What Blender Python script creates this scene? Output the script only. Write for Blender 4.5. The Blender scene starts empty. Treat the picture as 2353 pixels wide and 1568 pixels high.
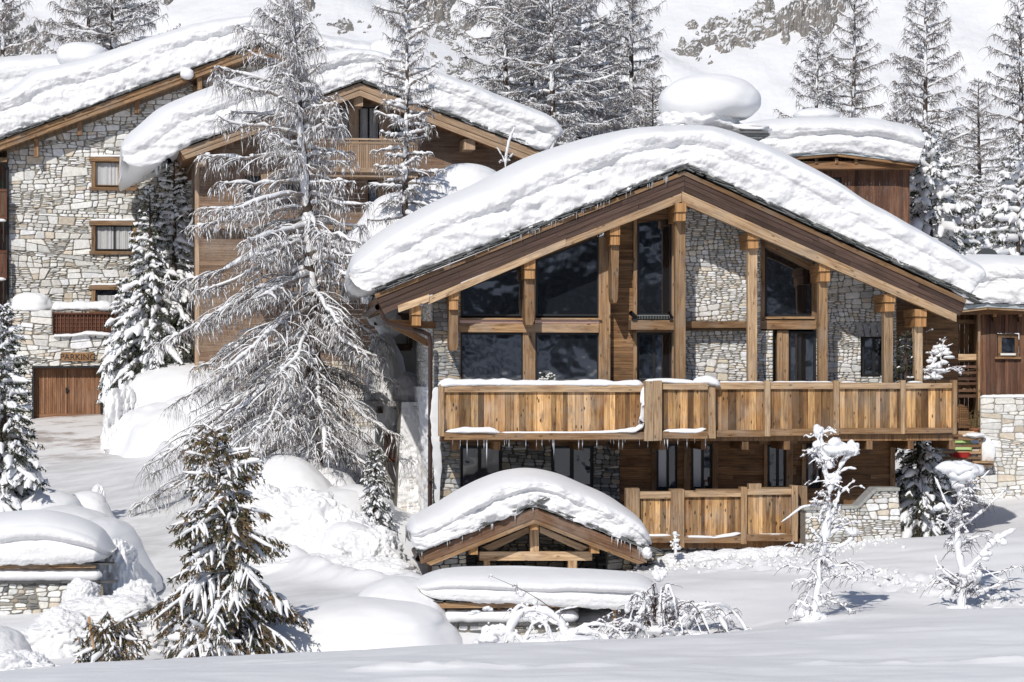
import bpy, math, random
import numpy as np
from mathutils import Vector, Matrix
R = math.radians
SC = bpy.context.scene
COL = SC.collection

# ------------------------------------------------------------------ camera, world, sun
F, CX, HZ = 6000.0, 1176.5, 870.0          # picture grid 2353 x 1568, horizon row 870
cam_d = bpy.data.cameras.new("camera")
cam = bpy.data.objects.new("camera", cam_d); COL.objects.link(cam)
cam.location = (0, 0, 0); cam.rotation_euler = (R(90), 0, 0)
cam_d.sensor_width = 36; cam_d.lens = 36*F/2353.0
cam_d.shift_y = (HZ-784)/2353.0
cam_d.clip_start = 1; cam_d.clip_end = 3000
SC.camera = cam

SUN = Vector((0.29, 1.0, -0.82)).normalized()      # direction the light travels
el = math.asin(-SUN.z)
az = math.atan2(-SUN.x, -SUN.y)                    # from +Y towards +X
w = bpy.data.worlds.new("World"); SC.world = w; w.use_nodes = True
nt = w.node_tree; nt.nodes.clear()
sk = nt.nodes.new("ShaderNodeTexSky"); sk.sky_type = 'NISHITA'; sk.sun_disc = False
sk.sun_elevation = el; sk.sun_rotation = az % (2*math.pi)
sk.altitude = 1800; sk.air_density = 0.8; sk.dust_density = 1.2; sk.ozone_density = 0.6
bg = nt.nodes.new("ShaderNodeBackground"); bg.inputs[1].default_value = 0.10
wo = nt.nodes.new("ShaderNodeOutputWorld")
nt.links.new(sk.outputs[0], bg.inputs[0]); nt.links.new(bg.outputs[0], wo.inputs[0])
sl = bpy.data.lights.new("sun", 'SUN'); sl.energy = 3.4; sl.angle = R(0.53); sl.color = (1.0, 0.955, 0.89)
so = bpy.data.objects.new("sun", sl); COL.objects.link(so)
so.rotation_euler = SUN.to_track_quat('-Z', 'Y').to_euler(); so.location = (-40, -60, 80)
SC.view_settings.view_transform = 'Standard'; SC.view_settings.look = 'None'
SC.view_settings.exposure = 0.02; SC.view_settings.gamma = 1
SC.cycles.max_bounces = 5; SC.cycles.diffuse_bounces = 3; SC.cycles.glossy_bounces = 3
SC.cycles.transparent_max_bounces = 6

# ------------------------------------------------------------------ noise
def _h(ix, iy, iz, seed):
    n = (ix*374761393 + iy*668265263 + iz*2147483647 + seed*974634777) & 0xFFFFFFFF
    n = ((n ^ (n >> 13))*1274126177) & 0xFFFFFFFF
    n = ((n ^ (n >> 16))*2246822519) & 0xFFFFFFFF
    n = n ^ (n >> 15)
    return (n & 0xFFFFFF)/float(0xFFFFFF)*2-1
def vnoise(x, y, z=None, seed=0):
    x = np.asarray(x, float); y = np.asarray(y, float)
    z = np.zeros_like(x) if z is None else np.asarray(z, float)
    ix, iy, iz = np.floor(x).astype(np.int64), np.floor(y).astype(np.int64), np.floor(z).astype(np.int64)
    fx, fy, fz = x-ix, y-iy, z-iz
    q = lambda t: t*t*t*(t*(t*6-15)+10)
    fx, fy, fz = q(fx), q(fy), q(fz)
    r = 0
    for a in (0, 1):
        for b in (0, 1):
            for c in (0, 1):
                r = r + _h(ix+a, iy+b, iz+c, seed)*(fx if a else 1-fx)*(fy if b else 1-fy)*(fz if c else 1-fz)
    return r
def fbm(x, y, z=None, oct=4, seed=0, gain=.5):
    s = 0; a = 1; t = 0; k = 1
    z = 0*np.asarray(x, float) if z is None else np.asarray(z, float)
    for i in range(oct):
        s = s + a*vnoise(np.asarray(x)*k, np.asarray(y)*k, z*k, seed+i*17); t += a; a *= gain; k *= 2.03
    return s/t
def ridged(x, y, z=None, oct=4, seed=0):
    s = 0; a = 1; t = 0; k = 1
    z = 0*np.asarray(x, float) if z is None else np.asarray(z, float)
    for i in range(oct):
        s = s + a*(1-2*np.abs(vnoise(np.asarray(x)*k, np.asarray(y)*k, z*k, seed+i*17))); t += a; a *= .5; k *= 2.1
    return s/t

# ------------------------------------------------------------------ picture helpers
def P(px, py, Y): return ((px-CX)*Y/F, Y, (HZ-py)*Y/F)
class Frame:
    """local frame of a building: u along the front, d back into it, z up"""
    def __init__(s, px, Y, deg, zb):
        s.o = np.array([(px-CX)*Y/F, Y]); s.a = R(deg); s.c = math.cos(s.a); s.s = math.sin(s.a); s.zb = zb
    def at(s, px, py, d=0.0):
        k = (px-CX)/F
        u = (k*(s.o[1]+d*s.c) - s.o[0] + d*s.s)/(s.c-k*s.s)
        Y = s.o[1]+u*s.s+d*s.c
        return (u, d, (HZ-py)*Y/F)
    def U(s, px, d=0.0): return s.at(px, 0, d)[0]
    def Z(s, px, py, d=0.0): return s.at(px, py, d)[2]
    def root(s, name, label, cat, group=None):
        o = bpy.data.objects.new(name, None); COL.objects.link(o)
        o.location = (s.o[0], s.o[1], s.zb); o.rotation_euler = (0, 0, s.a)
        o.empty_display_size = .3
        return tag(o, label, cat, group)
WF = Frame(CX, 1e-9, 0, 0); WF.o = np.array([0.0, 0.0])
def tag(o, label=None, cat=None, group=None, kind=None):
    if label: o['label'] = label
    if cat: o['category'] = cat
    if group: o['group'] = group
    if kind: o['kind'] = kind
    return o

# ------------------------------------------------------------------ mesh builder
class MB:
    def __init__(s): s.v = []; s.f = []; s.m = []; s.c = []; s.uv = []; s.n = 0
    def add(s, verts, faces, mat=0, col=(.5, .5, .5), uvs=None):
        b = s.n; s.v.extend(verts); s.n += len(verts)
        for i, f in enumerate(faces):
            s.f.append([b+j for j in f]); s.m.append(mat); s.c.append(col)
            s.uv.append(uvs[i] if uvs else [(0, 0)]*len(f))
    def beam(s, a, b, w, h, mat=0, up=(0, 0, 1), col=None, jit=0.0, taper=1.0):
        a = Vector(a); b = Vector(b); ax = (b-a); L = ax.length
        if L < 1e-6: return
        ax /= L; up = Vector(up)
        if abs(ax.dot(up)) > .98: up = Vector((0, 1, 0))
        sd = ax.cross(up).normalized(); uv = sd.cross(ax).normalized()
        if col is None: col = (random.random(), random.random(), random.random())
        vs = []
        for p, k in ((a, 1), (b, taper)):
            for sx, sz in ((-1, -1), (1, -1), (1, 1), (-1, 1)):
                j = Vector((random.uniform(-jit, jit), random.uniform(-jit, jit), random.uniform(-jit, jit))) if jit else Vector((0, 0, 0))
                vs.append(tuple(p+sd*(sx*w/2*k)+uv*(sz*h/2*k)+j))
        fs = [(0, 1, 5, 4), (1, 2, 6, 5), (2, 3, 7, 6), (3, 0, 4, 7), (3, 2, 1, 0), (4, 5, 6, 7)]
        o = random.random()*7
        uvs = []
        for i, q in enumerate((w, h, w, h)):
            o2 = o+i*1.3
            uvs.append([(o, o2), (o, o2+q), (o+L, o2+q), (o+L, o2)])
        uvs += [[(o, 9+o), (o, 9+o+w), (o+h*.4, 9+o+w), (o+h*.4, 9+o)]]*2
        s.add(vs, fs, mat, col, uvs)
    def box(s, x0, x1, y0, y1, z0, z1, mat=0, col=None, grain='x', jit=0):
        cx, cy, cz = (x0+x1)/2, (y0+y1)/2, (z0+z1)/2
        if grain == 'x': s.beam((x0, cy, cz), (x1, cy, cz), abs(y1-y0), abs(z1-z0), mat, (0, 0, 1), col, jit)
        elif grain == 'z': s.beam((cx, cy, z0), (cx, cy, z1), abs(x1-x0), abs(y1-y0), mat, (0, 1, 0), col, jit)
        else: s.beam((cx, y0, cz), (cx, y1, cz), abs(x1-x0), abs(z1-z0), mat, (0, 0, 1), col, jit)
    def prism(s, poly, d0, d1, T=None, mat=0, col=None, vertical=False, ang=0.0):
        """poly: (a,b) list, extruded from depth d0 (front) to d1"""
        T = T or (lambda a, b, d: (a, d, b))
        if col is None: col = (random.random(), random.random(), random.random())
        n = len(poly)
        if n < 3: return
        vs = [T(a, b, d0) for a, b in poly]+[T(a, b, d1) for a, b in poly]
        o = random.random()*9
        ca, sa = math.cos(ang), math.sin(ang)
        g = (lambda p: (p[1]+o, p[0])) if vertical else (lambda p: (p[0]*ca+p[1]*sa+o, -p[0]*sa+p[1]*ca))
        fs = [tuple(range(n))]+[tuple(range(2*n-1, n-1, -1))]
        uvs = [[g(p) for p in poly], [g(p) for p in poly[::-1]]]
        for i in range(n):
            j = (i+1) % n
            fs.append((i, n+i, n+j, j)); gi, gj = g(poly[i]), g(poly[j])
            uvs.append([gi, (gi[0], gi[1]+.05), (gj[0], gj[1]+.05), gj])
        s.add(vs, fs, mat, col, uvs)
    def grid(s, A, mat=0, col=(.5, .5, .5), closeu=False, flip=False):
        n, m = A.shape[:2]; vs = [tuple(p) for p in A.reshape(-1, 3)]
        fs = []
        for i in range(n if closeu else n-1):
            for j in range(m-1):
                a, b, c, d = i*m+j, ((i+1) % n)*m+j, ((i+1) % n)*m+j+1, i*m+j+1
                fs.append((a, d, c, b) if flip else (a, b, c, d))
        s.add(vs, fs, mat, col)
    def build(s, name, mats, parent=None, fr=None, smooth=False, dz=0):
        if not isinstance(mats, (list, tuple)): mats = [mats]
        me = bpy.data.meshes.new(name)
        V = np.array(s.v, dtype=np.float64).reshape(-1, 3).copy()
        if fr is not None: V[:, 2] -= fr.zb
        V[:, 2] -= dz
        me.from_pydata([tuple(p) for p in V], [], s.f)
        for m in mats: me.materials.append(m)
        me.polygons.foreach_set('material_index', s.m)
        if smooth: me.polygons.foreach_set('use_smooth', [True]*len(s.f))
        at = me.attributes.new('tone', 'FLOAT_COLOR', 'FACE')
        at.data.foreach_set('color', np.array([tuple(c[:3])+(1,) for c in s.c], dtype=np.float32).ravel())
        ul = me.uv_layers.new(name='UVMap')
        ul.data.foreach_set('uv', np.array([q for u in s.uv for q in u], dtype=np.float32).ravel())
        me.update()
        o = bpy.data.objects.new(name, me); COL.objects.link(o)
        if parent is not None: o.parent = parent
        return o
def fastmesh(name, V, Q, mats, midx=None, tone=None, smooth=True, parent=None, loc=None):
    """V (n,3) verts, Q (m,4) or (m,3) faces"""
    me = bpy.data.meshes.new(name)
    V = np.ascontiguousarray(V, dtype=np.float32); Q = np.ascontiguousarray(Q, dtype=np.int32)
    k = np.full(len(Q), Q.shape[1]); lv = Q.ravel()
    if Q.shape[1] == 4:
        tri = Q[:, 2] == Q[:, 3]; k[tri] = 3; keep = np.ones(Q.shape, bool); keep[tri, 3] = False; lv = Q[keep]
    me.vertices.add(len(V)); me.vertices.foreach_set('co', V.ravel())
    me.loops.add(len(lv)); me.loops.foreach_set('vertex_index', lv)
    me.polygons.add(len(Q)); me.polygons.foreach_set('loop_start', np.r_[0, np.cumsum(k)[:-1]].astype(np.int32))
    if not isinstance(mats, (list, tuple)): mats = [mats]
    for m in mats: me.materials.append(m)
    if midx is not None: me.polygons.foreach_set('material_index', np.asarray(midx, dtype=np.int32))
    me.polygons.foreach_set('use_smooth', np.full(len(Q), smooth))
    if tone is not None:
        at = me.attributes.new('tone', 'FLOAT_COLOR', 'POINT')
        at.data.foreach_set('color', np.ascontiguousarray(tone, dtype=np.float32).ravel())
    me.update(calc_edges=True); me.validate()
    o = bpy.data.objects.new(name, me); COL.objects.link(o)
    if parent is not None: o.parent = parent
    if loc is not None: o.location = loc
    return o

# ------------------------------------------------------------------ polygons for masonry and boards
def clip(poly, a, b, c):
    """keep a*x+b*y <= c"""
    out = []; n = len(poly)
    for i in range(n):
        p, q = poly[i], poly[(i+1) % n]
        dp, dq = a*p[0]+b*p[1]-c, a*q[0]+b*q[1]-c
        if dp <= 0: out.append(p)
        if (dp < 0 < dq) or (dq < 0 < dp):
            t = dp/(dp-dq); out.append((p[0]+(q[0]-p[0])*t, p[1]+(q[1]-p[1])*t))
    return out
def clip_conv(poly, reg):
    n = len(reg)
    ar = sum(reg[i][0]*reg[(i+1) % n][1]-reg[(i+1) % n][0]*reg[i][1] for i in range(n))
    sg = 1 if ar > 0 else -1
    for i in range(n):
        p, q = reg[i], reg[(i+1) % n]
        a, b = (q[1]-p[1])*sg, -(q[0]-p[0])*sg
        poly = clip(poly, a, b, a*p[0]+b*p[1])
        if len(poly) < 3: return []
    return poly
def area(p):
    n = len(p); return abs(sum(p[i][0]*p[(i+1) % n][1]-p[(i+1) % n][0]*p[i][1] for i in range(n)))/2 if n > 2 else 0
def cut_rect(polys, r):
    x0, x1, y0, y1 = r; out = []
    for p in polys:
        xs = [q[0] for q in p]; ys = [q[1] for q in p]
        if max(xs) <= x0 or min(xs) >= x1 or max(ys) <= y0 or min(ys) >= y1: out.append(p); continue
        out.append(clip(p, 1, 0, x0)); out.append(clip(p, -1, 0, -x1))
        m = clip(clip(p, -1, 0, -x0), 1, 0, x1)
        if len(m) > 2: out.append(clip(m, 0, 1, y0)); out.append(clip(m, 0, -1, -y1))
    return [p for p in out if area(p) > .0008]
def shatter(x0, x1, y0, y1, kinds, rng, slant=.16):
    out = []
    def rec(p, k, depth):
        xs = [q[0] for q in p]; ys = [q[1] for q in p]
        w_, h_ = max(xs)-min(xs), max(ys)-min(ys)
        if k is None and w_*h_ < .55:
            r = rng.random(); acc = 0
            for (pr, tw, th) in kinds:
                acc += pr
                if r < acc: k = (tw*rng.uniform(.8, 1.25), th*rng.uniform(.8, 1.25)); break
        tw, th = k or (.5, .3)
        if k and w_ <= tw and h_ <= th: out.append(p); return
        if depth > 22: out.append(p); return
        f = rng.uniform(.36, .64)
        if (h_ > .62 if (k is None and h_ > .62) else (False if k is None else h_/th >= w_/tw)):
            sl = rng.gauss(0, slant*.6); y = min(ys)+h_*f; x = (min(xs)+max(xs))/2
            a, b = -sl, 1; c = a*x+b*y
        else:
            sl = rng.gauss(0, slant*1.5); x = min(xs)+w_*f; y = (min(ys)+max(ys))/2
            a, b = 1, sl; c = a*x+b*y
        p1, p2 = clip(p, a, b, c), clip(p, -a, -b, -c)
        if len(p1) > 2: rec(p1, k, depth+1)
        if len(p2) > 2: rec(p2, k, depth+1)
    rec([(x0, y0), (x1, y0), (x1, y1), (x0, y1)], None, 0)
    return out
BIG = [(.36, .78, .36), (.36, .50, .10), (.28, .40, .22)]      # large white rubble with thin slivers
MED = [(.22, .36, .20), (.48, .26, .085), (.30, .22, .13)]     # chalet rubble
COURSED = [(.45, .42, .17), (.35, .34, .09), (.20, .26, .15)]
PAL_WHITE = [(.82, .81, .77), (.80, .78, .72), (.74, .71, .65), (.84, .83, .81), (.76, .755, .72), (.66, .58, .47), (.58, .58, .55), (.82, .80, .75), (.78, .76, .70), (.84, .825, .79)]
PAL_CHAL = [(.78, .765, .73), (.82, .81, .78), (.68, .66, .63), (.72, .64, .51), (.78, .71, .60), (.54, .55, .54), (.83, .82, .79), (.76, .74, .69), (.80, .78, .74)]
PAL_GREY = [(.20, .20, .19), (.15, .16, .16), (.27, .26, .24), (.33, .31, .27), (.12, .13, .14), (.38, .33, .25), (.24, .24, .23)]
PAL_COLD = [(.42, .43, .43), (.32, .33, .34), (.52, .50, .44), (.60, .58, .53), (.54, .46, .34), (.38, .38, .37), (.48, .48, .48)]
def masonry(mb, regions, holes, d, kinds, pal, seed, T=None, joint=.011, relief=.035, back=.25, slant=.16):
    rng = random.Random(seed)
    T = T or (lambda a, b, dd: (a, dd, b))
    xs = [q[0] for r in regions for q in r]; ys = [q[1] for r in regions for q in r]
    for r in regions:                                  # mortar bed
        for p in (_multi(r, holes) if holes else [r]):
            mb.prism(p, d, d+back, T, 1, (.5, .5, .5))
    for st in shatter(min(xs)-.05, max(xs)+.05, min(ys)-.05, max(ys)+.05, kinds, rng, slant):
        for rg in regions:
            ps = [clip_conv(st, rg)]
            ps = [p for p in ps if area(p) > .001]
            for h in holes: ps = cut_rect(ps, h)
            c0 = list(rng.choice(pal)); k = rng.uniform(.84, 1.14); c0 = [min(.85, q*k) for q in c0]
            for p in ps:
                A = area(p)
                if A < .0012: continue
                cx = sum(q[0] for q in p)/len(p); cy = sum(q[1] for q in p)/len(p)
                per = sum(math.dist(p[i], p[(i+1) % len(p)]) for i in range(len(p)))
                rin = 2*A/per
                if rin < joint*1.1: continue
                s1 = 1-joint/rin*rng.uniform(.6, 1.1); s2 = max(.35, s1-min(.02, rin*.4)/rin)
                q0 = []
                n = len(p)
                for i in range(n):                     # knock the corners off
                    a, b, c_ = p[i-1], p[i], p[(i+1) % n]
                    la = math.dist(a, b); lc = math.dist(c_, b)
                    if la < .01 or lc < .01: q0.append(b); continue
                    t1 = min(.3, .03*rng.uniform(.5, 1.6)/la); t2 = min(.3, .03*rng.uniform(.5, 1.6)/lc)
                    q0.append((b[0]+(a[0]-b[0])*t1, b[1]+(a[1]-b[1])*t1)); q0.append((b[0]+(c_[0]-b[0])*t2, b[1]+(c_[1]-b[1])*t2))
                n = len(q0); rl = relief*rng.uniform(.55, 1.25)
                tx, ty = rng.gauss(0, .07), rng.gauss(0, .07)
                base = [(cx+(x-cx)*s1, cy+(y-cy)*s1) for x, y in q0]
                top = [(cx+(x-cx)*s2, cy+(y-cy)*s2) for x, y in q0]
                vs = [T(x, y, d+.002) for x, y in base]+[T(x, y, d-rl*.7-tx*(x-cx)-ty*(y-cy)) for x, y in base]
                vs += [T(x, y, d-rl-tx*(x-cx)-ty*(y-cy)+rng.uniform(-.004, .004)) for x, y in top]
                fs = [tuple(range(2*n, 3*n))]
                for i in range(n):
                    j = (i+1) % n
                    fs.append((i, j, n+j, n+i)); fs.append((n+i, n+j, 2*n+j, 2*n+i))
                mb.add(vs, fs, 0, tuple(c0))
def _multi(r, holes):
    ps = [r]
    for h in holes: ps = cut_rect(ps, h)
    return ps
def boards(mb, regions, holes, d, th, size, vertical, seed=1, T=None, mat=0, gap=.006, jit=.006, vary=.35):
    """siding: boards of about the given width clipped to the wall outline"""
    rng = random.Random(seed)
    xs = [q[0] for r in regions for q in r]; ys = [q[1] for r in regions for q in r]
    lo, hi = (min(xs), max(xs)) if vertical else (min(ys), max(ys))
    a = lo
    while a < hi:
        b = a+size*rng.uniform(1-vary, 1+vary)
        if vertical: rect = [(a+gap/2, min(ys)), (b-gap/2, min(ys)), (b-gap/2, max(ys)), (a+gap/2, max(ys))]; rects = [rect]
        else:
            rects = []; x = min(xs)-rng.uniform(0, 2)
            while x < max(xs):
                x2 = x+rng.uniform(2.5, 4.5); rects.append([(x, a+gap/2), (x2-.003, a+gap/2), (x2-.003, b-gap/2), (x, b-gap/2)]); x = x2
        for rect in rects:
            cl = (rng.random(), rng.random(), rng.random()); dj = rng.uniform(0, jit)
            for rg in regions:
                p = clip_conv(rect, rg)
                if area(p) < .001: continue
                for q in (_multi(p, holes) if holes else [p]):
                    if len(q) > 2: mb.prism(q, d-th-dj, d, T, mat, cl, vertical)
        a = b
# ------------------------------------------------------------------ materials
class NM:
    def __init__(s, name):
        s.m = bpy.data.materials.new(name); s.m.use_nodes = True; s.t = s.m.node_tree; s.t.nodes.clear()
        s.out = s.n('ShaderNodeOutputMaterial')
    def n(s, ty, **k):
        nd = s.t.nodes.new(ty)
        for a, b in k.items():
            if a.startswith('i_'):
                key = a[2:]; key = int(key) if key.isdigit() else key.replace('_', ' ')
                nd.inputs[key].default_value = b
            else: setattr(nd, a, b)
        return nd
    def l(s, a, b): s.t.links.new(a, b)
    def ramp(s, src, stops):
        r = s.n('ShaderNodeValToRGB'); e = r.color_ramp.elements
        while len(e) < len(stops): e.new(.5)
        for x, (p, c) in zip(e, stops): x.position = p; x.color = tuple(c)+(1,) if len(c) == 3 else c
        s.l(src, r.inputs[0]); return r.outputs[0]
    def mix(s, f, a, b, mode='MIX'):
        m = s.n('ShaderNodeMix', data_type='RGBA', blend_type=mode)
        for k, q in ((0, f), (6, a), (7, b)):
            if hasattr(q, 'links'): s.l(q, m.inputs[k])
            else: m.inputs[k].default_value = (q if k == 0 else (tuple(q)+(1,) if len(q) == 3 else q))
        return m.outputs[2]
    def bsdf(s, col, rough=.6, spec=.3, bump=None, bstr=.3, bdist=.01, **k):
        b = s.n('ShaderNodeBsdfPrincipled')
        if hasattr(col, 'links'): s.l(col, b.inputs['Base Color'])
        else: b.inputs['Base Color'].default_value = tuple(col)+(1,)
        b.inputs['Roughness'].default_value = rough; b.inputs['Specular IOR Level'].default_value = spec
        for a, v in k.items(): b.inputs[a.replace('_', ' ')].default_value = v
        if bump is not None:
            bp = s.n('ShaderNodeBump'); bp.inputs['Strength'].default_value = bstr; bp.inputs['Distance'].default_value = bdist
            s.l(bump, bp.inputs['Height']); s.l(bp.outputs[0], b.inputs['Normal'])
        s.l(b.outputs[0], s.out.inputs[0]); return b
    def noise(s, scale, vec=None, detail=4, rough=.55, out=0):
        n = s.n('ShaderNodeTexNoise'); n.inputs['Scale'].default_value = scale
        n.inputs['Detail'].default_value = detail; n.inputs['Roughness'].default_value = rough
        if vec is not None: s.l(vec, n.inputs['Vector'])
        return n.outputs[out]
    def pos(s): return s.n('ShaderNodeNewGeometry').outputs['Position']
def math_(s, op, a, b=None):
    m = s.n('ShaderNodeMath', operation=op)
    for k, q in ((0, a), (1, b)):
        if q is None: continue
        if hasattr(q, 'links'): s.l(q, m.inputs[k])
        else: m.inputs[k].default_value = q
    return m.outputs[0]

def mk_snow(name, bstr, scale, base=(.872, .872, .878), bdist=.03, rough=.55):
    s = NM(name); p = s.pos()
    a = s.noise(scale, p, 6, .62); b = s.noise(scale*9, p, 3, .6)
    h = math_(s, 'ADD', a, math_(s, 'MULTIPLY', b, .25))
    c = s.mix(s.noise(.7, p, 3), tuple(q*.965 for q in base), base)
    s.bsdf(c, rough, .25, h, bstr, bdist)
    return s.m
M_SNOW = mk_snow('snow_smooth', .25, 3.0)
M_SNOWR = mk_snow('snow_rough', .75, 6.0, bdist=.06)
M_SNOWT = mk_snow('snow_on_branches', .2, 8.0, base=(.88, .885, .90))
def mk_ground():
    s = NM('snow_ground'); p = s.pos()
    a = s.noise(1.1, p, 5, .5); b = s.noise(22, p, 4, .6)
    mp = s.n('ShaderNodeMapping'); mp.inputs['Scale'].default_value = (.35, 2.2, 1); s.l(p, mp.inputs[0])
    r = s.noise(1.4, mp.outputs[0], 5, .6)
    h = math_(s, 'ADD', math_(s, 'ADD', a, math_(s, 'MULTIPLY', b, .08)), math_(s, 'MULTIPLY', r, .5))
    at = s.n('ShaderNodeAttribute', attribute_name='tone').outputs['Color']
    sep = s.n('ShaderNodeSeparateColor'); s.l(at, sep.inputs[0])
    # the packed driveway: trodden, slightly brown snow with wet brown patches by the garage
    mp2 = s.n('ShaderNodeMapping'); mp2.inputs['Scale'].default_value = (.5, .9, 1); s.l(p, mp2.inputs[0])
    dirt = s.ramp(s.noise(1.3, mp2.outputs[0], 6, .65), [(.34, (.58, .575, .57)), (.60, (.80, .80, .80))])
    wet = s.ramp(s.noise(1.0, mp2.outputs[0], 7, .7), [(.40, (.36, .30, .26)), (.52, (.78, .76, .74))])
    c = s.mix(sep.outputs[0], (.835, .835, .84), dirt); c = s.mix(sep.outputs[1], c, wet)
    s.bsdf(c, .55, .3, h, .35, .05)
    return s.m
M_GROUND = mk_ground()
def mk_stone(name, grain=.35):
    s = NM(name); at = s.n('ShaderNodeAttribute', attribute_name='tone').outputs['Color']; p = s.pos()
    n1 = s.noise(9, p, 6, .65); n2 = s.noise(45, p, 4, .6)
    c = s.mix(s.ramp(n1, [(.3, (.0,)*3), (.7, (1,)*3)]), s.mix(1.0, at, (.80, .80, .80), 'MULTIPLY'), s.mix(1.0, at, (1.14, 1.15, 1.18), 'MULTIPLY'))
    c = s.mix(s.ramp(n2, [(.58, (0,)*3), (.75, (.5,)*3)]), c, s.mix(1.0, at, (.55, .48, .38), 'MULTIPLY'))
    s.bsdf(c, .85, .2, math_(s, 'ADD', n1, math_(s, 'MULTIPLY', n2, .35)), .8, .025)
    return s.m
M_STONE = mk_stone('rubble_stone')
def mk_plain(name, col, rough=.7, spec=.3, var=.25, scale=6, metal=0, bstr=.2):
    s = NM(name); n = s.noise(scale, s.pos(), 5, .6)
    c = s.mix(n, tuple(q*(1-var) for q in col), tuple(min(1, q*(1+var)) for q in col))
    s.bsdf(c, rough, spec, n, bstr, .01, Metallic=metal); return s.m
M_MORTAR = mk_plain('mortar', (.26, .24, .205), .95, .1, .45, 14, bstr=.6)
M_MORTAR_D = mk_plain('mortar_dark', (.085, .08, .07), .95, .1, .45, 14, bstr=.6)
M_RENDER = mk_plain('cream_render', (.62, .60, .56), .9, .1, .08, 3)
def mk_wood(name, c_lo, c_hi, dark, rough=.65, knots=.5, grain=34, stain=.5, vary=.55, grey=.35):
    s = NM(name)
    uv = s.n('ShaderNodeUVMap', uv_map='UVMap').outputs[0]
    at = s.n('ShaderNodeAttribute', attribute_name='tone').outputs['Color']
    sep = s.n('ShaderNodeSeparateColor'); s.l(at, sep.inputs[0])
    off = s.n('ShaderNodeVectorMath', operation='SCALE'); s.l(at, off.inputs[0]); off.inputs[3].default_value = 37
    ad = s.n('ShaderNodeVectorMath', operation='ADD'); s.l(uv, ad.inputs[0]); s.l(off.outputs[0], ad.inputs[1])
    mp = s.n('ShaderNodeMapping'); mp.inputs['Scale'].default_value = (1.3, grain, 1); s.l(ad.outputs[0], mp.inputs[0])
    g = s.noise(1.0, mp.outputs[0], 7, .68)
    mp2 = s.n('ShaderNodeMapping'); mp2.inputs['Scale'].default_value = (1.0, 5, 1); s.l(ad.outputs[0], mp2.inputs[0])
    b = s.noise(1.6, mp2.outputs[0], 4, .6)
    tone = s.mix(sep.outputs[0], c_lo, c_hi)
    c = s.mix(s.ramp(g, [(.36, (0,)*3), (.60, (1,)*3)]), s.mix(1.0, tone, (.50, .43, .36), 'MULTIPLY'), tone)
    c = s.mix(math_(s, 'MULTIPLY', s.ramp(b, [(.50, (0,)*3), (.68, (1,)*3)]), stain), c, dark)
    gp = s.noise(1.1, s.pos(), 5, .65); c = s.mix(math_(s, 'MULTIPLY', s.ramp(gp, [(.46, (0,)*3), (.66, (1,)*3)]), grey), c, (.33, .29, .245))
    # per-board brightness
    br = math_(s, 'ADD', 1-vary/2, math_(s, 'MULTIPLY', sep.outputs[1], vary))
    cb = s.n('ShaderNodeVectorMath', operation='SCALE'); s.l(c, cb.inputs[0]); s.l(br, cb.inputs[3]); c = cb.outputs[0]
    mp3 = s.n('ShaderNodeMapping'); mp3.inputs['Scale'].default_value = (3.2, 9, 1); s.l(ad.outputs[0], mp3.inputs[0])
    vo = s.n('ShaderNodeTexVoronoi'); vo.inputs['Scale'].default_value = 1.0; s.l(mp3.outputs[0], vo.inputs['Vector'])
    k = s.ramp(vo.outputs['Distance'], [(.10, (1,)*3), (.19, (0,)*3)])
    c = s.mix(math_(s, 'MULTIPLY', k, knots), c, tuple(q*.35 for q in dark))
    s.bsdf(c, rough, .25, g, .5, .008)
    return s.m
M_PLANK = mk_wood('amber_planks', (.30, .155, .06), (.68, .43, .20), (.10, .048, .022), knots=.95, stain=.8, grain=20, vary=1.15, grey=.42)
M_BEAM = mk_wood('old_beam', (.28, .16, .078), (.46, .305, .17), (.13, .07, .035), knots=.75, stain=.85, vary=.7, grey=.35)
M_BEAML = mk_wood('pale_beam', (.40, .255, .135), (.62, .455, .29), (.19, .105, .055), knots=.7, stain=.75, vary=.6, grey=.35)
M_END = mk_wood('orange_sawn_end', (.46, .25, .105), (.62, .39, .19), (.25, .12, .05), knots=.2, stain=.3, vary=.3, grey=0)
M_FASCIA = mk_wood('dark_fascia', (.085, .052, .042), (.14, .09, .07), (.045, .03, .025), knots=.3, vary=.5, grey=0)
M_SIDE = mk_wood('brown_siding', (.24, .125, .055), (.36, .21, .10), (.07, .04, .025), knots=.4, stain=.75, vary=.6, grey=.12)
M_SIDEM = mk_wood('faded_siding', (.24, .155, .105), (.32, .22, .15), (.13, .08, .055), knots=.35, stain=.4, vary=.3)
M_SIDEB = mk_wood('faded_beam', (.42, .29, .19), (.52, .38, .26), (.25, .16, .10), knots=.3, stain=.3, vary=.3)
M_RED = mk_wood('red_brown_siding', (.115, .058, .038), (.21, .105, .062), (.05, .028, .02), knots=.3, vary=.6, grey=.1)
M_LATT = mk_wood('lattice_wood', (.15, .065, .040), (.20, .09, .058), (.07, .03, .02), knots=.1, vary=.3, grey=0)
M_GAR = mk_wood('garage_wood', (.30, .155, .085), (.38, .21, .12), (.17, .085, .05), knots=.15, vary=.4, grain=22, grey=.1)
M_SLATE = mk_stone('slate')
def mk_glass(name, tint=(.012, .014, .018), wav=.024, clear=0.0, rough=.03, ior=2.0):
    s = NM(name); p = s.pos(); n = s.noise(.75, p, 3, .5)
    b = s.bsdf(tint, rough, .9, n, .6, wav)
    b.inputs['IOR'].default_value = ior
    if clear:
        tr = s.n('ShaderNodeBsdfTransparent'); mx = s.n('ShaderNodeMixShader'); mx.inputs[0].default_value = clear
        s.l(b.outputs[0], mx.inputs[1]); s.l(tr.outputs[0], mx.inputs[2]); s.l(mx.outputs[0], s.out.inputs[0])
    return s.m
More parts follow.
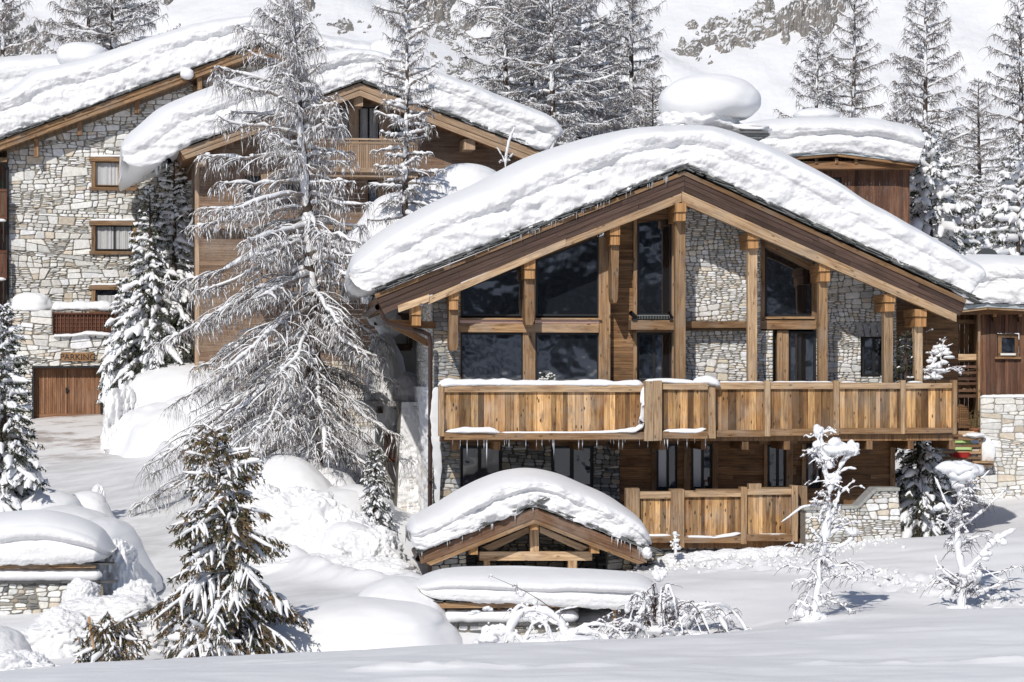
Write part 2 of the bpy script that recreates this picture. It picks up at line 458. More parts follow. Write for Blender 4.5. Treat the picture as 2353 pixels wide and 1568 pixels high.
M_GLASS = mk_glass('window_glass')
M_GLASSL = mk_glass('ground_floor_glass', (.02, .024, .035), wav=.09, ior=1.55)
M_GLASSC = mk_glass('clear_glass', clear=.86)
M_BLACK = mk_plain('black_frame', (.018, .018, .020), .45, .4, .1)
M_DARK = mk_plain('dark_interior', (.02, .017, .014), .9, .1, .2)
def mk_curtain():
    s = NM('curtain'); uv = s.n('ShaderNodeTexCoord').outputs['Object']
    mp = s.n('ShaderNodeMapping'); mp.inputs['Scale'].default_value = (9, 1, .25); s.l(uv, mp.inputs[0])
    n = s.noise(1.5, mp.outputs[0], 2, .5)
    s.bsdf((.90, .905, .90), .9, .1, n, .6, .06); return s.m
M_CURT = mk_curtain()
M_COPPER = mk_plain('brown_copper', (.065, .038, .030), .45, .5, .3, metal=.4)
M_ZINC = mk_plain('zinc', (.42, .46, .47), .5, .5, .12, 3, metal=.25)
M_ICE = NM('ice'); _b = M_ICE.bsdf((.80, .84, .88), .12, .6); _b.inputs['Alpha'].default_value = .72; M_ICE = M_ICE.m
M_BARK = mk_plain('bark', (.085, .066, .055), .95, .1, .5, 30, bstr=.8)
M_TWIG = mk_plain('twigs', (.16, .13, .112), .95, .1, .5, 12)
M_TWIGF = mk_plain('frosted_twigs', (.27, .235, .215), .95, .1, .4, 8)
M_TWIGD = mk_plain('shrub_twigs', (.085, .055, .048), .9, .1, .4, 12)
def mk_needle(name, lo, hi):
    s = NM(name); at = s.n('ShaderNodeAttribute', attribute_name='tone').outputs['Color']
    sep = s.n('ShaderNodeSeparateColor'); s.l(at, sep.inputs[0])
    s.bsdf(s.mix(sep.outputs[0], lo, hi), .7, .25); return s.m
M_NEED = mk_needle('spruce_needles', (.020, .030, .016), (.060, .075, .035))
M_NEEDB = mk_needle('brown_green_needles', (.040, .055, .022), (.23, .135, .065))
def mk_mountain():
    s = NM('mountain_snow'); p = s.pos()
    mp = s.n('ShaderNodeMapping'); mp.inputs['Rotation'].default_value = (0, 0, R(28)); mp.inputs['Scale'].default_value = (.10, .012, .02); s.l(p, mp.inputs[0])
    n = s.noise(1.0, mp.outputs[0], 6, .5); n2 = s.noise(.2, p, 4, .5)
    s.bsdf((.80, .803, .815), .6, .2, math_(s, 'ADD', n, math_(s, 'MULTIPLY', n2, .5)), .75, 1.6)
    return s.m
M_MOUNT = mk_mountain()
def mk_valley():
    s = NM('distant_valley_side'); p = s.pos()
    a = s.noise(.05, p, 5, .6); b = s.noise(.22, p, 5, .65)
    c = s.ramp(math_(s, 'ADD', math_(s, 'MULTIPLY', a, .7), math_(s, 'MULTIPLY', b, .3)), [(.43, (.015, .02, .018)), (.50, (.16, .17, .18)), (.57, (.88, .88, .90))])
    s.bsdf(c, .9, .1); return s.m
M_VALLEY = mk_valley()
def mk_rock():
    s = NM('snowy_rock'); g = s.n('ShaderNodeNewGeometry'); p = g.outputs['Position']
    n = s.noise(.5, p, 8, .7); n2 = s.noise(3.0, p, 5, .7)
    rock = s.mix(n2, s.ramp(n, [(.35, (.14, .135, .13)), (.6, (.33, .285, .235))]), (.28, .27, .26))
    sp = s.n('ShaderNodeSeparateXYZ'); s.l(g.outputs['Normal'], sp.inputs[0])
    up = math_(s, 'ADD', sp.outputs[2], math_(s, 'MULTIPLY', math_(s, 'SUBTRACT', n2, .5), .5))
    f = s.ramp(up, [(.36, (0,)*3), (.46, (1,)*3)])
    s.bsdf(s.mix(f, rock, (.79, .795, .81)), .8, .2, n2, .8, .3)
    return s.m
M_ROCK = mk_rock()
M_FLAT = {}
def flat(name, col, rough=.6):
    if name not in M_FLAT: M_FLAT[name] = mk_plain(name, col, rough, .3, .08)
    return M_FLAT[name]
# ------------------------------------------------------------------ building helpers (pixel grid -> local metres)
def quad(fr, pts, d): return [(lambda q: (q[0], q[2]))(fr.at(px, py, d)) for px, py in pts]
def pxprism(fr, mb, pts, d0, d1, mat=0, col=None, vertical=False, along=None):
    p = quad(fr, pts, d0); ang = 0
    if not vertical:
        i, j = along or (0, 1)
        ang = math.atan2(p[j][1]-p[i][1], p[j][0]-p[i][0])
    mb.prism(p, d0, d1, None, mat, col, vertical, ang)
def bx(fr, mb, x0, x1, y0, y1, d0, d1, mat=0, col=None, grain=None, jit=0.0):
    """box whose front face covers the given picture rectangle at depth d0"""
    u0, u1 = fr.U(x0, d0), fr.U(x1, d0); xm = (x0+x1)/2
    zt, zb_ = fr.Z(xm, y0, d0), fr.Z(xm, y1, d0)
    grain = grain or ('x' if (u1-u0) > (zt-zb_) else 'z')
    mb.box(u0, u1, d0, d1, zb_, zt, mat, col, grain, jit)
def hole(fr, x0, x1, y0, y1, d):
    xm = (x0+x1)/2
    return (fr.U(x0, d), fr.U(x1, d), fr.Z(xm, y1, d), fr.Z(xm, y0, d))
def window(fr, root, x0, x1, y0, y1, d, fmat=None, fw=.05, mull=(), curtain=None, glass=None, name='window', top=None, depth=.5, dark=True, label=None):
    """frame ring with mullions (part), pane and curtain (sub-parts). top=(yl,yr) slopes the head"""
    fmat = fmat or M_BLACK; glass = glass or (M_GLASSC if curtain else M_GLASS)
    xm = (x0+x1)/2; u0, u1 = fr.U(x0, d), fr.U(x1, d); z0 = fr.Z(xm, y1, d)
    zl = fr.Z(xm, top[0] if top else y0, d); zr = fr.Z(xm, top[1] if top else y0, d)
    mb = MB(); zt = lambda u: zl+(zr-zl)*(u-u0)/(u1-u0)
    f0, f1 = d-.04, d+.06
    def pr(pts, v): mb.prism(pts, f0, f1, None, 0, None, v)
    pr([(u0, z0), (u1, z0), (u1, z0+fw), (u0, z0+fw)], False)
    pr([(u0, zl-fw), (u1, zr-fw), (u1, zr), (u0, zl)], False)
    for a in (u0, u1-fw): pr([(a, z0+fw), (a+fw, z0+fw), (a+fw, zt(a+fw)-fw), (a, zt(a)-fw)], True)
    for mx in mull:
        a = fr.U(mx, d)-fw*.6; pr([(a, z0+fw), (a+fw*1.2, z0+fw), (a+fw*1.2, zt(a+fw*1.2)-fw), (a, zt(a)-fw)], True)
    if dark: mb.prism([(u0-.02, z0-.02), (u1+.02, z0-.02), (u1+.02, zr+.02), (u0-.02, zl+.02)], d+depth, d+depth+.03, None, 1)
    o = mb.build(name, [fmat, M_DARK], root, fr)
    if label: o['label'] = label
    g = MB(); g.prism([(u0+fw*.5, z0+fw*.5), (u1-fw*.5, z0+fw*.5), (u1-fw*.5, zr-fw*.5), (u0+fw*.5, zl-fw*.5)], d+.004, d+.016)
    g.build('pane', glass, o, None, dz=fr.zb)
    if curtain:
        n = 60; A = np.zeros((n, 2, 3)); us = np.linspace(u0+fw*.6, u1-fw*.6, n)
        for (c0, c1, ch) in curtain:
            us = np.linspace(u0+(u1-u0)*c0, u0+(u1-u0)*c1, n)
            wv = .022*np.sin(us*38+np.sin(us*9)*2)+.01*np.sin(us*90)
            A[:, 0, 0] = us; A[:, 1, 0] = us; A[:, 0, 1] = d+.075+wv; A[:, 1, 1] = d+.075+wv*.6
            A[:, 0, 2] = z0+.02; A[:, 1, 2] = z0+(zl-z0)*ch
            c = MB(); c.grid(A); c.build('curtain', M_CURT, o, None, smooth=True, dz=fr.zb)
    return o
def cr(rows, N, dens=None):
    """Catmull-Rom through rows, N samples"""
    rows = np.array(rows, float); n = len(rows); seg = np.r_[0, np.cumsum(np.maximum(1e-3, np.hypot(*(np.diff(rows[:, -2:], axis=0).T))))]
    t = np.linspace(0, seg[-1], N); out = np.zeros((N, rows.shape[1]))
    i = np.clip(np.searchsorted(seg, t, side='right')-1, 0, n-2); f = (t-seg[i])/(seg[i+1]-seg[i]); f = f[:, None]
    p0 = rows[np.maximum(i-1, 0)]; p1 = rows[i]; p2 = rows[i+1]; p3 = rows[np.minimum(i+2, n-1)]
    h = (seg[i+1]-seg[i])[:, None]
    def tan(a, b, sa, sb): return (b-a)/np.maximum(sb-sa, 1e-6)
    m1 = tan(p0, p2, seg[np.maximum(i-1, 0)][:, None], seg[i+1][:, None]); m2 = tan(p1, p3, seg[i][:, None], seg[np.minimum(i+2, n-1)][:, None])
    f2, f3 = f*f, f*f*f
    return (2*f3-3*f2+1)*p1+(f3-2*f2+f)*h*m1+(-2*f3+3*f2)*p2+(f3-f2)*h*m2
PROF = [(0, .02), (.03, -.03), (.10, -.07), (.22, -.09), (.33, -.09), (.41, -.045), (.455, -.03), (.49, -.10), (.54, -.155), (.61, -.17), (.68, -.13), (.735, -.03), (.79, .14), (.85, .42), (.91, .84), (.965, 1.45), (1.0, 2.3)]
def snow_roof(fr, root, rows, depth, d0=-.1, seed=1, N=420, amp=1.0, prof=PROF, dtop=None, Href=1.0, name='snow_cap', back_drop=.4, lump=0.0, mat=None, lumpy=1.0):
    """rows: (bottom px, bottom py, top px, top py) picture points along the eaves-ridge-eaves line"""
    S = cr(rows, N)
    pr = np.array(prof, float); kd = (dtop or pr[-1, 1])/pr[-1, 1]
    T = np.interp(np.linspace(0, 1, 64), np.linspace(0, 1, len(pr)), np.arange(len(pr)))
    hh = np.interp(T, np.arange(len(pr)), pr[:, 0]); dd = np.interp(T, np.arange(len(pr)), pr[:, 1])
    dd = np.where(dd > 0, dd*kd, dd)
    k = np.array([.25, .5, .25])                       # soften
    for _ in range(1): hh[1:-1] = np.convolve(hh, k, 'valid'); dd[1:-1] = np.convolve(dd, k, 'valid')
    dt = dd[-1]
    ub = np.zeros(N); zb = np.zeros(N); ut = np.zeros(N); zt = np.zeros(N)
    for i, (a, b, c, e) in enumerate(S):
        q = fr.at(a, b, d0); ub[i], zb[i] = q[0], q[2]
        q = fr.at(c, e, d0+dt*.8); ut[i], zt[i] = q[0], q[2]
    H = np.maximum(.02, zt-zb); sc = np.clip(H/Href, .05, 1.4)
    U = ub[:, None]+(ut-ub)[:, None]*hh[None]**1.3
    wob = .045*fbm(U*.9, 0*U+seed, oct=3, seed=seed)
    hw = np.clip(hh[None]+wob*np.sin(np.pi*hh[None])*2, 0, 1)
    Z = zb[:, None]+H[:, None]*hw
    D = d0+dd[None]*np.where(dd[None] < 0, sc[:, None]*(.75+.5*fbm(U*.6, 0*U, oct=2, seed=seed+9)), 1)
    sink_end = np.clip(1-sc, 0, 1)**1.5
    D = D+sink_end[:, None]*.5
    m = np.clip((.80-hh)/.16, 0, 1)[None]*np.clip(sc, .2, 1)[:, None]*amp
    lower = np.clip((.42-hh)/.05, 0, 1)[None]
    D = D-m*(.085*fbm(U*.75, Z*3.2, oct=4, seed=seed, gain=.45)+.040*fbm(U*3.2, Z*7, oct=4, seed=seed+3)*(.5+.8*lower)+.025*fbm(U*.35, hw*17, oct=3, seed=seed+41)+.060*lumpy*fbm(U*3.4, Z*4.2, oct=3, seed=seed+43, gain=.42)+.016*fbm(U*13, Z*17, oct=3, seed=seed+7))
    # overhanging lumps where the slab has broken off
    D = D-m*lump*np.clip(fbm(U*1.1, Z*2.2, oct=3, seed=seed+21), 0, 1)*1.6
    Z = Z+(m*.018*fbm(U*5, hh[None]*9+0*U, oct=3, seed=seed+5))
    Z[:, :3] += .035*fbm(U[:, :3]*6, 0*U[:, :3], oct=3, seed=seed+31)
    Z = Z+(1-m)*.02*fbm(U*.8, D*.8, oct=3, seed=seed+12)
    # back over the roof
    nb = 10; kb = np.linspace(0, 1, nb+1)[1:]
    Db = D[:, -1:]+(depth-D[:, -1:])*kb[None]; Ub = np.repeat(U[:, -1:], nb, 1)
    Zb = Z[:, -1:]-back_drop*kb[None]**2+.05*fbm(Ub*.5, Db*.5, oct=2, seed=seed+2)
    Uc = np.c_[U, Ub, U[:, -1:], U[:, :1]]; Dc = np.c_[D, Db, 0*U[:, -1:]+depth, 0*U[:, :1]+depth*.5]
    Zc = np.c_[Z, Zb, zb[:, None]+.02, zb[:, None]+.02]
    Dc = np.c_[Dc, 0*U[:, :1]+d0+.12]; Uc = np.c_[Uc, U[:, :1]]; Zc = np.c_[Zc, zb[:, None]+.02]
    A = np.stack([Uc, Dc, Zc-fr.zb], -1); n, mm = A.shape[:2]
    idx = np.arange(n*mm).reshape(n, mm); j = np.arange(mm); jn = (j+1) % mm
    Q = np.stack([idx[:-1][:, j], idx[1:][:, j], idx[1:][:, jn], idx[:-1][:, jn]], -1).reshape(-1, 4)
    mi = np.zeros((n-1, mm), int); mi[:, :int(64*.62)] = 1; mi = mi.ravel()
    nv = n*mm; V_ = A.reshape(-1, 3); caps = []; cq = []
    for e_, fl in ((0, 1), (n-1, 0)):                  # close both ends
        cq.append(A[e_].mean(0)); c_ = nv+len(cq)-1
        a_, b_ = idx[e_][j], idx[e_][jn]
        if fl: a_, b_ = b_, a_
        caps.append(np.stack([a_, b_, np.full(mm, c_), np.full(mm, c_)], -1))
    V_ = np.concatenate([V_, np.array(cq)]); Q = np.concatenate([Q]+caps); mi = np.r_[mi, np.zeros(2*mm, int)]
    return fastmesh(name, V_, Q, [M_SNOW, M_SNOWR] if mat is None else [mat, mat], mi, parent=root)
def snow_strip(fr, mb_or_none, pts, rad, d=None, h=1.0, seed=0, name='snow', root=None, sides=12, step=.06, lump=.35, mat=None, flat=.35):
    """a lumpy ridge of snow lying along a rail or ledge; pts are local (u,d,z) of the ledge's top"""
    p = np.array(pts, float); seg = np.r_[0, np.cumsum(np.linalg.norm(np.diff(p, axis=0), axis=1))]
    n = max(4, int(seg[-1]/step)); t = np.linspace(0, seg[-1], n)
    c = np.stack([np.interp(t, seg, p[:, k]) for k in range(3)], -1)
    rd = np.interp(t, seg, rad) if hasattr(rad, '__len__') else np.full(n, rad)
    e = np.minimum(1, np.sqrt(np.clip(np.minimum(t, seg[-1]-t)/.12, 0, 1)))
    rd = rd*(1+lump*fbm(t*2.2, t*0+seed, oct=3, seed=seed))*(.15+.85*e)
    tg = np.gradient(c, axis=0); tg /= np.linalg.norm(tg, axis=1)[:, None]+1e-9
    sd = np.cross(tg, [0, 0, 1]); sd /= np.linalg.norm(sd, axis=1)[:, None]+1e-9
    a = np.linspace(0, 2*np.pi, sides, endpoint=False)
    ca, sa = np.cos(a), np.sin(a)
    zz = np.where(sa > 0, sa*h, sa*flat)
    V = c[:, None]+sd[:, None]*(ca[None, :, None]*rd[:, None, None])+np.array([0, 0, 1])*(zz[None, :, None]*rd[:, None, None])
    V = V+(.12*rd)[:, None, None]*np.stack([fbm(V[..., 0]*9, V[..., 1]*9+k*5, V[..., 2]*9, oct=2, seed=seed+k) for k in range(3)], -1)
    V[..., 2] -= fr.zb
    idx = np.arange(n*sides).reshape(n, sides); jn = (np.arange(sides)+1) % sides
    Q = np.stack([idx[:-1], idx[1:], idx[1:][:, jn], idx[:-1][:, jn]], -1).reshape(-1, 4)
    return fastmesh(name, V.reshape(-1, 3), Q, mat or M_SNOWT, parent=root)
def blob(c, r, seed, n=28, rough=.18, freq=1.5, exp=1.0, flat_bottom=None, detail=.05, skew=0, crumb=0, skirt=0):
    """displaced superellipsoid; returns verts, quads"""
    th = np.linspace(0, 2*np.pi, n*2, endpoint=False); ph = np.linspace(-np.pi/2, np.pi/2, n)
    TH, PH = np.meshgrid(th, ph, indexing='ij')
    sg = lambda v, e: np.sign(v)*np.abs(v)**e
    x = np.cos(TH)*sg(np.cos(PH), exp); y = np.sin(TH)*sg(np.cos(PH), exp); z = sg(np.sin(PH), exp)
    if flat_bottom is not None: z = np.maximum(z, -flat_bottom+.05*z)
    k = 1+rough*fbm(x*freq+seed*3.1, y*freq, z*freq, oct=3, seed=seed)+detail*fbm(x*freq*5, y*freq*5, z*freq*5, oct=3, seed=seed+4)
    if crumb: k = k+crumb*np.abs(ridged(x*freq*2.2+seed, y*freq*2.2, z*freq*2.2, oct=4, seed=seed+8))*np.clip(.75-z, 0, 1)
    if skirt: kk = 1+skirt*np.clip(.25-z, 0, 1)**1.5; cp_ = np.sqrt(np.clip(1-np.clip(-z, 0, .92)**2, .1, 1)); x = np.where(z < 0, x/cp_, x)*kk; y = np.where(z < 0, y/cp_, y)*kk
    zd = np.where(z < 0, z*(2.4 if skirt else 1), z)
    V = np.stack([c[0]+x*r[0]*k+skew*z*r[0], c[1]+y*r[1]*k, c[2]+zd*r[2]*k], -1)
    m = n; idx = np.arange(2*n*m).reshape(2*n, m); i2 = np.roll(idx, -1, axis=0)
    Q = np.stack([idx[:, :-1], i2[:, :-1], i2[:, 1:], idx[:, 1:]], -1).reshape(-1, 4)
    return V.reshape(-1, 3), Q
def blobs(name, lst, mat, parent=None, zb=0.0, loc=None):
    Vs = []; Qs = []; o = 0
    for V, Q in lst: Vs.append(V); Qs.append(Q+o); o += len(V)
    V = np.concatenate(Vs); V[:, 2] -= zb
    if loc is not None: V = V-np.array([loc[0], loc[1], loc[2]])
    return fastmesh(name, V, np.concatenate(Qs), mat, parent=parent, loc=loc)
def icicles(fr, root, pts, lens, seed=0, rad=.012, name='icicle'):
    """single icicles hung along the polyline pts (u,d,z) under an edge"""
    rng = random.Random(seed)
    p = np.array(pts, float); seg = np.r_[0, np.cumsum(np.linalg.norm(np.diff(p, axis=0), axis=1))]
    for L in lens:
        t = rng.uniform(0, seg[-1]); c = [float(np.interp(t, seg, p[:, k])) for k in range(3)]
        r = rad*rng.uniform(.6, 1.3)*(1+L); n = 5
        vs = [(c[0]+r*math.cos(2*math.pi*i/n), c[1]+r*math.sin(2*math.pi*i/n), c[2]+.01) for i in range(n)]
        vs += [(c[0]+.55*r*math.cos(2*math.pi*i/n), c[1]+.55*r*math.sin(2*math.pi*i/n), c[2]-L*.5) for i in range(n)]
        vs.append((c[0], c[1], c[2]-L))
        fs = [(i, n+i, n+(i+1) % n, (i+1) % n) for i in range(n)]+[(n+i, 2*n, n+(i+1) % n) for i in range(n)]
        mb = MB(); mb.add(vs, fs); mb.build(name, M_ICE, root, fr, smooth=True)
def slates(fr, root, runs, seed=3, name='slate_edge', th=.018, proud=.10, cnt=3):
    """ragged courses of stone slates along roof verges; runs: ((px,py),(px,py)) along the slope"""
    rng = random.Random(seed); mb = MB()
    for (a, b) in runs:
        A = Vector(fr.at(a[0], a[1], 0)); B = Vector(fr.at(b[0], b[1], 0)); L = (B-A).length; ax = (B-A)/L
        t = 0
        while t < L:
            l = rng.uniform(.18, .42)
            for k in range(cnt):
                t0 = t+rng.uniform(-.1, .1); c = rng.uniform(.10, .22)
                p0 = A+ax*t0; p1 = A+ax*(t0+l*rng.uniform(.8, 1.3))
                z = k*th*1.35+th/2
                tl = rng.gauss(0, .008)
                d = -proud*rng.uniform(.5, 1.25)
                mb.beam((p0.x, d+.3, p0.z+z-tl), (p1.x, d+.3, p1.z+z+tl), .6, th, 0, (0, 0, 1), (c, c*1.02, c*.98))
            t += l
    return mb.build(name, M_SLATE, root, fr)
def lpipe(fr, mb, pts, r, mat=0, n=8):
    pts = [Vector(p) for p in pts]; rings = []
    for i, p in enumerate(pts):
        t = (pts[min(i+1, len(pts)-1)]-pts[max(i-1, 0)]).normalized()
        s_ = t.cross(Vector((0, 1, .01))).normalized(); q = s_.cross(t)
        rings.append([p+s_*(r*math.cos(2*math.pi*k/n))+q*(r*math.sin(2*math.pi*k/n)) for k in range(n)])
    vs = [tuple(v) for rg in rings for v in rg]
    fs = [(i*n+k, i*n+(k+1) % n, (i+1)*n+(k+1) % n, (i+1)*n+k) for i in range(len(pts)-1) for k in range(n)]
    mb.add(vs, fs, mat)
# ================================================================== MAIN CHALET
random.seed(11)
M = Frame(1573, 60, 5, -4.35)
mc = M.root('chalet', 'nearest and largest chalet, of timber and stone, with an amber plank balcony', 'chalet')
# --- verge boards: thin weathered strip, dark boards, pale barge beam
mb = MB()
pxprism(M, mb, [(861, 676), (1573, 393), (1573, 402), (864, 686)], -.06, .10, 0, (.3, .4, .2))
pxprism(M, mb, [(1573, 393), (2221, 688), (2218, 698), (1573, 403)], -.06, .10, 0, (.2, .1, .5))
mb.build('verge_strip', M_BEAM, mc, M)
mb = MB()
Lt0, Lt1, Rt0, Rt1 = (864, 686), (1573, 402), (1573, 403), (2218, 698)
Lb0, Lb1, Rb0, Rb1 = (882, 722), (1573, 441), (1573, 441), (2204, 726)
lerp = lambda p, q, t: (p[0]+(q[0]-p[0])*t, p[1]+(q[1]-p[1])*t)
for (t0, t1, b0, b1) in ((Lt0, Lt1, Lb0, Lb1), (Rt0, Rt1, Rb0, Rb1)):
    for i, n in enumerate((0, 1, 2)):
        f0, f1 = i/3+.006, (i+1)/3-.006
        brk = sorted([0, 1]+[random.uniform(.15, .85) for _ in range(2)])
        for s0, s1 in zip(brk[:-1], brk[1:]):
            a0, a1 = lerp(t0, b0, f0), lerp(t1, b1, f0); c0, c1 = lerp(t0, b0, f1), lerp(t1, b1, f1)
            pxprism(M, mb, [lerp(a0, a1, s0+.0008), lerp(a0, a1, s1), lerp(c0, c1, s1), lerp(c0, c1, s0+.0008)], -.015*(2-i)-random.uniform(0, .006)+.01, .08, 0)
mb.build('fascia_boards', M_FASCIA, mc, M)
mb = MB()
pxprism(M, mb, [(984, 683), (1300, 549), (1300, 566), (984, 700)], .0, .22, 0, (.8, .7, .3))
pxprism(M, mb, [(1300.5, 548), (1566, 443), (1566, 464), (1300.5, 567)], .01, .22, 0, (.4, .5, .9))
pxprism(M, mb, [(914, 702), (986, 676), (986, 693), (916, 718)], -.04, .22, 0, (1, 1, .3))
pxprism(M, mb, [(1567, 440), (2198, 722), (2198, 740), (1567, 468)], .0, .22, 0, (.5, .6, .1))
mb.build('barge_beam', M_BEAML, mc, M)
# --- roof deck and soffit
mb = MB()
zo = lambda px, py: (lambda q: (q[0], q[2]))(M.at(px, py, .1))
L0, AP, R0 = zo(864, 684), zo(1573, 398), zo(2219, 694)
th = .30
mb.prism([L0, AP, (AP[0], AP[1]-th), (L0[0]+.1, L0[1]-th)], .10, 10.5, None, 0, (.2, .3, .4), False, .37)
mb.prism([AP, R0, (R0[0]-.1, R0[1]-th), (AP[0], AP[1]-th)], .10, 10.5, None, 0, (.3, .3, .4), False, -.42)
mb.build('roof', M_SIDE, mc, M)
slates(M, mc, [((862, 672), (1571, 390)), ((1575, 389), (2224, 684))], cnt=5, proud=.16)
# --- roof snow
rows = [(802, 632, 801, 626), (808, 645, 802, 614), (820, 658, 804, 602), (842, 667, 808, 590), (872, 664, 816, 578), (900, 652, 832, 562), (940, 636, 866, 534), (1000, 612, 925, 500),
        (1080, 580, 1010, 455), (1180, 541, 1110, 410), (1280, 500, 1210, 360), (1380, 461, 1320, 322), (1480, 421, 1430, 297), (1545, 395, 1515, 288), (1575, 386, 1580, 287), (1620, 398, 1650, 294),
        (1680, 428, 1730, 322), (1760, 466, 1810, 360), (1860, 512, 1900, 410), (1960, 560, 1985, 462), (2060, 606, 2070, 510), (2140, 643, 2140, 550), (2190, 668, 2190, 582), (2215, 682, 2214, 594), (2228, 686, 2228, 604), (2236, 676, 2235, 622), (2238, 660, 2237, 634)]
snow_roof(M, mc, rows, 10, d0=-.10, seed=4, N=760, amp=1.15, dtop=2.6, Href=1.35)
icicles(M, mc, [M.at(880, 662, -.12), M.at(1560, 396, -.12)], [random.uniform(.05, .22) for _ in range(46)], 2, .008)
# --- purlins: stacked squared ends under the soffit, with the brackets that carry them
def purlin(x0, x1, ys, d=.28, br=None, pale=0):
    mb = MB(); y0 = ys[0]
    for k in range(len(ys)-1):
        bx(M, mb, x0+(1 if k else 0), x1-(k*1), ys[k]+1, ys[k+1], d-.18+.05*k, 1.25, 0, (pale+random.random()*.4, .8, .4), 'y', .006)
    o = mb.build('purlin', M_END, mc, M)
    if br:
        b = MB(); xa, xb, y1, y2, w2 = br
        u0, u1 = M.U(xa, d), M.U(xb, d); zt, zb_ = M.Z(xa, y1, d), M.Z(xa, y2, d)
        b.prism([(u0, zt), (u1, zt), (u1-w2, zb_+.1), (u1-w2-.04, zb_), (u0+w2+.03, zb_), (u0+w2, zb_+.1)], d+.02, 1.3, None, 0, (.3, .3, .6), True)
        b.build('bracket', M_BEAM, mc, M)
purlin(946, 968, (702, 724, 748)); purlin(1031, 1054, (667, 688, 712), br=(1032, 1053, 712, 806, 0))
purlin(1205, 1230, (594, 618, 641), br=(1206, 1228, 641, 747, 0)); purlin(1402, 1425, (517, 541, 563), br=(1404, 1423, 563, 697, .03))
purlin(1718, 1744, (533, 551, 571)); purlin(1883, 1908, (605, 624, 647)); purlin(2032, 2057, (676, 695, 716)); purlin(2103, 2129, (710, 728, 751))
purlin(1553, 1577, (466, 487, 508), .1)
mb = MB()
for x0, x1, y0, y1 in ((1552, 1575, 505, 880), (1719, 1740, 571, 880), (1881, 1902, 647, 880), (2031, 2052, 716, 880), (2102, 2120, 751, 880)):
    mb = MB(); bx(M, mb, x0, x1, y0, y1, .32, .56, 0, None, 'z', .008); mb.build('post', M_BEAML, mc, M)
# --- stone walls
def region(pts, d): return quad(M, pts, d)
mb = MB()
masonry(mb, [region([(995, 660), (1058, 645), (1058, 1190), (995, 1190)], 1.0)], [], 1.0, COURSED, PAL_COLD, 5, joint=.010)
mb.build('corner_pillar', [M_STONE, M_MORTAR], mc, M)
mb = MB()
masonry(mb, [region([(1563, 440), (1578, 440), (1748, 530), (1748, 760), (1563, 760)], 1.4), region([(1563, 760), (1776, 760), (1776, 1010), (1563, 1010)], 1.4)], [], 1.4, MED, PAL_CHAL, 8, joint=.009)
mb.build('stone_wall', [M_STONE, M_MORTAR], mc, M)
mb = MB()
masonry(mb, [region([(1872, 590), (2060, 680), (2060, 1010), (1872, 1010)], 1.75)], [hole(M, 1978, 2034, 774, 866, 1.75)], 1.75, MED, PAL_CHAL, 9, joint=.009)
for k in range(5):                                     # splayed lintel stones over the window
    x = 1966+k*16
    pxprism(M, mb, [(x, 742), (x+12, 742), (x+17, 772), (x+7, 772)], 1.68, 1.78, 0, random.choice(PAL_COLD), True)
mb.build('stone_wall', [M_STONE, M_MORTAR], mc, M)
mb = MB()
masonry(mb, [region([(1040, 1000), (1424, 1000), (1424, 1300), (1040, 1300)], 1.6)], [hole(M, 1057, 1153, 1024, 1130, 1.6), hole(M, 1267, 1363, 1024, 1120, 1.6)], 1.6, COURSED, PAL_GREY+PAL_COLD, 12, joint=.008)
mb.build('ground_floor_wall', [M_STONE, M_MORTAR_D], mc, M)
# left flank, plastered with wind-blown snow
us = M.U(995, 1.0)
Tl = lambda a, b, dd: (us+.02+(dd), a, b)
mb = MB(); zl0, zl1 = M.Z(995, 1320, 1), M.Z(995, 690, 1)
masonry(mb, [[(1.02, zl0), (8.5, zl0), (8.5, zl1), (1.02, zl1)]], [], 0, MED, PAL_CHAL, 15, T=Tl, joint=.010)
mb.build('side_wall', [M_STONE, M_MORTAR], mc, M)
n1, n2 = 90, 150
A = np.zeros((n1, n2, 3)); dd, zz = np.meshgrid(np.linspace(1.05, 8.4, n1), np.linspace(zl0, M.Z(995, 890, 1), n2), indexing='ij')
f = fbm(dd*.9, zz*1.6, oct=5, seed=5)+.35*fbm(dd*5, zz*7, oct=3, seed=6)+.10
A[..., 0] = us-.02-np.clip(f, -.25, .5)*.22+.02; A[..., 1] = dd; A[..., 2] = zz
m_ = MB(); m_.grid(A, flip=True); m_.build('wind_blown_snow', M_SNOWR, mc, M, smooth=True)
# --- timber-clad walls
mb = MB()
rg = region([(1398, 500), (1458, 470), (1458, 1010), (1398, 1010)], 1.3)
boards(mb, [rg], [], 1.3, .03, .085, False, 3)
mb.prism([(a, b) for a, b in rg], 1.303, 1.36, None, 0, (.2, 0, .2))
rg = region([(1458, 470), (1556, 440), (1556, 500), (1458, 515)], 1.3)
boards(mb, [rg], [], 1.3, .03, .12, False, 4); mb.build('upper_siding', M_SIDE, mc, M); mb = MB()
rg = region([(2050, 690), (2200, 745), (2200, 1010), (2050, 1010)], 2.6)
boards(mb, [rg], [hole(M, 2062, 2100, 770, 880, 2.6)], 2.6, .08, .22, False, 7)
mb.build('upper_siding', M_SIDE, mc, M)
mb = MB()
W1 = (1508, 1556, 1020, 1128); W2 = (1588, 1636, 1020, 1128); W3 = (1763, 1806, 1022, 1122); W4 = (1852, 1886, 1020, 1122)
rg = region([(1420, 985), (2056, 985), (2056, 1200), (1420, 1200)], 1.7)
boards(mb, [rg], [hole(M, *w_, 1.7) for w_ in (W1, W2, W3, W4)], 1.7, .035, .16, False, 17)
mb.build('ground_floor_siding', M_SIDE, mc, M)
mb = MB()
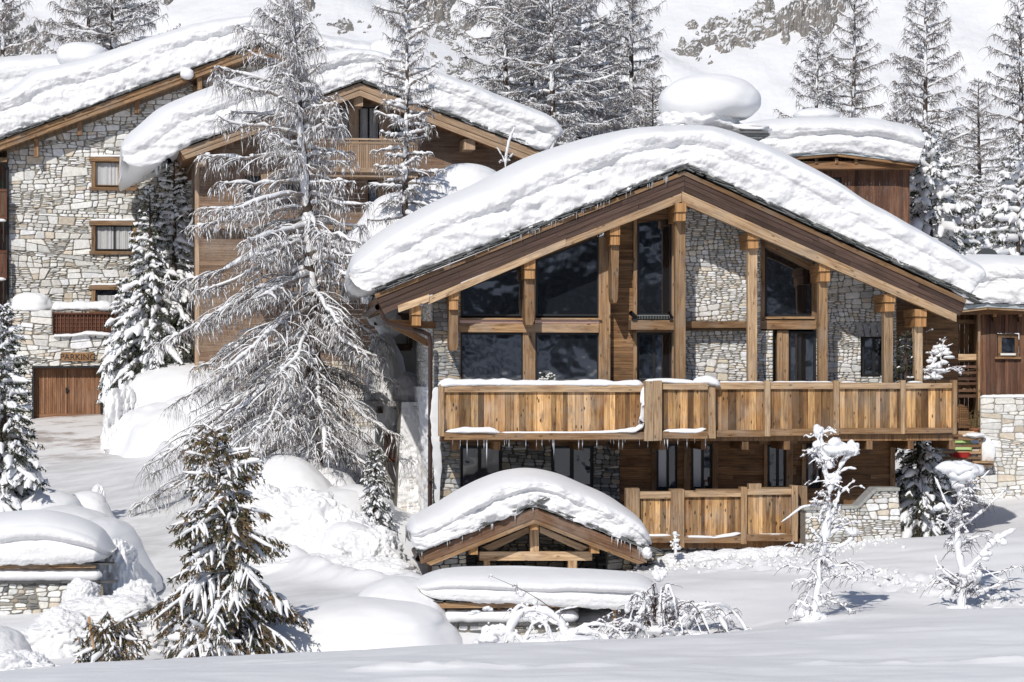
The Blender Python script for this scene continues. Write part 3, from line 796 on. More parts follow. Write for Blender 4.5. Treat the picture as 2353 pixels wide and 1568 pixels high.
for a, b, y0, y1 in ((1497, 1508, 1015, 1150), (1572, 1586, 1015, 1150), (1638, 1650, 1015, 1150), (1756, 1763, 1020, 1150), (1807, 1822, 1020, 1150), (1843, 1851, 1020, 1150), (2046, 2057, 995, 1125)):
    mb = MB(); bx(M, mb, a, b, y0, y1, 1.60, 1.72, 0, None, 'z'); mb.build('door_trim', M_BEAM, mc, M)
for a, b, y0, y1 in ((1036, 1170, 1010, 1024), (1230, 1395, 1010, 1024), (1500, 1652, 1003, 1018), (1745, 1832, 1003, 1021)):
    mb = MB(); bx(M, mb, a, b, y0, y1, 1.55, 1.75, 0, None, 'x'); mb.build('lintel', M_BEAM, mc, M)
# --- upper-left glazing, its posts and rails
mb = MB()
for a, b, y0, y1, d in ((1376, 1402, 545, 1000, .95), (1202, 1230, 762, 1000, .98), (1202, 1231, 600, 735, .98), (1456, 1464, 490, 880, 1.2), (1052, 1059, 650, 880, .99), (1545, 1553, 470, 880, 1.2)):
    bx(M, mb, a, b, y0, y1, d, d+.24, 0, (.5, .7, random.random()), 'z', .005)
bx(M, mb, 1054, 1376, 744, 764, .90, 1.2, 0, (.6, .9, .3), 'x', .004)
bx(M, mb, 1054, 1202, 731, 735, .86, 1.2, 0, (.9, .9, .3), 'x'); bx(M, mb, 1230, 1382, 731, 735, .86, 1.2, 0, (.9, .9, .5), 'x')
pxprism(M, mb, [(1056, 654), (1378, 528), (1378, 541), (1056, 666)], .95, 1.2, 0, (.3, .1, .3))
mb.build('glazing_timber', M_BEAM, mc, M)
mb = MB(); bx(M, mb, 1056, 1204, 736, 743.5, .93, 1.2); bx(M, mb, 1229, 1377, 736, 743.5, .93, 1.2)
mb.build('copper_flashing', mk_plain('new_copper', (.62, .40, .32), .4, .5, .2, 5, metal=.5), mc, M)
window(M, mc, 1060, 1203, 610, 727, 1.06, top=(664, 609)); window(M, mc, 1230, 1377, 545, 727, 1.06, top=(599, 542))
window(M, mc, 1057, 1203, 765, 880, 1.06); window(M, mc, 1229, 1377, 765, 880, 1.06)
window(M, mc, 1464, 1545, 495, 726, 1.42, top=(505, 482), mull=()); window(M, mc, 1464, 1545, 765, 880, 1.42, mull=(1503,), name='balcony_door')
mb = MB(); bx(M, mb, 1450, 1553, 736, 758, .75, 1.5, 0, (.4, .3, .3)); bx(M, mb, 1462, 1553, 758, 764, .9, 1.5, 0, (.2, .2, .3))
bx(M, mb, 1575, 1724, 738, 754, .95, 1.38, 0, (.2, .2, .8), 'x', .006); bx(M, mb, 1575, 1724, 755, 759, 1.05, 1.38, 0, (.1, .0, .8), 'x')
mb.build('ledge_beam', M_BEAM, mc, M)
snow_strip(M, None, [(M.U(1470, .85), .85, M.Z(1500, 750, .85)), (M.U(1550, .85), .85, M.Z(1500, 748, .85))], .09, h=1.2, seed=3, root=mc, name='ledge_snow', lump=.2)
mb = MB()                                              # wire guard and two spotlights on the ledge
for k in range(22):
    u = M.U(1466+k*3.6, .95); mb.beam((u, .95, M.Z(1500, 734, .95)), (u, .95, M.Z(1500, 725, .95)), .006, .006)
mb.beam((M.U(1464, .95), .95, M.Z(1500, 725, .95)), (M.U(1545, .95), .95, M.Z(1500, 725, .95)), .008, .008)
mb.build('wire_guard', M_ZINC, mc, M)
for x in (1455, 1541):
    mb = MB(); k = 1 if x < 1500 else .6
    lpipe(M, mb, [(M.U(x-6*k, .6), .6, M.Z(x, 719, .6)), (M.U(x+7*k, .75), .75, M.Z(x, 731, .75))], .055*k)
    bx(M, mb, x-2, x+9*k, 731, 737, .7, .85); mb.build('spotlight', M_BLACK, mc, M)
# right trapezoid window in its timber frame
mb = MB()
bx(M, mb, 1745, 1757, 545, 748, 1.5, 1.8, 0, None, 'z'); bx(M, mb, 1866, 1877, 640, 748, 1.5, 1.8, 0, None, 'z')
bx(M, mb, 1745, 1876, 735, 757, 1.45, 1.8, 0, (.2, .7, .3)); bx(M, mb, 1757, 1872, 728, 733, 1.4, 1.8, 0, (.8, .8, .3))
pxprism(M, mb, [(1745, 548), (1877, 610), (1877, 628), (1745, 562)], 1.5, 1.8, 0)
bx(M, mb, 1786, 1798, 760, 1000, 1.55, 1.8, 0, (.9, .5, .3), 'z'); bx(M, mb, 1798.5, 1812, 760, 1000, 1.57, 1.8, 0, (.6, .8, .3), 'z')
mb.build('window_timber', M_BEAM, mc, M)
window(M, mc, 1757, 1866, 565, 728, 1.66, top=(566, 612)); window(M, mc, 1812, 1874, 762, 880, 1.7, mull=(1838,), name='balcony_door')
mb = MB(); bx(M, mb, 1774, 1787, 758, 1000, 1.75, 1.8); mb.build('door_panel', M_BLACK, mc, M)
window(M, mc, 1980, 2032, 774, 864, 1.95, mull=(2008,))
window(M, mc, 2062, 2100, 772, 880, 2.7)
window(M, mc, 1057, 1153, 1024, 1130, 1.72, mull=(1102,), fw=.07, glass=M_GLASSL); window(M, mc, 1267, 1363, 1024, 1120, 1.72, mull=(1314,), fw=.07, glass=M_GLASSL)
snowpane = mk_glass('frosted_glass', (.30, .33, .38), rough=.25)
for (a, b, y0, y1), sp in ((W1, 0), (W2, 0), (W3, 1), (W4, 1)):
    o = window(M, mc, a, b, y0, y1, 1.78, mull=((a+b)/2+2,), fw=.05, name='terrace_door', glass=M_GLASSL)
    if not sp:
        g = MB(); bx(M, g, a+4, (a+b)/2-1, y0+7, y1-9, 1.77, 1.775); g.build('frosted_pane', snowpane, o, None, dz=M.zb)
# inner walls/ceiling so that daylight does not leak through the shell
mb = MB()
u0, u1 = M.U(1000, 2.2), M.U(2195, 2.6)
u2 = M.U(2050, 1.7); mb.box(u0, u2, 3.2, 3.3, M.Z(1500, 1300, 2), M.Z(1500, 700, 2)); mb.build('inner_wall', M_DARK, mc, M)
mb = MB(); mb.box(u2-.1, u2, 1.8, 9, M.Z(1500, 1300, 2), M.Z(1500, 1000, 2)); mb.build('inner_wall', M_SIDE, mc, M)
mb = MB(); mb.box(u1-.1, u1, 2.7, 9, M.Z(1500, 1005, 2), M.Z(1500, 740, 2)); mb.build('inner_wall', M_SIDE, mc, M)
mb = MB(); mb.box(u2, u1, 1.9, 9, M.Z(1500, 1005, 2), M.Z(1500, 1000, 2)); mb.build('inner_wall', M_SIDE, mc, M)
# --- balcony
def rail_seg(x0, x1, yt, ytop, yb, ybb, d, seed, parent=mc, fr=M, mat=M_PLANK, pw=.13, rj=.006, beams=(.16, .16)):
    """top rail, planks, bottom beam between two picture columns"""
    mb = MB(); bx(fr, mb, x0, x1, yt, ytop, d-.06, d+.12, 0, (.6, .6, random.random()), 'x', rj); mb.build('top_rail', M_BEAML, parent, fr)
    mb = MB()
    z0, z1 = fr.Z((x0+x1)/2, yb, d), fr.Z((x0+x1)/2, ytop, d)
    boards(mb, [[(fr.U(x0, d), z0), (fr.U(x1, d), z0), (fr.U(x1, d), z1), (fr.U(x0, d), z1)]], [], d+.055, .03, pw, True, seed, vary=.45, jit=.012)
    mb.build('plank_panel', mat, parent, fr)
    mb = MB(); bx(fr, mb, x0, x1, yb, ybb, d-.10, d+.16, 0, (.3, .5, random.random()), 'x', rj); mb.build('bottom_beam', M_BEAM, parent, fr)
def bpost(x0, x1, y0, y1, d, dd=.2, parent=mc, fr=M, mat=M_BEAML):
    mb = MB(); bx(fr, mb, x0, x1, y0, y1, d-.08, d+dd, 0, None, 'z', .007); mb.build('balcony_post', mat, parent, fr)
rail_seg(1021, 1481, 885, 901, 994, 1011, -.45, 21)
bpost(1008, 1021, 884, 1003, -.45); bpost(1480, 1500, 876, 1013, -.5, .24); bpost(1500.5, 1521, 875, 1013, -.47, .24)
segs = [(1521, 1626, 881, 896, 991, 1008), (1643, 1757, 879, 895, 989, 1004), (1770, 1915, 879, 894, 986, 1001), (1928, 2070, 880, 894, 984, 998), (2081, 2190, 881, 893, 983, 996)]
for i, sg in enumerate(segs): rail_seg(*sg, -.38 if i == 0 else -.1, 30+i)
bpost(1625, 1644, 887, 1008, -.25); bpost(1757, 1770, 875, 1003, -.14); bpost(1915, 1928, 875, 1000, -.14); bpost(2070, 2081, 874, 998, -.14); bpost(2189, 2199, 874, 998, -.14)
mb = MB(); zd = M.Z(1500, 1000, 0)
mb.box(M.U(1012, 0), M.U(2190, 0), -.35+.3, 1.9, zd-.14, zd, 0, None, 'y'); mb.box(M.U(1012, 0), M.U(1500, 0), -.36, .1, zd-.13, zd-.01, 0, None, 'x')
for x in range(1040, 2190, 95): mb.box(M.U(x, 0), M.U(x, 0)+.14, -.05, 1.6, zd-.34, zd-.145, 0, None, 'y')
mb.build('balcony_deck', M_SIDE, mc, M)
S = lambda x, y, d: M.at(x, y, d)
snow_strip(M, None, [S(1006, 886, -.42), S(1030, 884, -.42), S(1120, 883, -.42), S(1300, 884, -.42), S(1478, 884, -.42)], [.15, .17, .12, .13, .11], h=.9, seed=4, root=mc, name='rail_snow')
snow_strip(M, None, [S(1478, 879, -.42), S(1520, 877, -.40), S(1600, 880, -.35)], [.09, .09, .08], h=.8, seed=14, root=mc, name='rail_snow')
snow_strip(M, None, [S(1590, 879, -.35), S(1622, 878, -.30), S(1655, 886, -.25)], [.08, .15, .14], h=1.0, seed=24, root=mc, name='rail_snow')
for a, b in ((1655, 1756), (1772, 1913), (1930, 1968), (2084, 2120)):
    snow_strip(M, None, [S(a, 879, -.04), S(b, 879, -.04)], .05, h=.6, seed=a, root=mc, name='rail_snow')
snow_strip(M, None, [S(1024, 993, -.52), S(1060, 992, -.52), S(1125, 992, -.52), S(1150, 995, -.52)], [.07, .10, .12, .05], h=.9, seed=5, root=mc, name='foot_snow')
snow_strip(M, None, [S(1150, 995, -.52), S(1380, 995, -.52), S(1460, 991, -.52), S(1478, 978, -.52), S(1479, 930, -.54), S(1479, 890, -.52)], [.03, .04, .10, .14, .08, .06], h=.9, seed=6, root=mc, name='foot_snow')
snow_strip(M, None, [S(1524, 992, -.42), S(1600, 994, -.42), S(1622, 986, -.42)], [.07, .09, .06], h=.9, seed=7, root=mc, name='foot_snow')
snow_strip(M, None, [S(1023, 992, -.5), S(1022, 955, -.5)], [.08, .03], h=.9, seed=8, root=mc, name='foot_snow')
snow_strip(M, None, [S(1551, 870, .35), S(1551, 820, .35), S(1551, 760, .35)], [.05, .03, .02], h=.9, seed=9, root=mc, name='post_snow')
snow_strip(M, None, [S(1003, 890, .2), S(1002, 960, .3), S(1002, 1010, .4), S(1006, 1080, .7), S(1004, 1160, .8)], [.10, .13, .12, .07, .05], h=.8, seed=19, root=mc, name='post_snow', lump=.6)
lens = [random.uniform(.06, .30) for _ in range(34)]+[.5, .62, .45]
icicles(M, mc, [S(1040, 1011, -.45), S(1500, 1011, -.45), S(1650, 1006, -.3)], lens, 6, .011)
snow_strip(M, None, [S(1236, 874, .9), S(1262, 876, .9)], .06, h=1, seed=40, root=mc, name='sill_snow')
# --- downpipe
mb = MB(); lpipe(M, mb, [S(877, 712, .1), S(879, 728, .12), S(890, 742, .2), S(930, 754, .3), S(972, 763, .42), S(986, 770, .5), S(989, 790, .55), S(989, 900, .6), S(988, 1180, .7)], .052)
for y in (1000, 1100): bx(M, mb, 983, 995, y, y+5, .5, .7)
mb.build('downpipe', M_COPPER, mc, M)
mb = MB()
lpipe(M, mb, [S(868, 706, .0), (M.at(868, 706, 0)[0]-.05, 9, M.at(868, 706, 0)[2])], .07)
mb.build('gutter', M_COPPER, mc, M)
# knee brace behind the downpipe
mb = MB(); mb.beam(S(905, 748, .9), S(985, 790, 1.0), .16, .14); mb.beam(S(890, 742, .9), S(1000, 748, .95), .18, .16); mb.build('knee_brace', M_SIDE, mc, M)
# --- lower terrace (in front of the ground-floor doors)
Tt = -.9
rail_seg(1468, 1542, 1130, 1146, 1232, 1247, Tt, 51); rail_seg(1572, 1704, 1128, 1142, 1232, 1248, Tt, 52); rail_seg(1716, 1822, 1124, 1137, 1228, 1244, Tt, 53)
for a, b, y0, y1 in ((1439, 1470, 1123, 1236), (1542, 1572, 1125, 1259), (1703, 1716, 1120, 1250), (1820, 1834, 1116, 1245)): bpost(a, b, y0, y1, Tt-.03, .26)
bpost(1722, 1750, 1112, 1240, Tt+.9); 
mb = MB(); bx(M, mb, 1750, 1836, 1120, 1130, Tt+.85, Tt+1.0); mb.build('rear_rail', M_BEAM, mc, M); mb = MB(); bx(M, mb, 1600, 1724, 1124, 1132, Tt+.8, Tt+.95); mb.build('rear_rail', M_BEAM, mc, M)
bpost(1836, 1855, 1117, 1245, Tt+.35)
mb = MB(); zt_ = M.Z(1640, 1240, Tt)
mb.box(M.U(1440, Tt), M.U(1850, Tt), Tt+.1, 1.6, zt_-.2, zt_, 0, None, 'y'); mb.build('terrace_deck', M_SIDE, mc, M)
mb = MB()
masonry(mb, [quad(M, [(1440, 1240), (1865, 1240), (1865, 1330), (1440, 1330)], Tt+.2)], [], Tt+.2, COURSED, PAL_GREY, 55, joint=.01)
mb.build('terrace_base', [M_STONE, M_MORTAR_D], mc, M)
snow_strip(M, None, [S(1470, 1232, Tt-.06), S(1542, 1231, Tt-.06)], .05, h=.7, seed=71, root=mc, name='foot_snow')
snow_strip(M, None, [S(1574, 1234, Tt-.06), S(1640, 1236, Tt-.06), S(1680, 1231, Tt-.06), S(1703, 1226, Tt-.06)], [.05, .05, .07, .06], h=.8, seed=72, root=mc, name='foot_snow')
snow_strip(M, None, [S(1740, 1229, Tt-.06), S(1815, 1229, Tt-.06)], .04, h=.7, seed=73, root=mc, name='foot_snow')
# --- chimney with its slab and mushroom of snow
mb = MB(); cd = 4.0
bx(M, mb, 1600, 1690, 305, 420, cd, cd+.9); 
masonry(mb, [quad(M, [(1600, 296), (1700, 296), (1700, 430), (1600, 430)], cd)], [], cd, MED, PAL_CHAL, 61)
ch = mb.build('chimney', [M_STONE, M_MORTAR], mc, M)
mb = MB()
for i, (a, b, y0, y1) in enumerate(((1660, 1766, 301, 306), (1650, 1770, 306, 311), (1668, 1752, 311, 318), (1590, 1700, 298, 304))): bx(M, mb, a, b, y0, y1, cd-.7+.05*i, cd+1.3, 0, (.16+.03*i,)*3)
mb.build('chimney_slab', M_SLATE, ch, None, dz=M.zb)
c = M.at(1635, 245, cd+.2); k = 60/6000*1.07
lst = [blob((M.at(1634, 236, cd)[0], cd+.3, M.Z(1634, 230, cd)), (1.22, 1.1, .66), 5, 46, .10, .8, exp=.92, flat_bottom=.62, detail=.012),
       blob((M.at(1612, 268, cd)[0], cd+.3, M.Z(1612, 272, cd)), (1.0, .85, .40), 8, 44, .25, 1.6, exp=.9, detail=.07, crumb=.10)]
lst.append(blob((M.at(1715, 297, cd)[0], cd+.15, M.Z(1715, 296, cd)), (.60, .6, .12), 9, 24, .25, 2.5, exp=.8, detail=.08))
lst.append(blob((M.at(1600, 296, cd)[0], cd+.15, M.Z(1600, 296, cd)), (.65, .6, .18), 10, 24, .25, 2.5, exp=.8, detail=.08))
blobs('snow_mushroom', lst, M_SNOW, ch, M.zb)

# ================================================================== low stone wall with stepped cap beside the terrace
random.seed(5)
RW = Frame(1960, 58.6, 6, -4.4)
rw = RW.root('garden_wall', 'low rubble retaining wall with a sloping slab cap at the right corner of the chalet', 'stone wall')
mb = MB()
masonry(mb, [quad(RW, [(1850, 1170), (1970, 1166), (1970, 1290), (1850, 1290)], 0), quad(RW, [(1970, 1166), (2012, 1126), (2064, 1126), (2076, 1290), (1970, 1290)], 0)], [], 0, MED, PAL_WHITE, 77, back=.5)
mb.build('masonry', [M_STONE, M_MORTAR], rw, RW)
mb = MB()
pxprism(RW, mb, [(1848, 1166), (1972, 1162), (1972, 1169), (1848, 1173)], -.07, .55, 0, (.38, .38, .35))
pxprism(RW, mb, [(1972, 1162), (2012, 1121), (2014, 1129), (1973, 1169)], -.07, .55, 0, (.33, .33, .31))
pxprism(RW, mb, [(2012.5, 1121), (2068, 1121), (2068, 1128), (2014, 1129)], -.07, .55, 0, (.36, .36, .33))
mb.build('cap_slab', M_STONE, rw, RW)

# ================================================================== ENTRANCE PORCH
random.seed(21)
E = Frame(1228, 56.2, 4, -4.9)
ep = E.root('entrance_porch', 'small open gabled porch of timber and stone under lumpy snow, in front of the chalet', 'porch')
mb = MB()
pxprism(E, mb, [(962, 1274), (1228, 1166), (1228, 1192), (968, 1297)], 0, .08, 0, (.6, .5, .2), along=(0, 1))
pxprism(E, mb, [(1228, 1166), (1490, 1268), (1486, 1294), (1228, 1192)], 0, .08, 0, (.5, .6, .2))
mb.build('fascia_boards', M_FASCIA if False else mk_wood('porch_fascia', (.16, .085, .05), (.24, .14, .085), (.07, .04, .025), knots=.3), ep, E)
mb = MB()
pxprism(E, mb, [(975, 1292), (1228, 1192), (1228, 1203), (990, 1300)], .02, .18, 0, (.6, .6, .2))
pxprism(E, mb, [(1228, 1192), (1484, 1293), (1466, 1297), (1228, 1203)], .02, .18, 0, (.3, .4, .2))
mb.build('barge_beam', M_BEAM, ep, E)
mb = MB(); zo = lambda px, py: (lambda q: (q[0], q[2]))(E.at(px, py, .08))
L0, AP, R0 = zo(962, 1274), zo(1228, 1166), zo(1490, 1268)
mb.prism([L0, AP, (AP[0], AP[1]-.2), (L0[0]+.05, L0[1]-.2)], .08, 3.0); mb.prism([AP, R0, (R0[0]-.05, R0[1]-.2), (AP[0], AP[1]-.2)], .08, 3.0)
mb.build('roof', M_SIDE, ep, E)
slates(E, ep, [((964, 1270), (1226, 1163)), ((1230, 1163), (1490, 1264))], 9, cnt=4)
rows = [(939, 1224, 937, 1218), (944, 1242, 937, 1206), (954, 1260, 941, 1194), (974, 1266, 948, 1184), (1000, 1256, 962, 1178), (1040, 1240, 1010, 1152), (1090, 1219, 1060, 1122), (1140, 1199, 1110, 1098), (1190, 1180, 1160, 1082), (1228, 1165, 1215, 1077),
        (1270, 1178, 1280, 1088), (1330, 1203, 1340, 1112), (1390, 1226, 1390, 1134), (1430, 1243, 1435, 1162), (1465, 1258, 1470, 1190), (1482, 1264, 1484, 1215), (1490, 1262, 1491, 1235), (1492, 1256, 1493, 1246)]
snow_roof(E, ep, rows, 2.9, d0=-.06, seed=33, N=420, amp=1.1, dtop=1.6, Href=.85, lump=.10, lumpy=1.6)
mb = MB()                                              # tie beam, king post, braces, purlin ends, posts
bx(E, mb, 1102, 1360, 1268, 1289, .55, .8, 0, (.9, .9, .2), 'x', .008); bx(E, mb, 1306, 1326, 1289, 1420, .55, .8, 0, None, 'z')
bx(E, mb, 1112, 1126, 1289, 1420, .6, .8, 0, None, 'z')
pxprism(E, mb, [(1108, 1258), (1216, 1210), (1216, 1224), (1128, 1268)], .6, .78); pxprism(E, mb, [(1240, 1210), (1352, 1258), (1336, 1268), (1240, 1224)], .6, .78)
bx(E, mb, 1218, 1238, 1196, 1268, .58, .82, 0, None, 'z')
mb.build('truss', M_BEAML, ep, E)
for x0, x1, y0, y1 in ((1218, 1236, 1194, 1218), (1079, 1098, 1250, 1275), (1358, 1377, 1248, 1272)):
    mb = MB(); bx(E, mb, x0, x1, y0, y1, .12, .9, 0, (.4, .6, .4), 'y'); mb.build('purlin', M_END, ep, E)
mb = MB()
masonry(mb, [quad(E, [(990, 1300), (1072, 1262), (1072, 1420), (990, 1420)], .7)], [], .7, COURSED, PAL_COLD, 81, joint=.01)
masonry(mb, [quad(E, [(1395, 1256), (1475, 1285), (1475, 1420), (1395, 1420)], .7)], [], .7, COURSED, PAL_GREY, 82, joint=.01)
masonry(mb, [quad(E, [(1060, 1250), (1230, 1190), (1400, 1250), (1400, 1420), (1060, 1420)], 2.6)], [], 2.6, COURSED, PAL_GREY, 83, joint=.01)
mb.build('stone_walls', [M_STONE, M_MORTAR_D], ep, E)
mb = MB(); lpipe(E, mb, [E.at(985, 1288, .3), E.at(987, 1300, .35), E.at(987, 1400, .4)], .05); lpipe(E, mb, [E.at(962, 1284, .02), (E.at(962, 1284, 0)[0], 2.8, E.at(962, 1284, 0)[2])], .07); mb.build('downpipe', M_COPPER, ep, E)
icicles(E, ep, [E.at(966, 1270, -.1), E.at(1226, 1168, -.1)], [random.uniform(.05, .16) for _ in range(10)], 3)
icicles(E, ep, [E.at(1400, 1232, -.1), E.at(1490, 1266, -.1)], [random.uniform(.05, .3) for _ in range(12)], 4)
lst = [blob((E.at(1486, 1272, 0)[0], .0, E.Z(1486, 1270, 0)), (.12, .18, .14), 4, 18, .3, 2)]
blobs('eave_snow', lst, M_SNOWR, ep, E.zb)
# lantern of ice at the right eave
# ================================================================== MIDDLE CHALET (faded timber)
random.seed(31)
C = Frame(825, 80, 9, -2.5)
mid = C.root('chalet', 'faded brown timber chalet behind the big larch, with a curtained window under its snowy gable', 'chalet')
mb = MB()
pxprism(C, mb, [(413, 345), (827, 191), (827, 206), (420, 357)], 0, .1, 0, (.4, .4, .2)); pxprism(C, mb, [(827, 191), (1262, 357), (1246, 367), (827, 206)], 0, .1, 0, (.6, .4, .2))
pxprism(C, mb, [(420, 357), (827, 207), (827, 220), (427, 366)], .03, .2, 0, (.7, .4, .4)); pxprism(C, mb, [(827, 207), (1247, 367), (1225, 374), (827, 220)], .03, .2, 0, (.9, .6, .2))
mb.build('fascia_boards', M_SIDEB, mid, C)
zo = lambda px, py, d=.1: (lambda q: (q[0], q[2]))(C.at(px, py, d))
L0, AP, R0 = zo(413, 347), zo(827, 193), zo(1260, 358)
mb = MB(); mb.prism([L0, AP, (AP[0], AP[1]-.3), (L0[0]+.1, L0[1]-.3)], .1, 11); mb.prism([AP, R0, (R0[0]-.1, R0[1]-.3), (AP[0], AP[1]-.3)], .1, 11)
mb.build('roof', M_SIDE, mid, C)
slates(C, mid, [((413, 341), (825, 189)), ((829, 189), (1264, 354))], 13, cnt=4, proud=.12)
rows = [(280, 356, 278, 350), (284, 368, 277, 342), (300, 380, 279, 332), (332, 385, 283, 322), (376, 370, 292, 308), (412, 346, 312, 290), (450, 326, 360, 250), (510, 304, 440, 213), (580, 280, 530, 180), (660, 250, 620, 152), (740, 220, 690, 132), (800, 197, 750, 120), (830, 186, 810, 118),
        (870, 200, 870, 126), (930, 224, 950, 150), (1000, 252, 1040, 182), (1070, 280, 1120, 212), (1140, 306, 1190, 240), (1200, 330, 1235, 258), (1240, 346, 1262, 274), (1256, 350, 1275, 290), (1262, 346, 1279, 302), (1266, 335, 1280, 312)]
snow_roof(C, mid, rows, 10.5, d0=-.1, seed=41, N=560, amp=1.15, dtop=3.0, Href=1.3)
mb = MB(); lpipe(C, mb, [C.at(388, 370, -.1), C.at(375, 381, 1.2), C.at(350, 391, 3), C.at(317, 399, 5.5)], .09); mb.build('gutter', M_BLACK, mid, C)
icicles(C, mid, [C.at(384, 370, 0), C.at(360, 385, 1.5), C.at(318, 392, 5)], [random.uniform(.1, .35) for _ in range(40)], 5, .014)
d = 1.3
mb = MB()
holes = [hole(C, 764, 804, 246, 330, d), hole(C, 823, 872, 246, 330, d), hole(C, 897, 940, 268, 330, d), hole(C, 690, 740, 270, 330, d), hole(C, 560, 600, 405, 480, d), hole(C, 640, 690, 405, 480, d), hole(C, 845, 872, 402, 468, d), hole(C, 590, 700, 540, 640, d), hole(C, 740, 800, 540, 640, d)]
boards(mb, [quad(C, [(448, 345), (827, 205), (1208, 350), (1208, 900), (448, 900)], d)], holes, d, .05, .16, False, 41, vary=.2)
mb.build('siding', M_SIDEM, mid, C)
mb = MB()
for a, b, y0, y1 in ((448, 458, 355, 900), (802, 824, 225, 335), (872, 897, 250, 335), (740, 764, 262, 335), (868, 882, 400, 478), (1200, 1209, 352, 600), (600, 640, 400, 485)): mb = MB(); bx(C, mb, a, b, y0, y1, d-.08, d+.05, 0, None, 'z'); mb.build('wall_trim', M_SIDEB, mid, C)
for (a, b, y0, y1), cu in (((764, 804, 246, 330), 1), ((823, 872, 246, 330), 1), ((897, 940, 268, 330), 0), ((690, 740, 270, 330), 1), ((560, 600, 405, 480), 0), ((640, 690, 405, 480), 0), ((845, 872, 402, 468), 0), ((590, 700, 540, 640), 0), ((740, 800, 540, 640), 0)):
    window(C, mid, a, b, y0, y1, d+.08, curtain=[(.03, .45, .98), (.55, .97, .98)] if cu else None)
for x0, x1, y0, y1, dd in ((815, 834, 212, 244, .3), (457, 474, 353, 378, .3), (1066, 1092, 320, 344, .3), (640, 662, 272, 296, .3)):
    mb = MB(); bx(C, mb, x0, x1, y0, y1, dd-.05, 1.6, 0, (.9, .8, .4), 'y'); mb.build('purlin', M_SIDEB, mid, C)
mb = MB()                                              # upper balcony of slim pales
bx(C, mb, 700, 960, 318, 322, 0, .12); bx(C, mb, 700, 960, 326, 331, .02, .1); bx(C, mb, 700, 960, 386, 396, 0, .2)
for i in range(52): bx(C, mb, 702+i*5, 704.6+i*5, 322, 388, .04, .07, 0, None, 'z')
zz = C.Z(830, 396, .1); mb.box(C.U(700, .1), C.U(960, .1), .1, d, zz-.15, zz)
mb.build('balcony', M_SIDEB, mid, C)
mb = MB()                                              # lower balcony
bx(C, mb, 590, 900, 608, 616, -.6, -.4); bx(C, mb, 590, 900, 668, 680, -.6, -.3)
for i in range(26): bx(C, mb, 592+i*12, 600+i*12, 614, 670, -.55, -.5, 0, None, 'z')
zz = C.Z(740, 676, -.5); mb.box(C.U(590, 0), C.U(900, 0), -.5, d, zz-.15, zz)
mb.build('balcony', M_SIDEB, mid, C)
snow_strip(C, None, [C.at(590, 590, -.2), C.at(740, 586, -.2), C.at(900, 590, -.2)], [.35, .42, .35], h=1.1, seed=47, root=mid, name='balcony_snow')
mb = MB(); bx(C, mb, 458, 1208, 515, 528, d-.4, d, 0, None, 'x'); mb.build('storey_beam', M_SIDEB, mid, C)
mb = MB()
masonry(mb, [quad(C, [(448, 830), (1208, 830), (1208, 1050), (448, 1050)], d-.05)], [], d-.05, BIG, PAL_CHAL, 45)
mb.build('stone_base', [M_STONE, M_MORTAR], mid, C)
mb = MB(); u = C.U(450, d); mb.box(u, u+.1, d, 5, C.Z(450, 900, d), C.Z(450, 360, d), 0, None, 'y'); mb.build('side_wall', M_SIDEM, mid, C)
mb = MB(); u = C.U(1206, d); mb.box(u-.1, u, d, 10, C.Z(450, 900, d), C.Z(450, 360, d), 0, None, 'y'); mb.build('side_wall', M_SIDEM, mid, C)
ch = MB(); cdd = 6.0; bx(C, ch, 880, 915, 150, 240, cdd, cdd+.8); cho = ch.build('chimney', M_STONE, mid, C)
blobs('snow_mushroom', [blob((C.at(896, 116, cdd)[0], cdd+.4, C.Z(896, 122, cdd)), (.62, .62, .52), 51, 26, .12, 1, exp=.8, detail=.03)], M_SNOW, cho, C.zb)

# ================================================================== LEFT STONE HOUSE
random.seed(41)
D = Frame(590, 90, 9, -1.6)
st = D.root('stone_house', 'tall white rubble stone house with a long snow-laden gable verge at the left', 'house')
mb = MB()
pxprism(D, mb, [(-60, 346), (590, 106), (590, 117), (-60, 356)], 0, .12, 0, (.3, .6, .2)); pxprism(D, mb, [(590, 106), (690, 142), (690, 154), (590, 117)], 0, .12, 0, (.2, .3, .2))
pxprism(D, mb, [(-60, 356.5), (590, 117), (590, 127), (-60, 367)], .04, .2, 0, (.5, .5, .9)); pxprism(D, mb, [(590, 117), (690, 154), (690, 165), (590, 128)], .04, .2, 0, (.6, .6, .2))
mb.build('fascia_boards', M_BEAM, st, D)
zo = lambda px, py, d=.1: (lambda q: (q[0], q[2]))(D.at(px, py, d))
L0, AP, R0 = zo(-80, 358), zo(590, 112), zo(900, 222)
mb = MB(); mb.prism([L0, AP, (AP[0], AP[1]-.25), (L0[0], L0[1]-.25)], .12, 12); mb.prism([AP, R0, (R0[0]-.1, R0[1]-.25), (AP[0], AP[1]-.25)], .12, 12)
mb.build('roof', M_SIDE, st, D)
slates(D, st, [((-50, 340), (588, 104)), ((592, 104), (690, 139))], 15, cnt=4, proud=.12)
rows = [(-120, 362, -160, 262), (-60, 342, -100, 250), (0, 315, -40, 228), (50, 296, 20, 206), (103, 278, 75, 163), (160, 258, 140, 148), (219, 238, 215, 127), (290, 212, 290, 103), (362, 184, 365, 80), (424, 162, 425, 61), (480, 143, 490, 47), (540, 118, 545, 42), (590, 100, 600, 46), (640, 118, 660, 61), (700, 140, 730, 80), (780, 170, 800, 91), (860, 200, 870, 104), (930, 226, 930, 130)]
snow_roof(D, st, rows, 12, d0=-.1, seed=61, N=560, amp=1.2, dtop=3.0, Href=1.3)
d = .95
wins = [(213, 309, 364, 434), (213, 309, 511, 581), (213, 309, 659, 720)]
mb = MB()
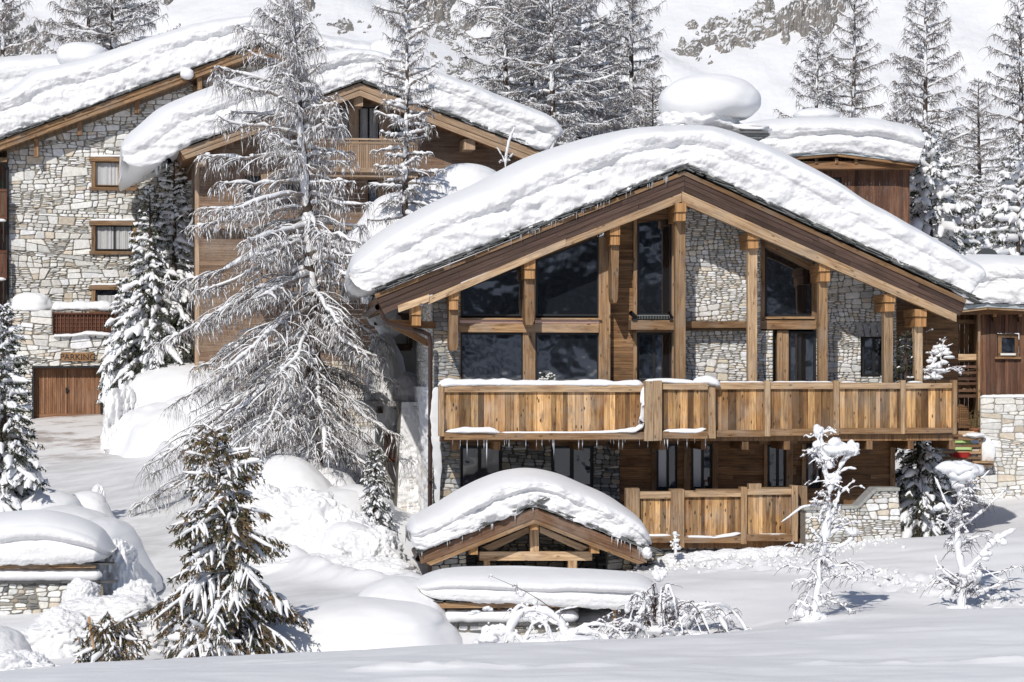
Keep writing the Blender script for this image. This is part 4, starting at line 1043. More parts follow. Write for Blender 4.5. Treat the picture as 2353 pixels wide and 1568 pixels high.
masonry(mb, [quad(D, [(18, 352), (575, 146), (603, 146), (720, 190), (720, 900), (18, 900)], d)], [hole(D, *w_, d) for w_ in wins], d, BIG, PAL_WHITE, 63, joint=.014, relief=.05)
mb.build('stone_wall', [M_STONE, M_MORTAR], st, D)
for i, (a, b, y0, y1) in enumerate(wins):
    window(D, st, a+6, b-4, y0+8, y1-6, d+.02, fmat=M_BLACK if i else M_BEAM, fw=.035, mull=(272,) if i == 0 else ((262,) if i == 1 else ()), curtain=([(.0, .60, .95), (.68, 1, .95)], [(.02, .485, .97), (.51, .98, .97)], [(0, 1, .75)])[i])
    mb = MB(); bx(D, mb, a-8, b+8, y0-3, y0+7, d-.12, d+.1, 0, (.4, .5, .4), 'x'); bx(D, mb, a-8, b+8, y1-4, y1+4, d-.14, d+.1, 0, (.2, .3, .4), 'x')
    bx(D, mb, a-3, a+6, y0+7, y1-4, d-.08, d+.1, 0, None, 'z'); bx(D, mb, b-4, b+4, y0+7, y1-4, d-.08, d+.1, 0, None, 'z')
    mb.build('window_surround', M_BEAM, st, D)
    snow_strip(D, None, [D.at(a-6, y0-4, d-.05), D.at(b+6, y0-4, d-.05)], .075, h=.8, seed=80+i, root=st, name='lintel_snow')
for x, y0, y1 in ((83, 315, 360), (183, 272, 310), (315, 222, 260), (462, 168, 202)):
    mb = MB(); bx(D, mb, x-5, x+5, y0+4, y1, .35, 1.2, 0, None, 'z'); mb.build('bracket', M_SIDE, st, D)
mb = MB(); bx(D, mb, 453, 464, 170, 206, .2, 1.3, 0, (.9, .5, .1), 'z'); mb.build('purlin', M_BEAM, st, D); mb = MB(); bx(D, mb, 444, 452, 178, 212, .5, 1.3, 0, (.1, .1, .1), 'z'); mb.build('purlin', M_BEAM, st, D)
mb = MB(); lpipe(D, mb, [D.at(430, 178, -.1), D.at(434, 186, 0), D.at(445, 193, .4), D.at(480, 205, .9)], .05); mb.build('downpipe', M_COPPER, st, D)
blobs('snow_knob', [blob((D.at(430, 169, -.2)[0], -.1, D.Z(430, 170, -.1)), (.24, .22, .19), 66, 18, .12, 1.5)], M_SNOW, st, D.zb)
mb = MB()                                              # timber wing with balconies at the picture's edge
boards(mb, [quad(D, [(-90, 370), (16, 345), (16, 900), (-90, 900)], 1.4)], [], 1.4, .05, .18, True, 67); mb.build('timber_wing', M_FASCIA, st, D)
mb = MB(); bx(D, mb, -60, 16, 362, 372, .4, 1.4); mb.build('wing_beam', M_BEAM, st, D)
for y0, y1 in ((434, 505), (575, 640)):
    mb = MB(); bx(D, mb, -60, 16, y0, y0+6, .3, .4, 0, None, 'x'); bx(D, mb, -60, 16, y1-8, y1, .3, .4, 0, None, 'x')
    for i in range(7): bx(D, mb, -58+i*11, -50+i*11, y0+5, y1-5, .33, .38, 0, None, 'z')
    mb.build('balcony', M_LATT, st, D)
    snow_strip(D, None, [D.at(-60, y1+3, .3), D.at(14, y1+3, .3)], .1, h=.7, seed=y0, root=st, name='balcony_snow')
mb = MB(); lpipe(D, mb, [D.at(2, 372, .7), D.at(12, 376, .7), D.at(17, 386, .75), D.at(17, 690, .8)], .06); mb.build('downpipe', M_BLACK, st, D)
mb = MB(); cdd = 6.5; bx(D, mb, 165, 215, 136, 240, cdd, cdd+.9); cho = mb.build('chimney', M_STONE, st, D)
blobs('snow_mushroom', [blob((D.at(188, 122, cdd)[0], cdd+.4, D.Z(188, 126, cdd)), (.96, .9, .50), 70, 30, .10, 1, exp=.8, flat_bottom=.8, detail=.02)], M_SNOW, cho, D.zb)

# roof further left, behind the stone house
B2 = Frame(60, 104, 9, 0)
b2 = B2.root('snowy_roof_house', 'house of which only a smooth snowy roof shows, far left behind the stone house', 'house')
rows = [(-160, 240, -160, 150), (-60, 240, -60, 136), (60, 240, 60, 126), (160, 250, 160, 123), (260, 255, 255, 122), (330, 255, 320, 150), (350, 240, 340, 200)]
snow_roof(B2, b2, rows, 9, seed=71, N=160, amp=.6, dtop=3.0)
mb = MB(); bx(B2, mb, -160, 330, 235, 500, .6, 8); mb.build('wall', M_STONE, b2, B2)

# ================================================================== GARAGE in front of the stone house
random.seed(51)
G = Frame(155, 85.5, 9, -1.45)
ga = G.root('garage', 'rubble stone garage with a ribbed brown double door and lattice railing on top', 'garage')
mb = MB()
masonry(mb, [quad(G, [(-90, 770), (420, 770), (420, 990), (-90, 990)], 0)], [hole(G, 75, 236, 842, 995, 0)], 0, BIG, PAL_WHITE, 91, joint=.014, relief=.05)
masonry(mb, [quad(G, [(28, 713), (121, 713), (121, 770), (28, 770)], 0)], [], 0, BIG, PAL_WHITE, 92, joint=.014, relief=.05)
mb.build('stone_wall', [M_STONE, M_MORTAR], ga, G)
mb = MB(); z = G.Z(150, 771, 0); mb.box(G.U(-90, 0), G.U(420, 0), .25, 4.2, z-.3, z); mb.build('flat_roof', M_MORTAR, ga, G)
for (x0, x1, sd) in ((121, 300, 1), (-60, 28, 2)):
    mb = MB(); rg = quad(G, [(x0, 722), (x1, 722), (x1, 768), (x0, 768)], .12)
    mb.prism(rg, .16, .2, None, 0, (.1, .1, .1))
    n = int((x1-x0)/8.6)
    for i in range(n+1):
        x = x0+(x1-x0)*i/n; bx(G, mb, x-1.2, x+1.2, 722, 768, .08, .12, 0, None, 'z')
        if i < n: bx(G, mb, x+3, x+5.6, 722, 768, .14, .158, 0, None, 'z')
    for y in (722, 731, 740, 749, 758, 766): bx(G, mb, x0, x1, y, y+2.2, .122, .14, 0, None, 'x')
    bx(G, mb, x0, x1, 718, 722.5, .05, .2, 0, None, 'x'); bx(G, mb, x0, x0+3, 718, 770, .06, .2, 0, None, 'z')
    mb.build('lattice_railing', M_LATT, ga, G)
snow_strip(G, None, [G.at(118, 711, .3), G.at(160, 708, .3), G.at(230, 709, .3), G.at(288, 716, .3)], [.22, .24, .27, .12], h=.95, seed=93, root=ga, name='rail_snow')
snow_strip(G, None, [G.at(0, 716, .3), G.at(20, 714, .3), G.at(60, 712, .3)], [.14, .16, .16], h=.8, seed=94, root=ga, name='rail_snow')
blobs('pier_snow', [blob((G.at(72, 698, .3)[0], .35, G.Z(72, 700, .3)), (.66, .45, .40), 95, 30, .16, 1.3, exp=.85, detail=.03, flat_bottom=.5)], M_SNOW, ga, G.zb)
snow_strip(G, None, [G.at(122, 773, -.1), G.at(170, 772, -.1), G.at(200, 767, -.1), G.at(270, 772, -.1)], [.09, .10, .18, .08], h=.7, seed=96, root=ga, name='ledge_snow')
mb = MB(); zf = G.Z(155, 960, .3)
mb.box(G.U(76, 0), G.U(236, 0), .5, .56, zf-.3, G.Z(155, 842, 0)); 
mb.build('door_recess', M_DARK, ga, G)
dr = MB()
for half in ((79, 155), (156, 231)):
    a = half[0]; i = 0
    while a < half[1]-1:
        b = min(half[1], a+4.6); bx(G, dr, a+.2, b-.2, 850, 951, .34+(.02 if i % 2 else 0), .42, 0, (random.random()*.5, random.random(), .2), 'z'); a = b; i += 1
bx(G, dr, 79, 231, 951, 960, .33, .42, 0, (.2, .5, .2), 'x'); bx(G, dr, 79, 231, 844, 850, .33, .42, 0, (.0, .0, .2), 'x')
do = dr.build('door', M_GAR, ga, G)
dh = MB(); bx(G, dh, 150.5, 155, 891, 903, .29, .34); lpipe(G, dh, [G.at(151, 893, .26), G.at(156, 893, .26), G.at(156, 899, .28)], .02); dh.build('handle', M_BLACK, do, None, dz=G.zb)
mb = MB(); bx(G, mb, 73, 78, 842, 962, -.02, .4, 0, None, 'z'); bx(G, mb, 232, 237, 842, 962, -.02, .4, 0, None, 'z'); bx(G, mb, 78, 232, 841, 846, -.02, .4, 0, None, 'x'); mb.build('door_frame', M_BLACK, ga, G)
mb = MB(); 
boards(mb, [quad(G, [(238, 845), (262, 845), (262, 970), (238, 970)], -.03)], [], -.03, .03, .14, True, 97); mb.build('side_panel', M_GAR, ga, G)
# sign
sg = D.root('parking_sign', 'small dark wooden board with the word PARKING fixed above the garage door', 'sign')
sg.location = (G.o[0], G.o[1], G.Z(178, 820, 0)); sg.rotation_euler = (0, 0, G.a)
mb = MB(); x0, x1 = G.U(140, -.08), G.U(217, -.08)
pts = [(x0, -.26), (x0+.4, -.275), (x1-.3, -.265), (x1, -.25), (x1+.005, .25), (x1-.5, .27), (x1-.75, .235), (x0+.3, .27), (x0, .26)]
pts = [(a, b*.54) for a, b in pts]
mb.prism(pts, -.10, -.045, None, 0, (.6, .9, .1)); mb.build('board', M_SIDE, sg)
cu = bpy.data.curves.new('lettering', 'FONT'); cu.body = 'PARKING'; cu.size = .27; cu.extrude = .006; cu.align_x = 'CENTER'; cu.align_y = 'CENTER'; cu.space_character = 1.02
to = bpy.data.objects.new('lettering', cu); COL.objects.link(to)
dg = bpy.context.evaluated_depsgraph_get(); me = bpy.data.meshes.new_from_object(to.evaluated_get(dg)); bpy.data.objects.remove(to)
to = bpy.data.objects.new('lettering', me); COL.objects.link(to); me.materials.append(M_BLACK); to.parent = sg
to.location = ((x0+x1)/2, -.105, -.02); to.rotation_euler = (R(90), 0, 0)

# ================================================================== HOUSE BEHIND ON THE RIGHT
random.seed(61)
H = Frame(1925, 86, -3, -1)
hb = H.root('back_chalet', 'low dark brown chalet with a flat snow slab, behind the nearest roof on the right', 'chalet')
rows = [(1700, 362, 1690, 300), (1712, 364, 1700, 285), (1750, 362, 1745, 275), (1800, 358, 1790, 270), (1860, 352, 1850, 268), (1925, 349, 1920, 268), (1990, 356, 1990, 270), (2040, 364, 2045, 278), (2090, 372, 2095, 290), (2110, 372, 2118, 305), (2114, 366, 2122, 320)]
snow_roof(H, hb, rows, 6, seed=101, N=300, amp=.9, dtop=2.0, Href=1.0)
mb = MB()
pxprism(H, mb, [(1700, 362), (1925, 348), (1925, 353), (1700, 369)], -.03, .1); pxprism(H, mb, [(1925, 348), (2110, 370), (2110, 376), (1925, 353)], -.03, .1); mb.build('metal_flashing', M_ZINC, hb, H)
mb = MB()
pxprism(H, mb, [(1700, 369), (1925, 353), (1925, 359), (1700, 377)], .0, .3); pxprism(H, mb, [(1925, 353), (2110, 376), (2110, 383), (1925, 359)], .0, .3)
mb.build('fascia_boards', M_SIDE, hb, H)
mb = MB(); boards(mb, [quad(H, [(1760, 366), (1925, 357), (2090, 378), (2090, 560), (1760, 560)], .9)], [hole(H, 1800, 1842, 388, 410, .9), hole(H, 1905, 1934, 408, 435, .9)], .9, .04, .14, True, 103)
mb.build('siding', M_RED, hb, H)
window(H, hb, 1800, 1842, 388, 410, 1.0); window(H, hb, 1905, 1934, 408, 435, 1.0)
mb = MB()
for x in (1876, 1922, 1967, 2010): bx(H, mb, x-3, x+4, 364, 376, .15, .9, 0, None, 'y'); mb.build('purlin', M_SIDE, hb, H); mb = MB()
bx(H, mb, 1750, 1843, 384, 389, .3, .9, 0, None, 'x')
mb.build('lintel', M_SIDE, hb, H)
z = H.Z(1900, 370, .1); mb = MB(); mb.box(H.U(1705, 0), H.U(2105, 0), .2, 6, z-.25, z); mb.build('roof', M_SIDE, hb, H)
blobs('snow_dome', [blob((H.at(1876, 262, 3)[0], 3, H.Z(1876, 266, 3)), (.8, .8, .25), 104, 24, .08, 1)], M_SNOW, hb, H.zb)

# ================================================================== RIGHT-HAND HOUSE
random.seed(71)
K = Frame(2250, 72, -4, -3.6)
kr = K.root('boarded_house', 'dark red-brown boarded house on a white stone base at the right edge, snow on top', 'house')
rows = [(2120, 712, 2110, 650), (2140, 714, 2130, 620), (2170, 712, 2165, 600), (2215, 702, 2210, 586), (2270, 697, 2265, 583), (2330, 699, 2330, 584), (2400, 704, 2400, 588), (2460, 708, 2460, 592)]
snow_roof(K, kr, rows, 7, d0=-.25, seed=111, N=300, amp=1.1, dtop=2.2, Href=1.15)
mb = MB(); pxprism(K, mb, [(2120, 712), (2268, 697), (2268, 706), (2120, 722)], -.14, .1); pxprism(K, mb, [(2268, 697), (2460, 706), (2460, 715), (2268, 706)], -.14, .1); mb.build('metal_flashing', M_ZINC, kr, K)
mb = MB(); pxprism(K, mb, [(2120, 722), (2268, 706), (2268, 711), (2120, 729)], -.1, .3, 0, (.9, .9, .1)); pxprism(K, mb, [(2268, 706), (2460, 714), (2460, 720), (2268, 711)], -.1, .3, 0, (.9, .9, .1)); mb.build('fascia_boards', M_BEAM, kr, K)
z = K.Z(2300, 712, .1); mb = MB(); mb.box(K.U(2130, 0), K.U(2460, 0), .1, 7, z-.12, z); mb.build('roof', M_SIDE, kr, K)
mb = MB(); boards(mb, [quad(K, [(2250, 712), (2460, 716), (2460, 912), (2250, 912)], .8)], [hole(K, 2291, 2342, 766, 822, .8)], .8, .05, .12, True, 113, jit=.03)
mb.build('siding', M_RED, kr, K)
window(K, kr, 2293, 2340, 768, 820, .82, fmat=M_SIDE, fw=.10)
mb = MB(); bx(K, mb, 2286, 2346, 820, 825, .62, .82); mb.build('window_sill', M_BEAM, kr, K)
mb = MB(); bx(K, mb, 2299, 2334, 812, 817, .74, .76); mb.build('window_bar', flat('white_paint', (.75, .75, .73)), kr, K)
for x in (2286, 2345): mb = MB(); bx(K, mb, x-4, x+4, 712, 728, .2, .9, 0, (.9, .9, .1), 'y'); bx(K, mb, x-3, x+3, 729, 740, .5, .9, 0, (0, 0, 0), 'z'); mb.build('purlin', M_SIDE, kr, K)
mb = MB(); masonry(mb, [quad(K, [(2252, 915), (2460, 915), (2460, 1260), (2252, 1260)], .4)], [], .4, [(.5, .6, .26), (.3, .45, .12), (.2, .3, .2)], PAL_WHITE, 114, joint=.010, relief=.03)
masonry(mb, [quad(K, [(2150, 1020), (2252, 1020), (2252, 1260), (2150, 1260)], .45)], [], .45, [(.5, .6, .26), (.3, .45, .12), (.2, .3, .2)], PAL_WHITE, 115, joint=.010, relief=.03)
mb.build('stone_base', [M_STONE, mk_plain('pale_mortar', (.34, .32, .28), .95)], kr, K)
snow_strip(K, None, [K.at(2252, 913, .45), K.at(2460, 912, .45)], .10, h=.7, seed=115, root=kr, name='ledge_snow', lump=.15)
mb = MB(); boards(mb, [quad(K, [(2120, 720), (2250, 712), (2250, 1010), (2120, 1010)], 1.8)], [hole(K, 2124, 2178, 760, 872, 1.8)], 1.8, .04, .12, True, 116)
mb.build('porch_siding', M_SIDE, kr, K)
mb = MB(); bx(K, mb, 2247, 2253, 716, 1000, .6, 1.9, 0, None, 'z'); bx(K, mb, 2172, 2182, 758, 872, 1.7, 1.85, 0, (.9, .9, .9), 'z'); bx(K, mb, 2120, 2182, 752, 760, 1.7, 1.85, 0, (.8, .9, .9), 'x'); bx(K, mb, 2150, 2248, 735, 745, 1.2, 1.4, 0, (.5, .5, .5), 'x')
mb.build('door_trim', M_BEAM, kr, K)
mb = MB(); bx(K, mb, 2124, 2154, 760, 872, 2.2, 2.25); mb.build('door', M_DARK, kr, K)
A = np.zeros((40, 2, 3)); us = np.linspace(K.U(2154, 1.9), K.U(2173, 1.9), 40); A[:, :, 0] = us[:, None]; A[:, :, 1] = 1.95+.03*np.sin(us*60)[:, None]; A[:, 0, 2] = K.Z(2160, 872, 1.9); A[:, 1, 2] = K.Z(2160, 760, 1.9)
mb = MB(); mb.grid(A); mb.build('curtain', flat('maroon_cloth', (.13, .018, .03)), kr, K, smooth=True)
mb = MB()                                              # slatted terrace fence, then the lower one
for y in (840, 854, 868, 879, 895, 908): bx(K, mb, 2180, 2248, y, y+6, 1.0, 1.08, 0, None, 'x', .004)
mb.build('slat_screen', M_RED, kr, K)
mb = MB()
for y in (1006, 1022, 1037, 1050): bx(K, mb, 2165, 2254, y, y+6, .1, .16, 0, None, 'x', .004)
bx(K, mb, 2188, 2193, 1000, 1058, .16, .22, 0, None, 'z'); bx(K, mb, 2250, 2255, 1000, 1062, .16, .22, 0, None, 'z'); bx(K, mb, 2235, 2285, 1060, 1065, 0, .4); bx(K, mb, 2235, 2285, 1068, 1072, .05, .4)
mb.build('slat_fence', M_BEAM, kr, K)
z = K.Z(2200, 1000, 1); mb = MB(); mb.box(K.U(2150, 1), K.U(2252, 1), .3, 1.8, z-.1, z); mb.box(K.U(2178, 1), K.U(2248, 1), 1.1, 1.8, K.Z(2200, 912, 1), K.Z(2200, 905, 1))
mb.box(K.U(2178, 1), K.U(2248, 1), 1.1, 1.8, K.Z(2200, 832, 1), K.Z(2200, 828, 1)); mb.build('terrace_shelves', M_BEAM, kr, K)
blobs('terrace_snow', [blob((K.at(2268, 1040, .35)[0], .38, K.Z(2268, 1040, .35)), (.22, .16, .36), 117, 30, .25, 1.5, detail=.1), blob((K.at(2150, 1000, .2)[0], .2, K.Z(2150, 1003, .2)), (.5, .3, .12), 118, 20, .25, 2), blob((K.at(2240, 1000, .2)[0], .2, K.Z(2240, 1001, .2)), (.3, .2, .08), 119, 20, .25, 2)], M_SNOW, kr, K.zb)
mb = MB(); th_ = np.linspace(0, math.pi, 24); u0_ = K.at(2269, 585, 3)[0]; z0_ = K.Z(2269, 590, 3)
pts = [(u0_+.30*math.cos(a), z0_+.24*math.sin(a)) for a in th_]; mb.prism(pts, 3, 3.5); mb.build('roof_vent', flat('vent_grey', (.05, .055, .06)), kr, K)
# things on that terrace
def thing(fr, name, label, cat, px, py, d, group=None):
    q = fr.at(px, py, d); o = bpy.data.objects.new(name, None); COL.objects.link(o)
    o.location = (fr.o[0]+q[0]*fr.c-q[1]*fr.s, fr.o[1]+q[0]*fr.s+q[1]*fr.c, q[2]); o.rotation_euler = (0, 0, fr.a); o.empty_display_size = .2
    return tag(o, label, cat, group)
t = thing(K, 'firewood_stack', 'split firewood and boards stacked on the shelf behind the dark slats of the right-hand house', 'firewood', 2213, 905, 1.3)
mb = MB(); rr = random.Random(4)
for i in range(90):
    x = rr.uniform(-.42, .40); z_ = rr.uniform(0, .62); mb.beam((x, -.1+rr.uniform(0, .04), z_+.04), (x+rr.uniform(.10, .2), .0, z_+.04+rr.uniform(-.01, .01)), .2, rr.uniform(.04, .08), 0, (0, 0, 1), None)
mb.build('logs', M_BEAML, t)
t = thing(K, 'plank_pile', 'short pale planks piled on the upper shelf above the firewood', 'planks', 2205, 828, 1.3)
mb = MB()
for i in range(5): mb.box(-.35+.01*i, .1, -.2, .1, .03*i+.02*(i > 0)*0+.002*i, .03*i+.028, 0, None)
mb.box(-.12, .44, -.3, -.22, .0, .17, 0, (1, 1, 1)); mb.build('planks', M_BEAML, t)
t = thing(K, 'wicker_chair', 'round-backed brown wicker chair on the lower terrace shelf of the right-hand house', 'chair', 2208, 1000, 1.0)
mb = MB(); th_ = np.linspace(0, 2*math.pi, 25)[:-1]
mb.prism([(.24*math.cos(a), .52+.34*math.sin(a)) for a in th_], .1, .14)
o_ = mb.build('backrest', flat('wicker_brown', (.16, .085, .04), .8), t)
mb = MB()
for i in range(9): mb.beam((-.22+i*.055, .095, .25), (-.22+i*.055, .095, .8), .012, .012)
for i in range(11): mb.beam((-.2, .088, .24+i*.055), (.2, .088, .24+i*.055), .012, .012)
mb.build('weave', M_SIDE, t)
mb = MB(); mb.box(-.25, .25, -.3, .1, .2, .26); mb.build('seat', bpy.data.materials['wicker_brown'], t)
for sx in (-.22, .22): mb = MB(); mb.beam((sx, -.26, 0), (sx, -.26, .2), .03, .03); mb.build('leg', bpy.data.materials['wicker_brown'], t)
t = thing(K, 'flower_pot', 'terracotta pot with a dry plant beside the wicker chair', 'plant pot', 2240, 1003, .55)
def lathe(mb, prof, n=20, c=(0, 0), col=(.5, .5, .5)):
    vs = []; 
    for r, z in prof: vs += [(c[0]+r*math.cos(2*math.pi*k/n), c[1]+r*math.sin(2*math.pi*k/n), z) for k in range(n)]
    fs = [(i*n+k, i*n+(k+1) % n, (i+1)*n+(k+1) % n, (i+1)*n+k) for i in range(len(prof)-1) for k in range(n)]
    mb.add(vs, fs, 0, col)
mb = MB(); lathe(mb, [(0, 0), (.10, 0), (.14, .18), (.155, .18), (.155, .23), (.13, .23), (.12, .2), (0, .2)]); mb.build('pot', flat('terracotta', (.30, .12, .06), .8), t, smooth=False)
mb = MB()
for i in range(26): mb.beam((rr.uniform(-.05, .05), rr.uniform(-.05, .05), .2), (rr.uniform(-.18, .18), rr.uniform(-.1, .1), rr.uniform(.35, .75)), .008, .008, 0)
for i in range(40): a = (rr.uniform(-.16, .16), rr.uniform(-.1, .1), rr.uniform(.3, .7)); mb.beam(a, (a[0]+.05, a[1], a[2]+.03), .03, .006)
mb.build('dry_stems', flat('dry_plant', (.16, .12, .05), .8), t)
t = thing(K, 'wooden_crate', 'shallow pale wooden crate in front of the wicker chair', 'crate', 2212, 1005, .5)
mb = MB(); mb.box(-.3, .3, -.2, -.18, 0, .17, 0, (1, .8, .2)); mb.box(-.3, .3, .18, .2, 0, .17); mb.box(-.3, -.28, -.179, .179, 0, .17); mb.box(.28, .3, -.179, .179, 0, .17); mb.box(-.279, .279, -.179, .179, .0, .02); mb.build('crate_boards', M_BEAML, t)
t = thing(K, 'snow_sledge', 'light green moulded sledge standing behind the slats of the low fence', 'sledge', 2212, 1050, .35)
mb = MB(); pts = [(-.24, 0), (.24, 0), (.26, .25), (.2, .36), (-.2, .36), (-.26, .25)]; mb.prism([(a, b+.12) for a, b in pts], 0, .06); mb.build('shell', flat('lime_plastic', (.42, .62, .20), .4), t)
mb = MB(); mb.prism([(a*.75, b*.7+.17) for a, b in pts], -.012, 0); mb.build('inner_tray', flat('lime_plastic_pale', (.55, .75, .35), .4), t)
t = thing(K, 'red_tub', 'red plastic tub on the ground below the light green sledge', 'tub', 2208, 1052, .3)
mb = MB(); lathe(mb, [(0, 0), (.26, 0), (.30, .13), (.31, .13), (.31, .15), (.27, .15), (.25, .05), (0, .05)]); mb.build('tub', flat('red_plastic', (.45, .03, .025), .4), t)

# ================================================================== LEAN-TO BETWEEN THE CHALET AND THE LARCH
random.seed(81)
Q_ = Frame(905, 67.5, 8, -3.6)
lq = Q_.root('annex', 'shaded pale annex with a leaning snow heap on its slab roof, left of the chalet', 'annex')
mb = MB(); bx(Q_, mb, 888, 1010, 745, 1180, 1.6, 1.7, 0); bx(Q_, mb, 866, 935, 935, 1180, 1.0, 1.6); mb.build('wall', M_RENDER, lq, Q_)
mb = MB(); bx(Q_, mb, 846, 958, 922, 934, -.5, 2.5, 0, (.42, .41, .39)); bx(Q_, mb, 905, 1000, 911, 916, .1, 2.5, 0, (.12, .12, .12)); mb.build('slab_roof', M_SLATE, lq, Q_)
mb = MB(); bx(Q_, mb, 868, 880, 936, 950, -.2, 2); bx(Q_, mb, 880, 1000, 934, 960, .4, .6); mb.beam(Q_.at(905, 936, -.1), Q_.at(894, 980, .9), .09, .09); mb.build('roof_timber', M_FASCIA, lq, Q_)
mb = MB()
bx(Q_, mb, 885, 920, 1000, 1004, .0, .1); bx(Q_, mb, 885, 920, 1052, 1062, 0, .9)
for i in range(9): bx(Q_, mb, 886+i*3.8, 888.6+i*3.8, 1003, 1054, .02, .05, 0, None, 'z')
mb.build('balcony', M_LATT, lq, Q_)
mb = MB(); bx(Q_, mb, 860, 1005, 720, 748, .3, 2.5); bx(Q_, mb, 912, 945, 790, 806, .9, 1.6); bx(Q_, mb, 940, 948, 760, 800, .9, 1.6); mb.build('eave_timber', M_FASCIA, lq, Q_)
V1 = blob((Q_.at(888, 860, .3)[0], .6, Q_.Z(888, 880, .3)), (.50, .8, 1.25), 121, 44, .16, 1.0, exp=.95, detail=.05, skew=-.12, crumb=.06)
V2 = blob((Q_.at(920, 890, .3)[0], .6, Q_.Z(920, 905, .3)), (.85, .8, .62), 122, 34, .2, 1.2, detail=.05, crumb=.1)
V3 = blob((Q_.at(875, 905, .3)[0], .3, Q_.Z(875, 910, .3)), (.42, .6, .26), 123, 30, .2, 1.2, detail=.05)
V4 = blob((Q_.at(880, 706, .3)[0], .6, Q_.Z(880, 716, .3)), (.42, .7, .40), 124, 30, .22, 1.3, detail=.06)
V5 = blob((Q_.at(900, 735, .3)[0], .7, Q_.Z(905, 738, .3)), (.36, .5, .40), 125, 30, .22, 1.3, detail=.06)
blobs('snow_heap', [V1, V2, V3, V4, V5], M_SNOWR, lq, Q_.zb)
# buttress of stone and frozen snow beside the downpipe
BT = Frame(955, 66.3, 8, -4.6)
bt = BT.root('stone_buttress', 'rubble buttress plastered with frozen snow between the annex and the copper downpipe', 'buttress')
mb = MB(); masonry(mb, [quad(BT, [(922, 925), (985, 925), (990, 1330), (905, 1330)], 0)], [], 0, MED, PAL_CHAL, 131, back=.8); mb.build('masonry', [M_STONE, M_MORTAR], bt, BT)
n1, n2 = 90, 200
uu, zz = np.meshgrid(np.linspace(0, 1, n1), np.linspace(0, 1, n2), indexing='ij')
A = np.zeros((n1, n2, 3)); zb_, zt_ = BT.Z(950, 1325, 0), BT.Z(950, 924, 0)
xl = BT.U(905, 0)+(BT.U(922, 0)-BT.U(905, 0))*zz; xr = BT.U(988, 0)
A[..., 0] = xl+(xr-xl)*uu; A[..., 2] = zb_+(zt_-zb_)*zz
f = fbm(A[..., 0]*1.8, A[..., 2]*1.5, oct=5, seed=15)+.25*fbm(A[..., 0]*9, A[..., 2]*11, oct=3, seed=16)+.38*np.clip((zz-.35)/.3, -.35, 1)+.04
A[..., 1] = -.035-np.clip(f, -.2, .6)*.14
m_ = MB(); m_.grid(A); m_.build('frozen_snow', M_SNOWR, bt, BT, smooth=True)
# ================================================================== GROUND
def tps_fit(C):
    X = C[:, :2]; z = C[:, 2]; n = len(X)
    r = np.linalg.norm(X[:, None]-X[None], axis=2); Kk = np.where(r > 0, r*r*np.log(r+1e-9), 0)+np.eye(n)*.6
    Pm = np.c_[np.ones(n), X]; A = np.zeros((n+3, n+3)); A[:n, :n] = Kk; A[:n, n:] = Pm; A[n:, :n] = Pm.T
    return X, np.linalg.solve(A, np.r_[z, 0, 0, 0])
ctl = []
for px, py, Y in [(100, 1568, 36), (1176, 1568, 36), (2250, 1568, 36), (400, 1508, 43), (800, 1500, 43.5), (1176, 1484, 44), (1700, 1462, 44), (2300, 1432, 44), (-300, 1560, 43), (2700, 1420, 44),
                  (160, 960, 85.2), (160, 1000, 81.5), (165, 1060, 77), (210, 1150, 70), (280, 1240, 63.5), (340, 1330, 58), (420, 1392, 54.5), (620, 1350, 55), (620, 1440, 51),
                  (-60, 1400, 53), (40, 1410, 52.5), (230, 1400, 52), (60, 1180, 62), (-200, 1150, 64), (300, 1035, 78), (735, 1100, 66), (860, 1200, 61), (550, 1070, 70), (450, 1050, 74), (640, 1040, 72),
                  (700, 1110, 64), (830, 1150, 62), (900, 1290, 58.5), (850, 1366, 53.5), (760, 1400, 51), (900, 1420, 50), (1080, 1345, 55), (1250, 1340, 55), (1250, 1400, 51.2), (1500, 1312, 56), (1500, 1390, 51), (1100, 1496, 49.2), (1280, 1492, 49.2),
                  (1700, 1288, 57.4), (1700, 1380, 51), (1850, 1272, 58), (2000, 1255, 58.7), (2000, 1400, 49), (2250, 1340, 52), (2110, 1250, 59.5), (2353, 1170, 69), (2300, 1225, 62), (2500, 1200, 65), (2600, 1330, 52), (2353, 1400, 48),
                  (1176, 900, 90), (500, 870, 100), (0, 930, 98), (2353, 950, 95), (1900, 930, 88)]:
    ctl.append(P(px, py, Y))
for x in (-30, -12, 0, 12, 30):
    ctl += [(x, 0, -2.3), (x, 18, -3.0), (x, 28, -3.7), (x, 130, 2.0), (x, 175, 5.0)]
for x, y in ((-9.5, 47.3), (-4, 47.6), (0, 47.4)): ctl.append((x, y, -5.12))
ctl += [P(a, b_, c_) for a, b_, c_ in ((1868, 1427, 47.5), (2205, 1414, 50), (1510, 1479, 48.2), (1600, 1468, 49), (255, 1517, 45.8), (470, 1524, 46.6), (556, 1517, 47.6))]
ctl += [(x, y, -4.25) for x in (-1, 4, 9) for y in (60, 65, 70)]+[(40, 60, -3.2), (-40, 60, -2.6), (-40, 90, 0), (40, 95, .5)]
TX, TW = tps_fit(np.array(ctl, float))
def ground(x, y):
    x = np.asarray(x, float); y = np.asarray(y, float); sh = x.shape; x = x.ravel(); y = y.ravel()
    z = TW[-3]+TW[-2]*x+TW[-1]*y
    for (a, b), w_ in zip(TX, TW):
        r2 = (x-a)**2+(y-b)**2; z = z+w_*.5*r2*np.log(r2+1e-12)
    return z.reshape(sh)
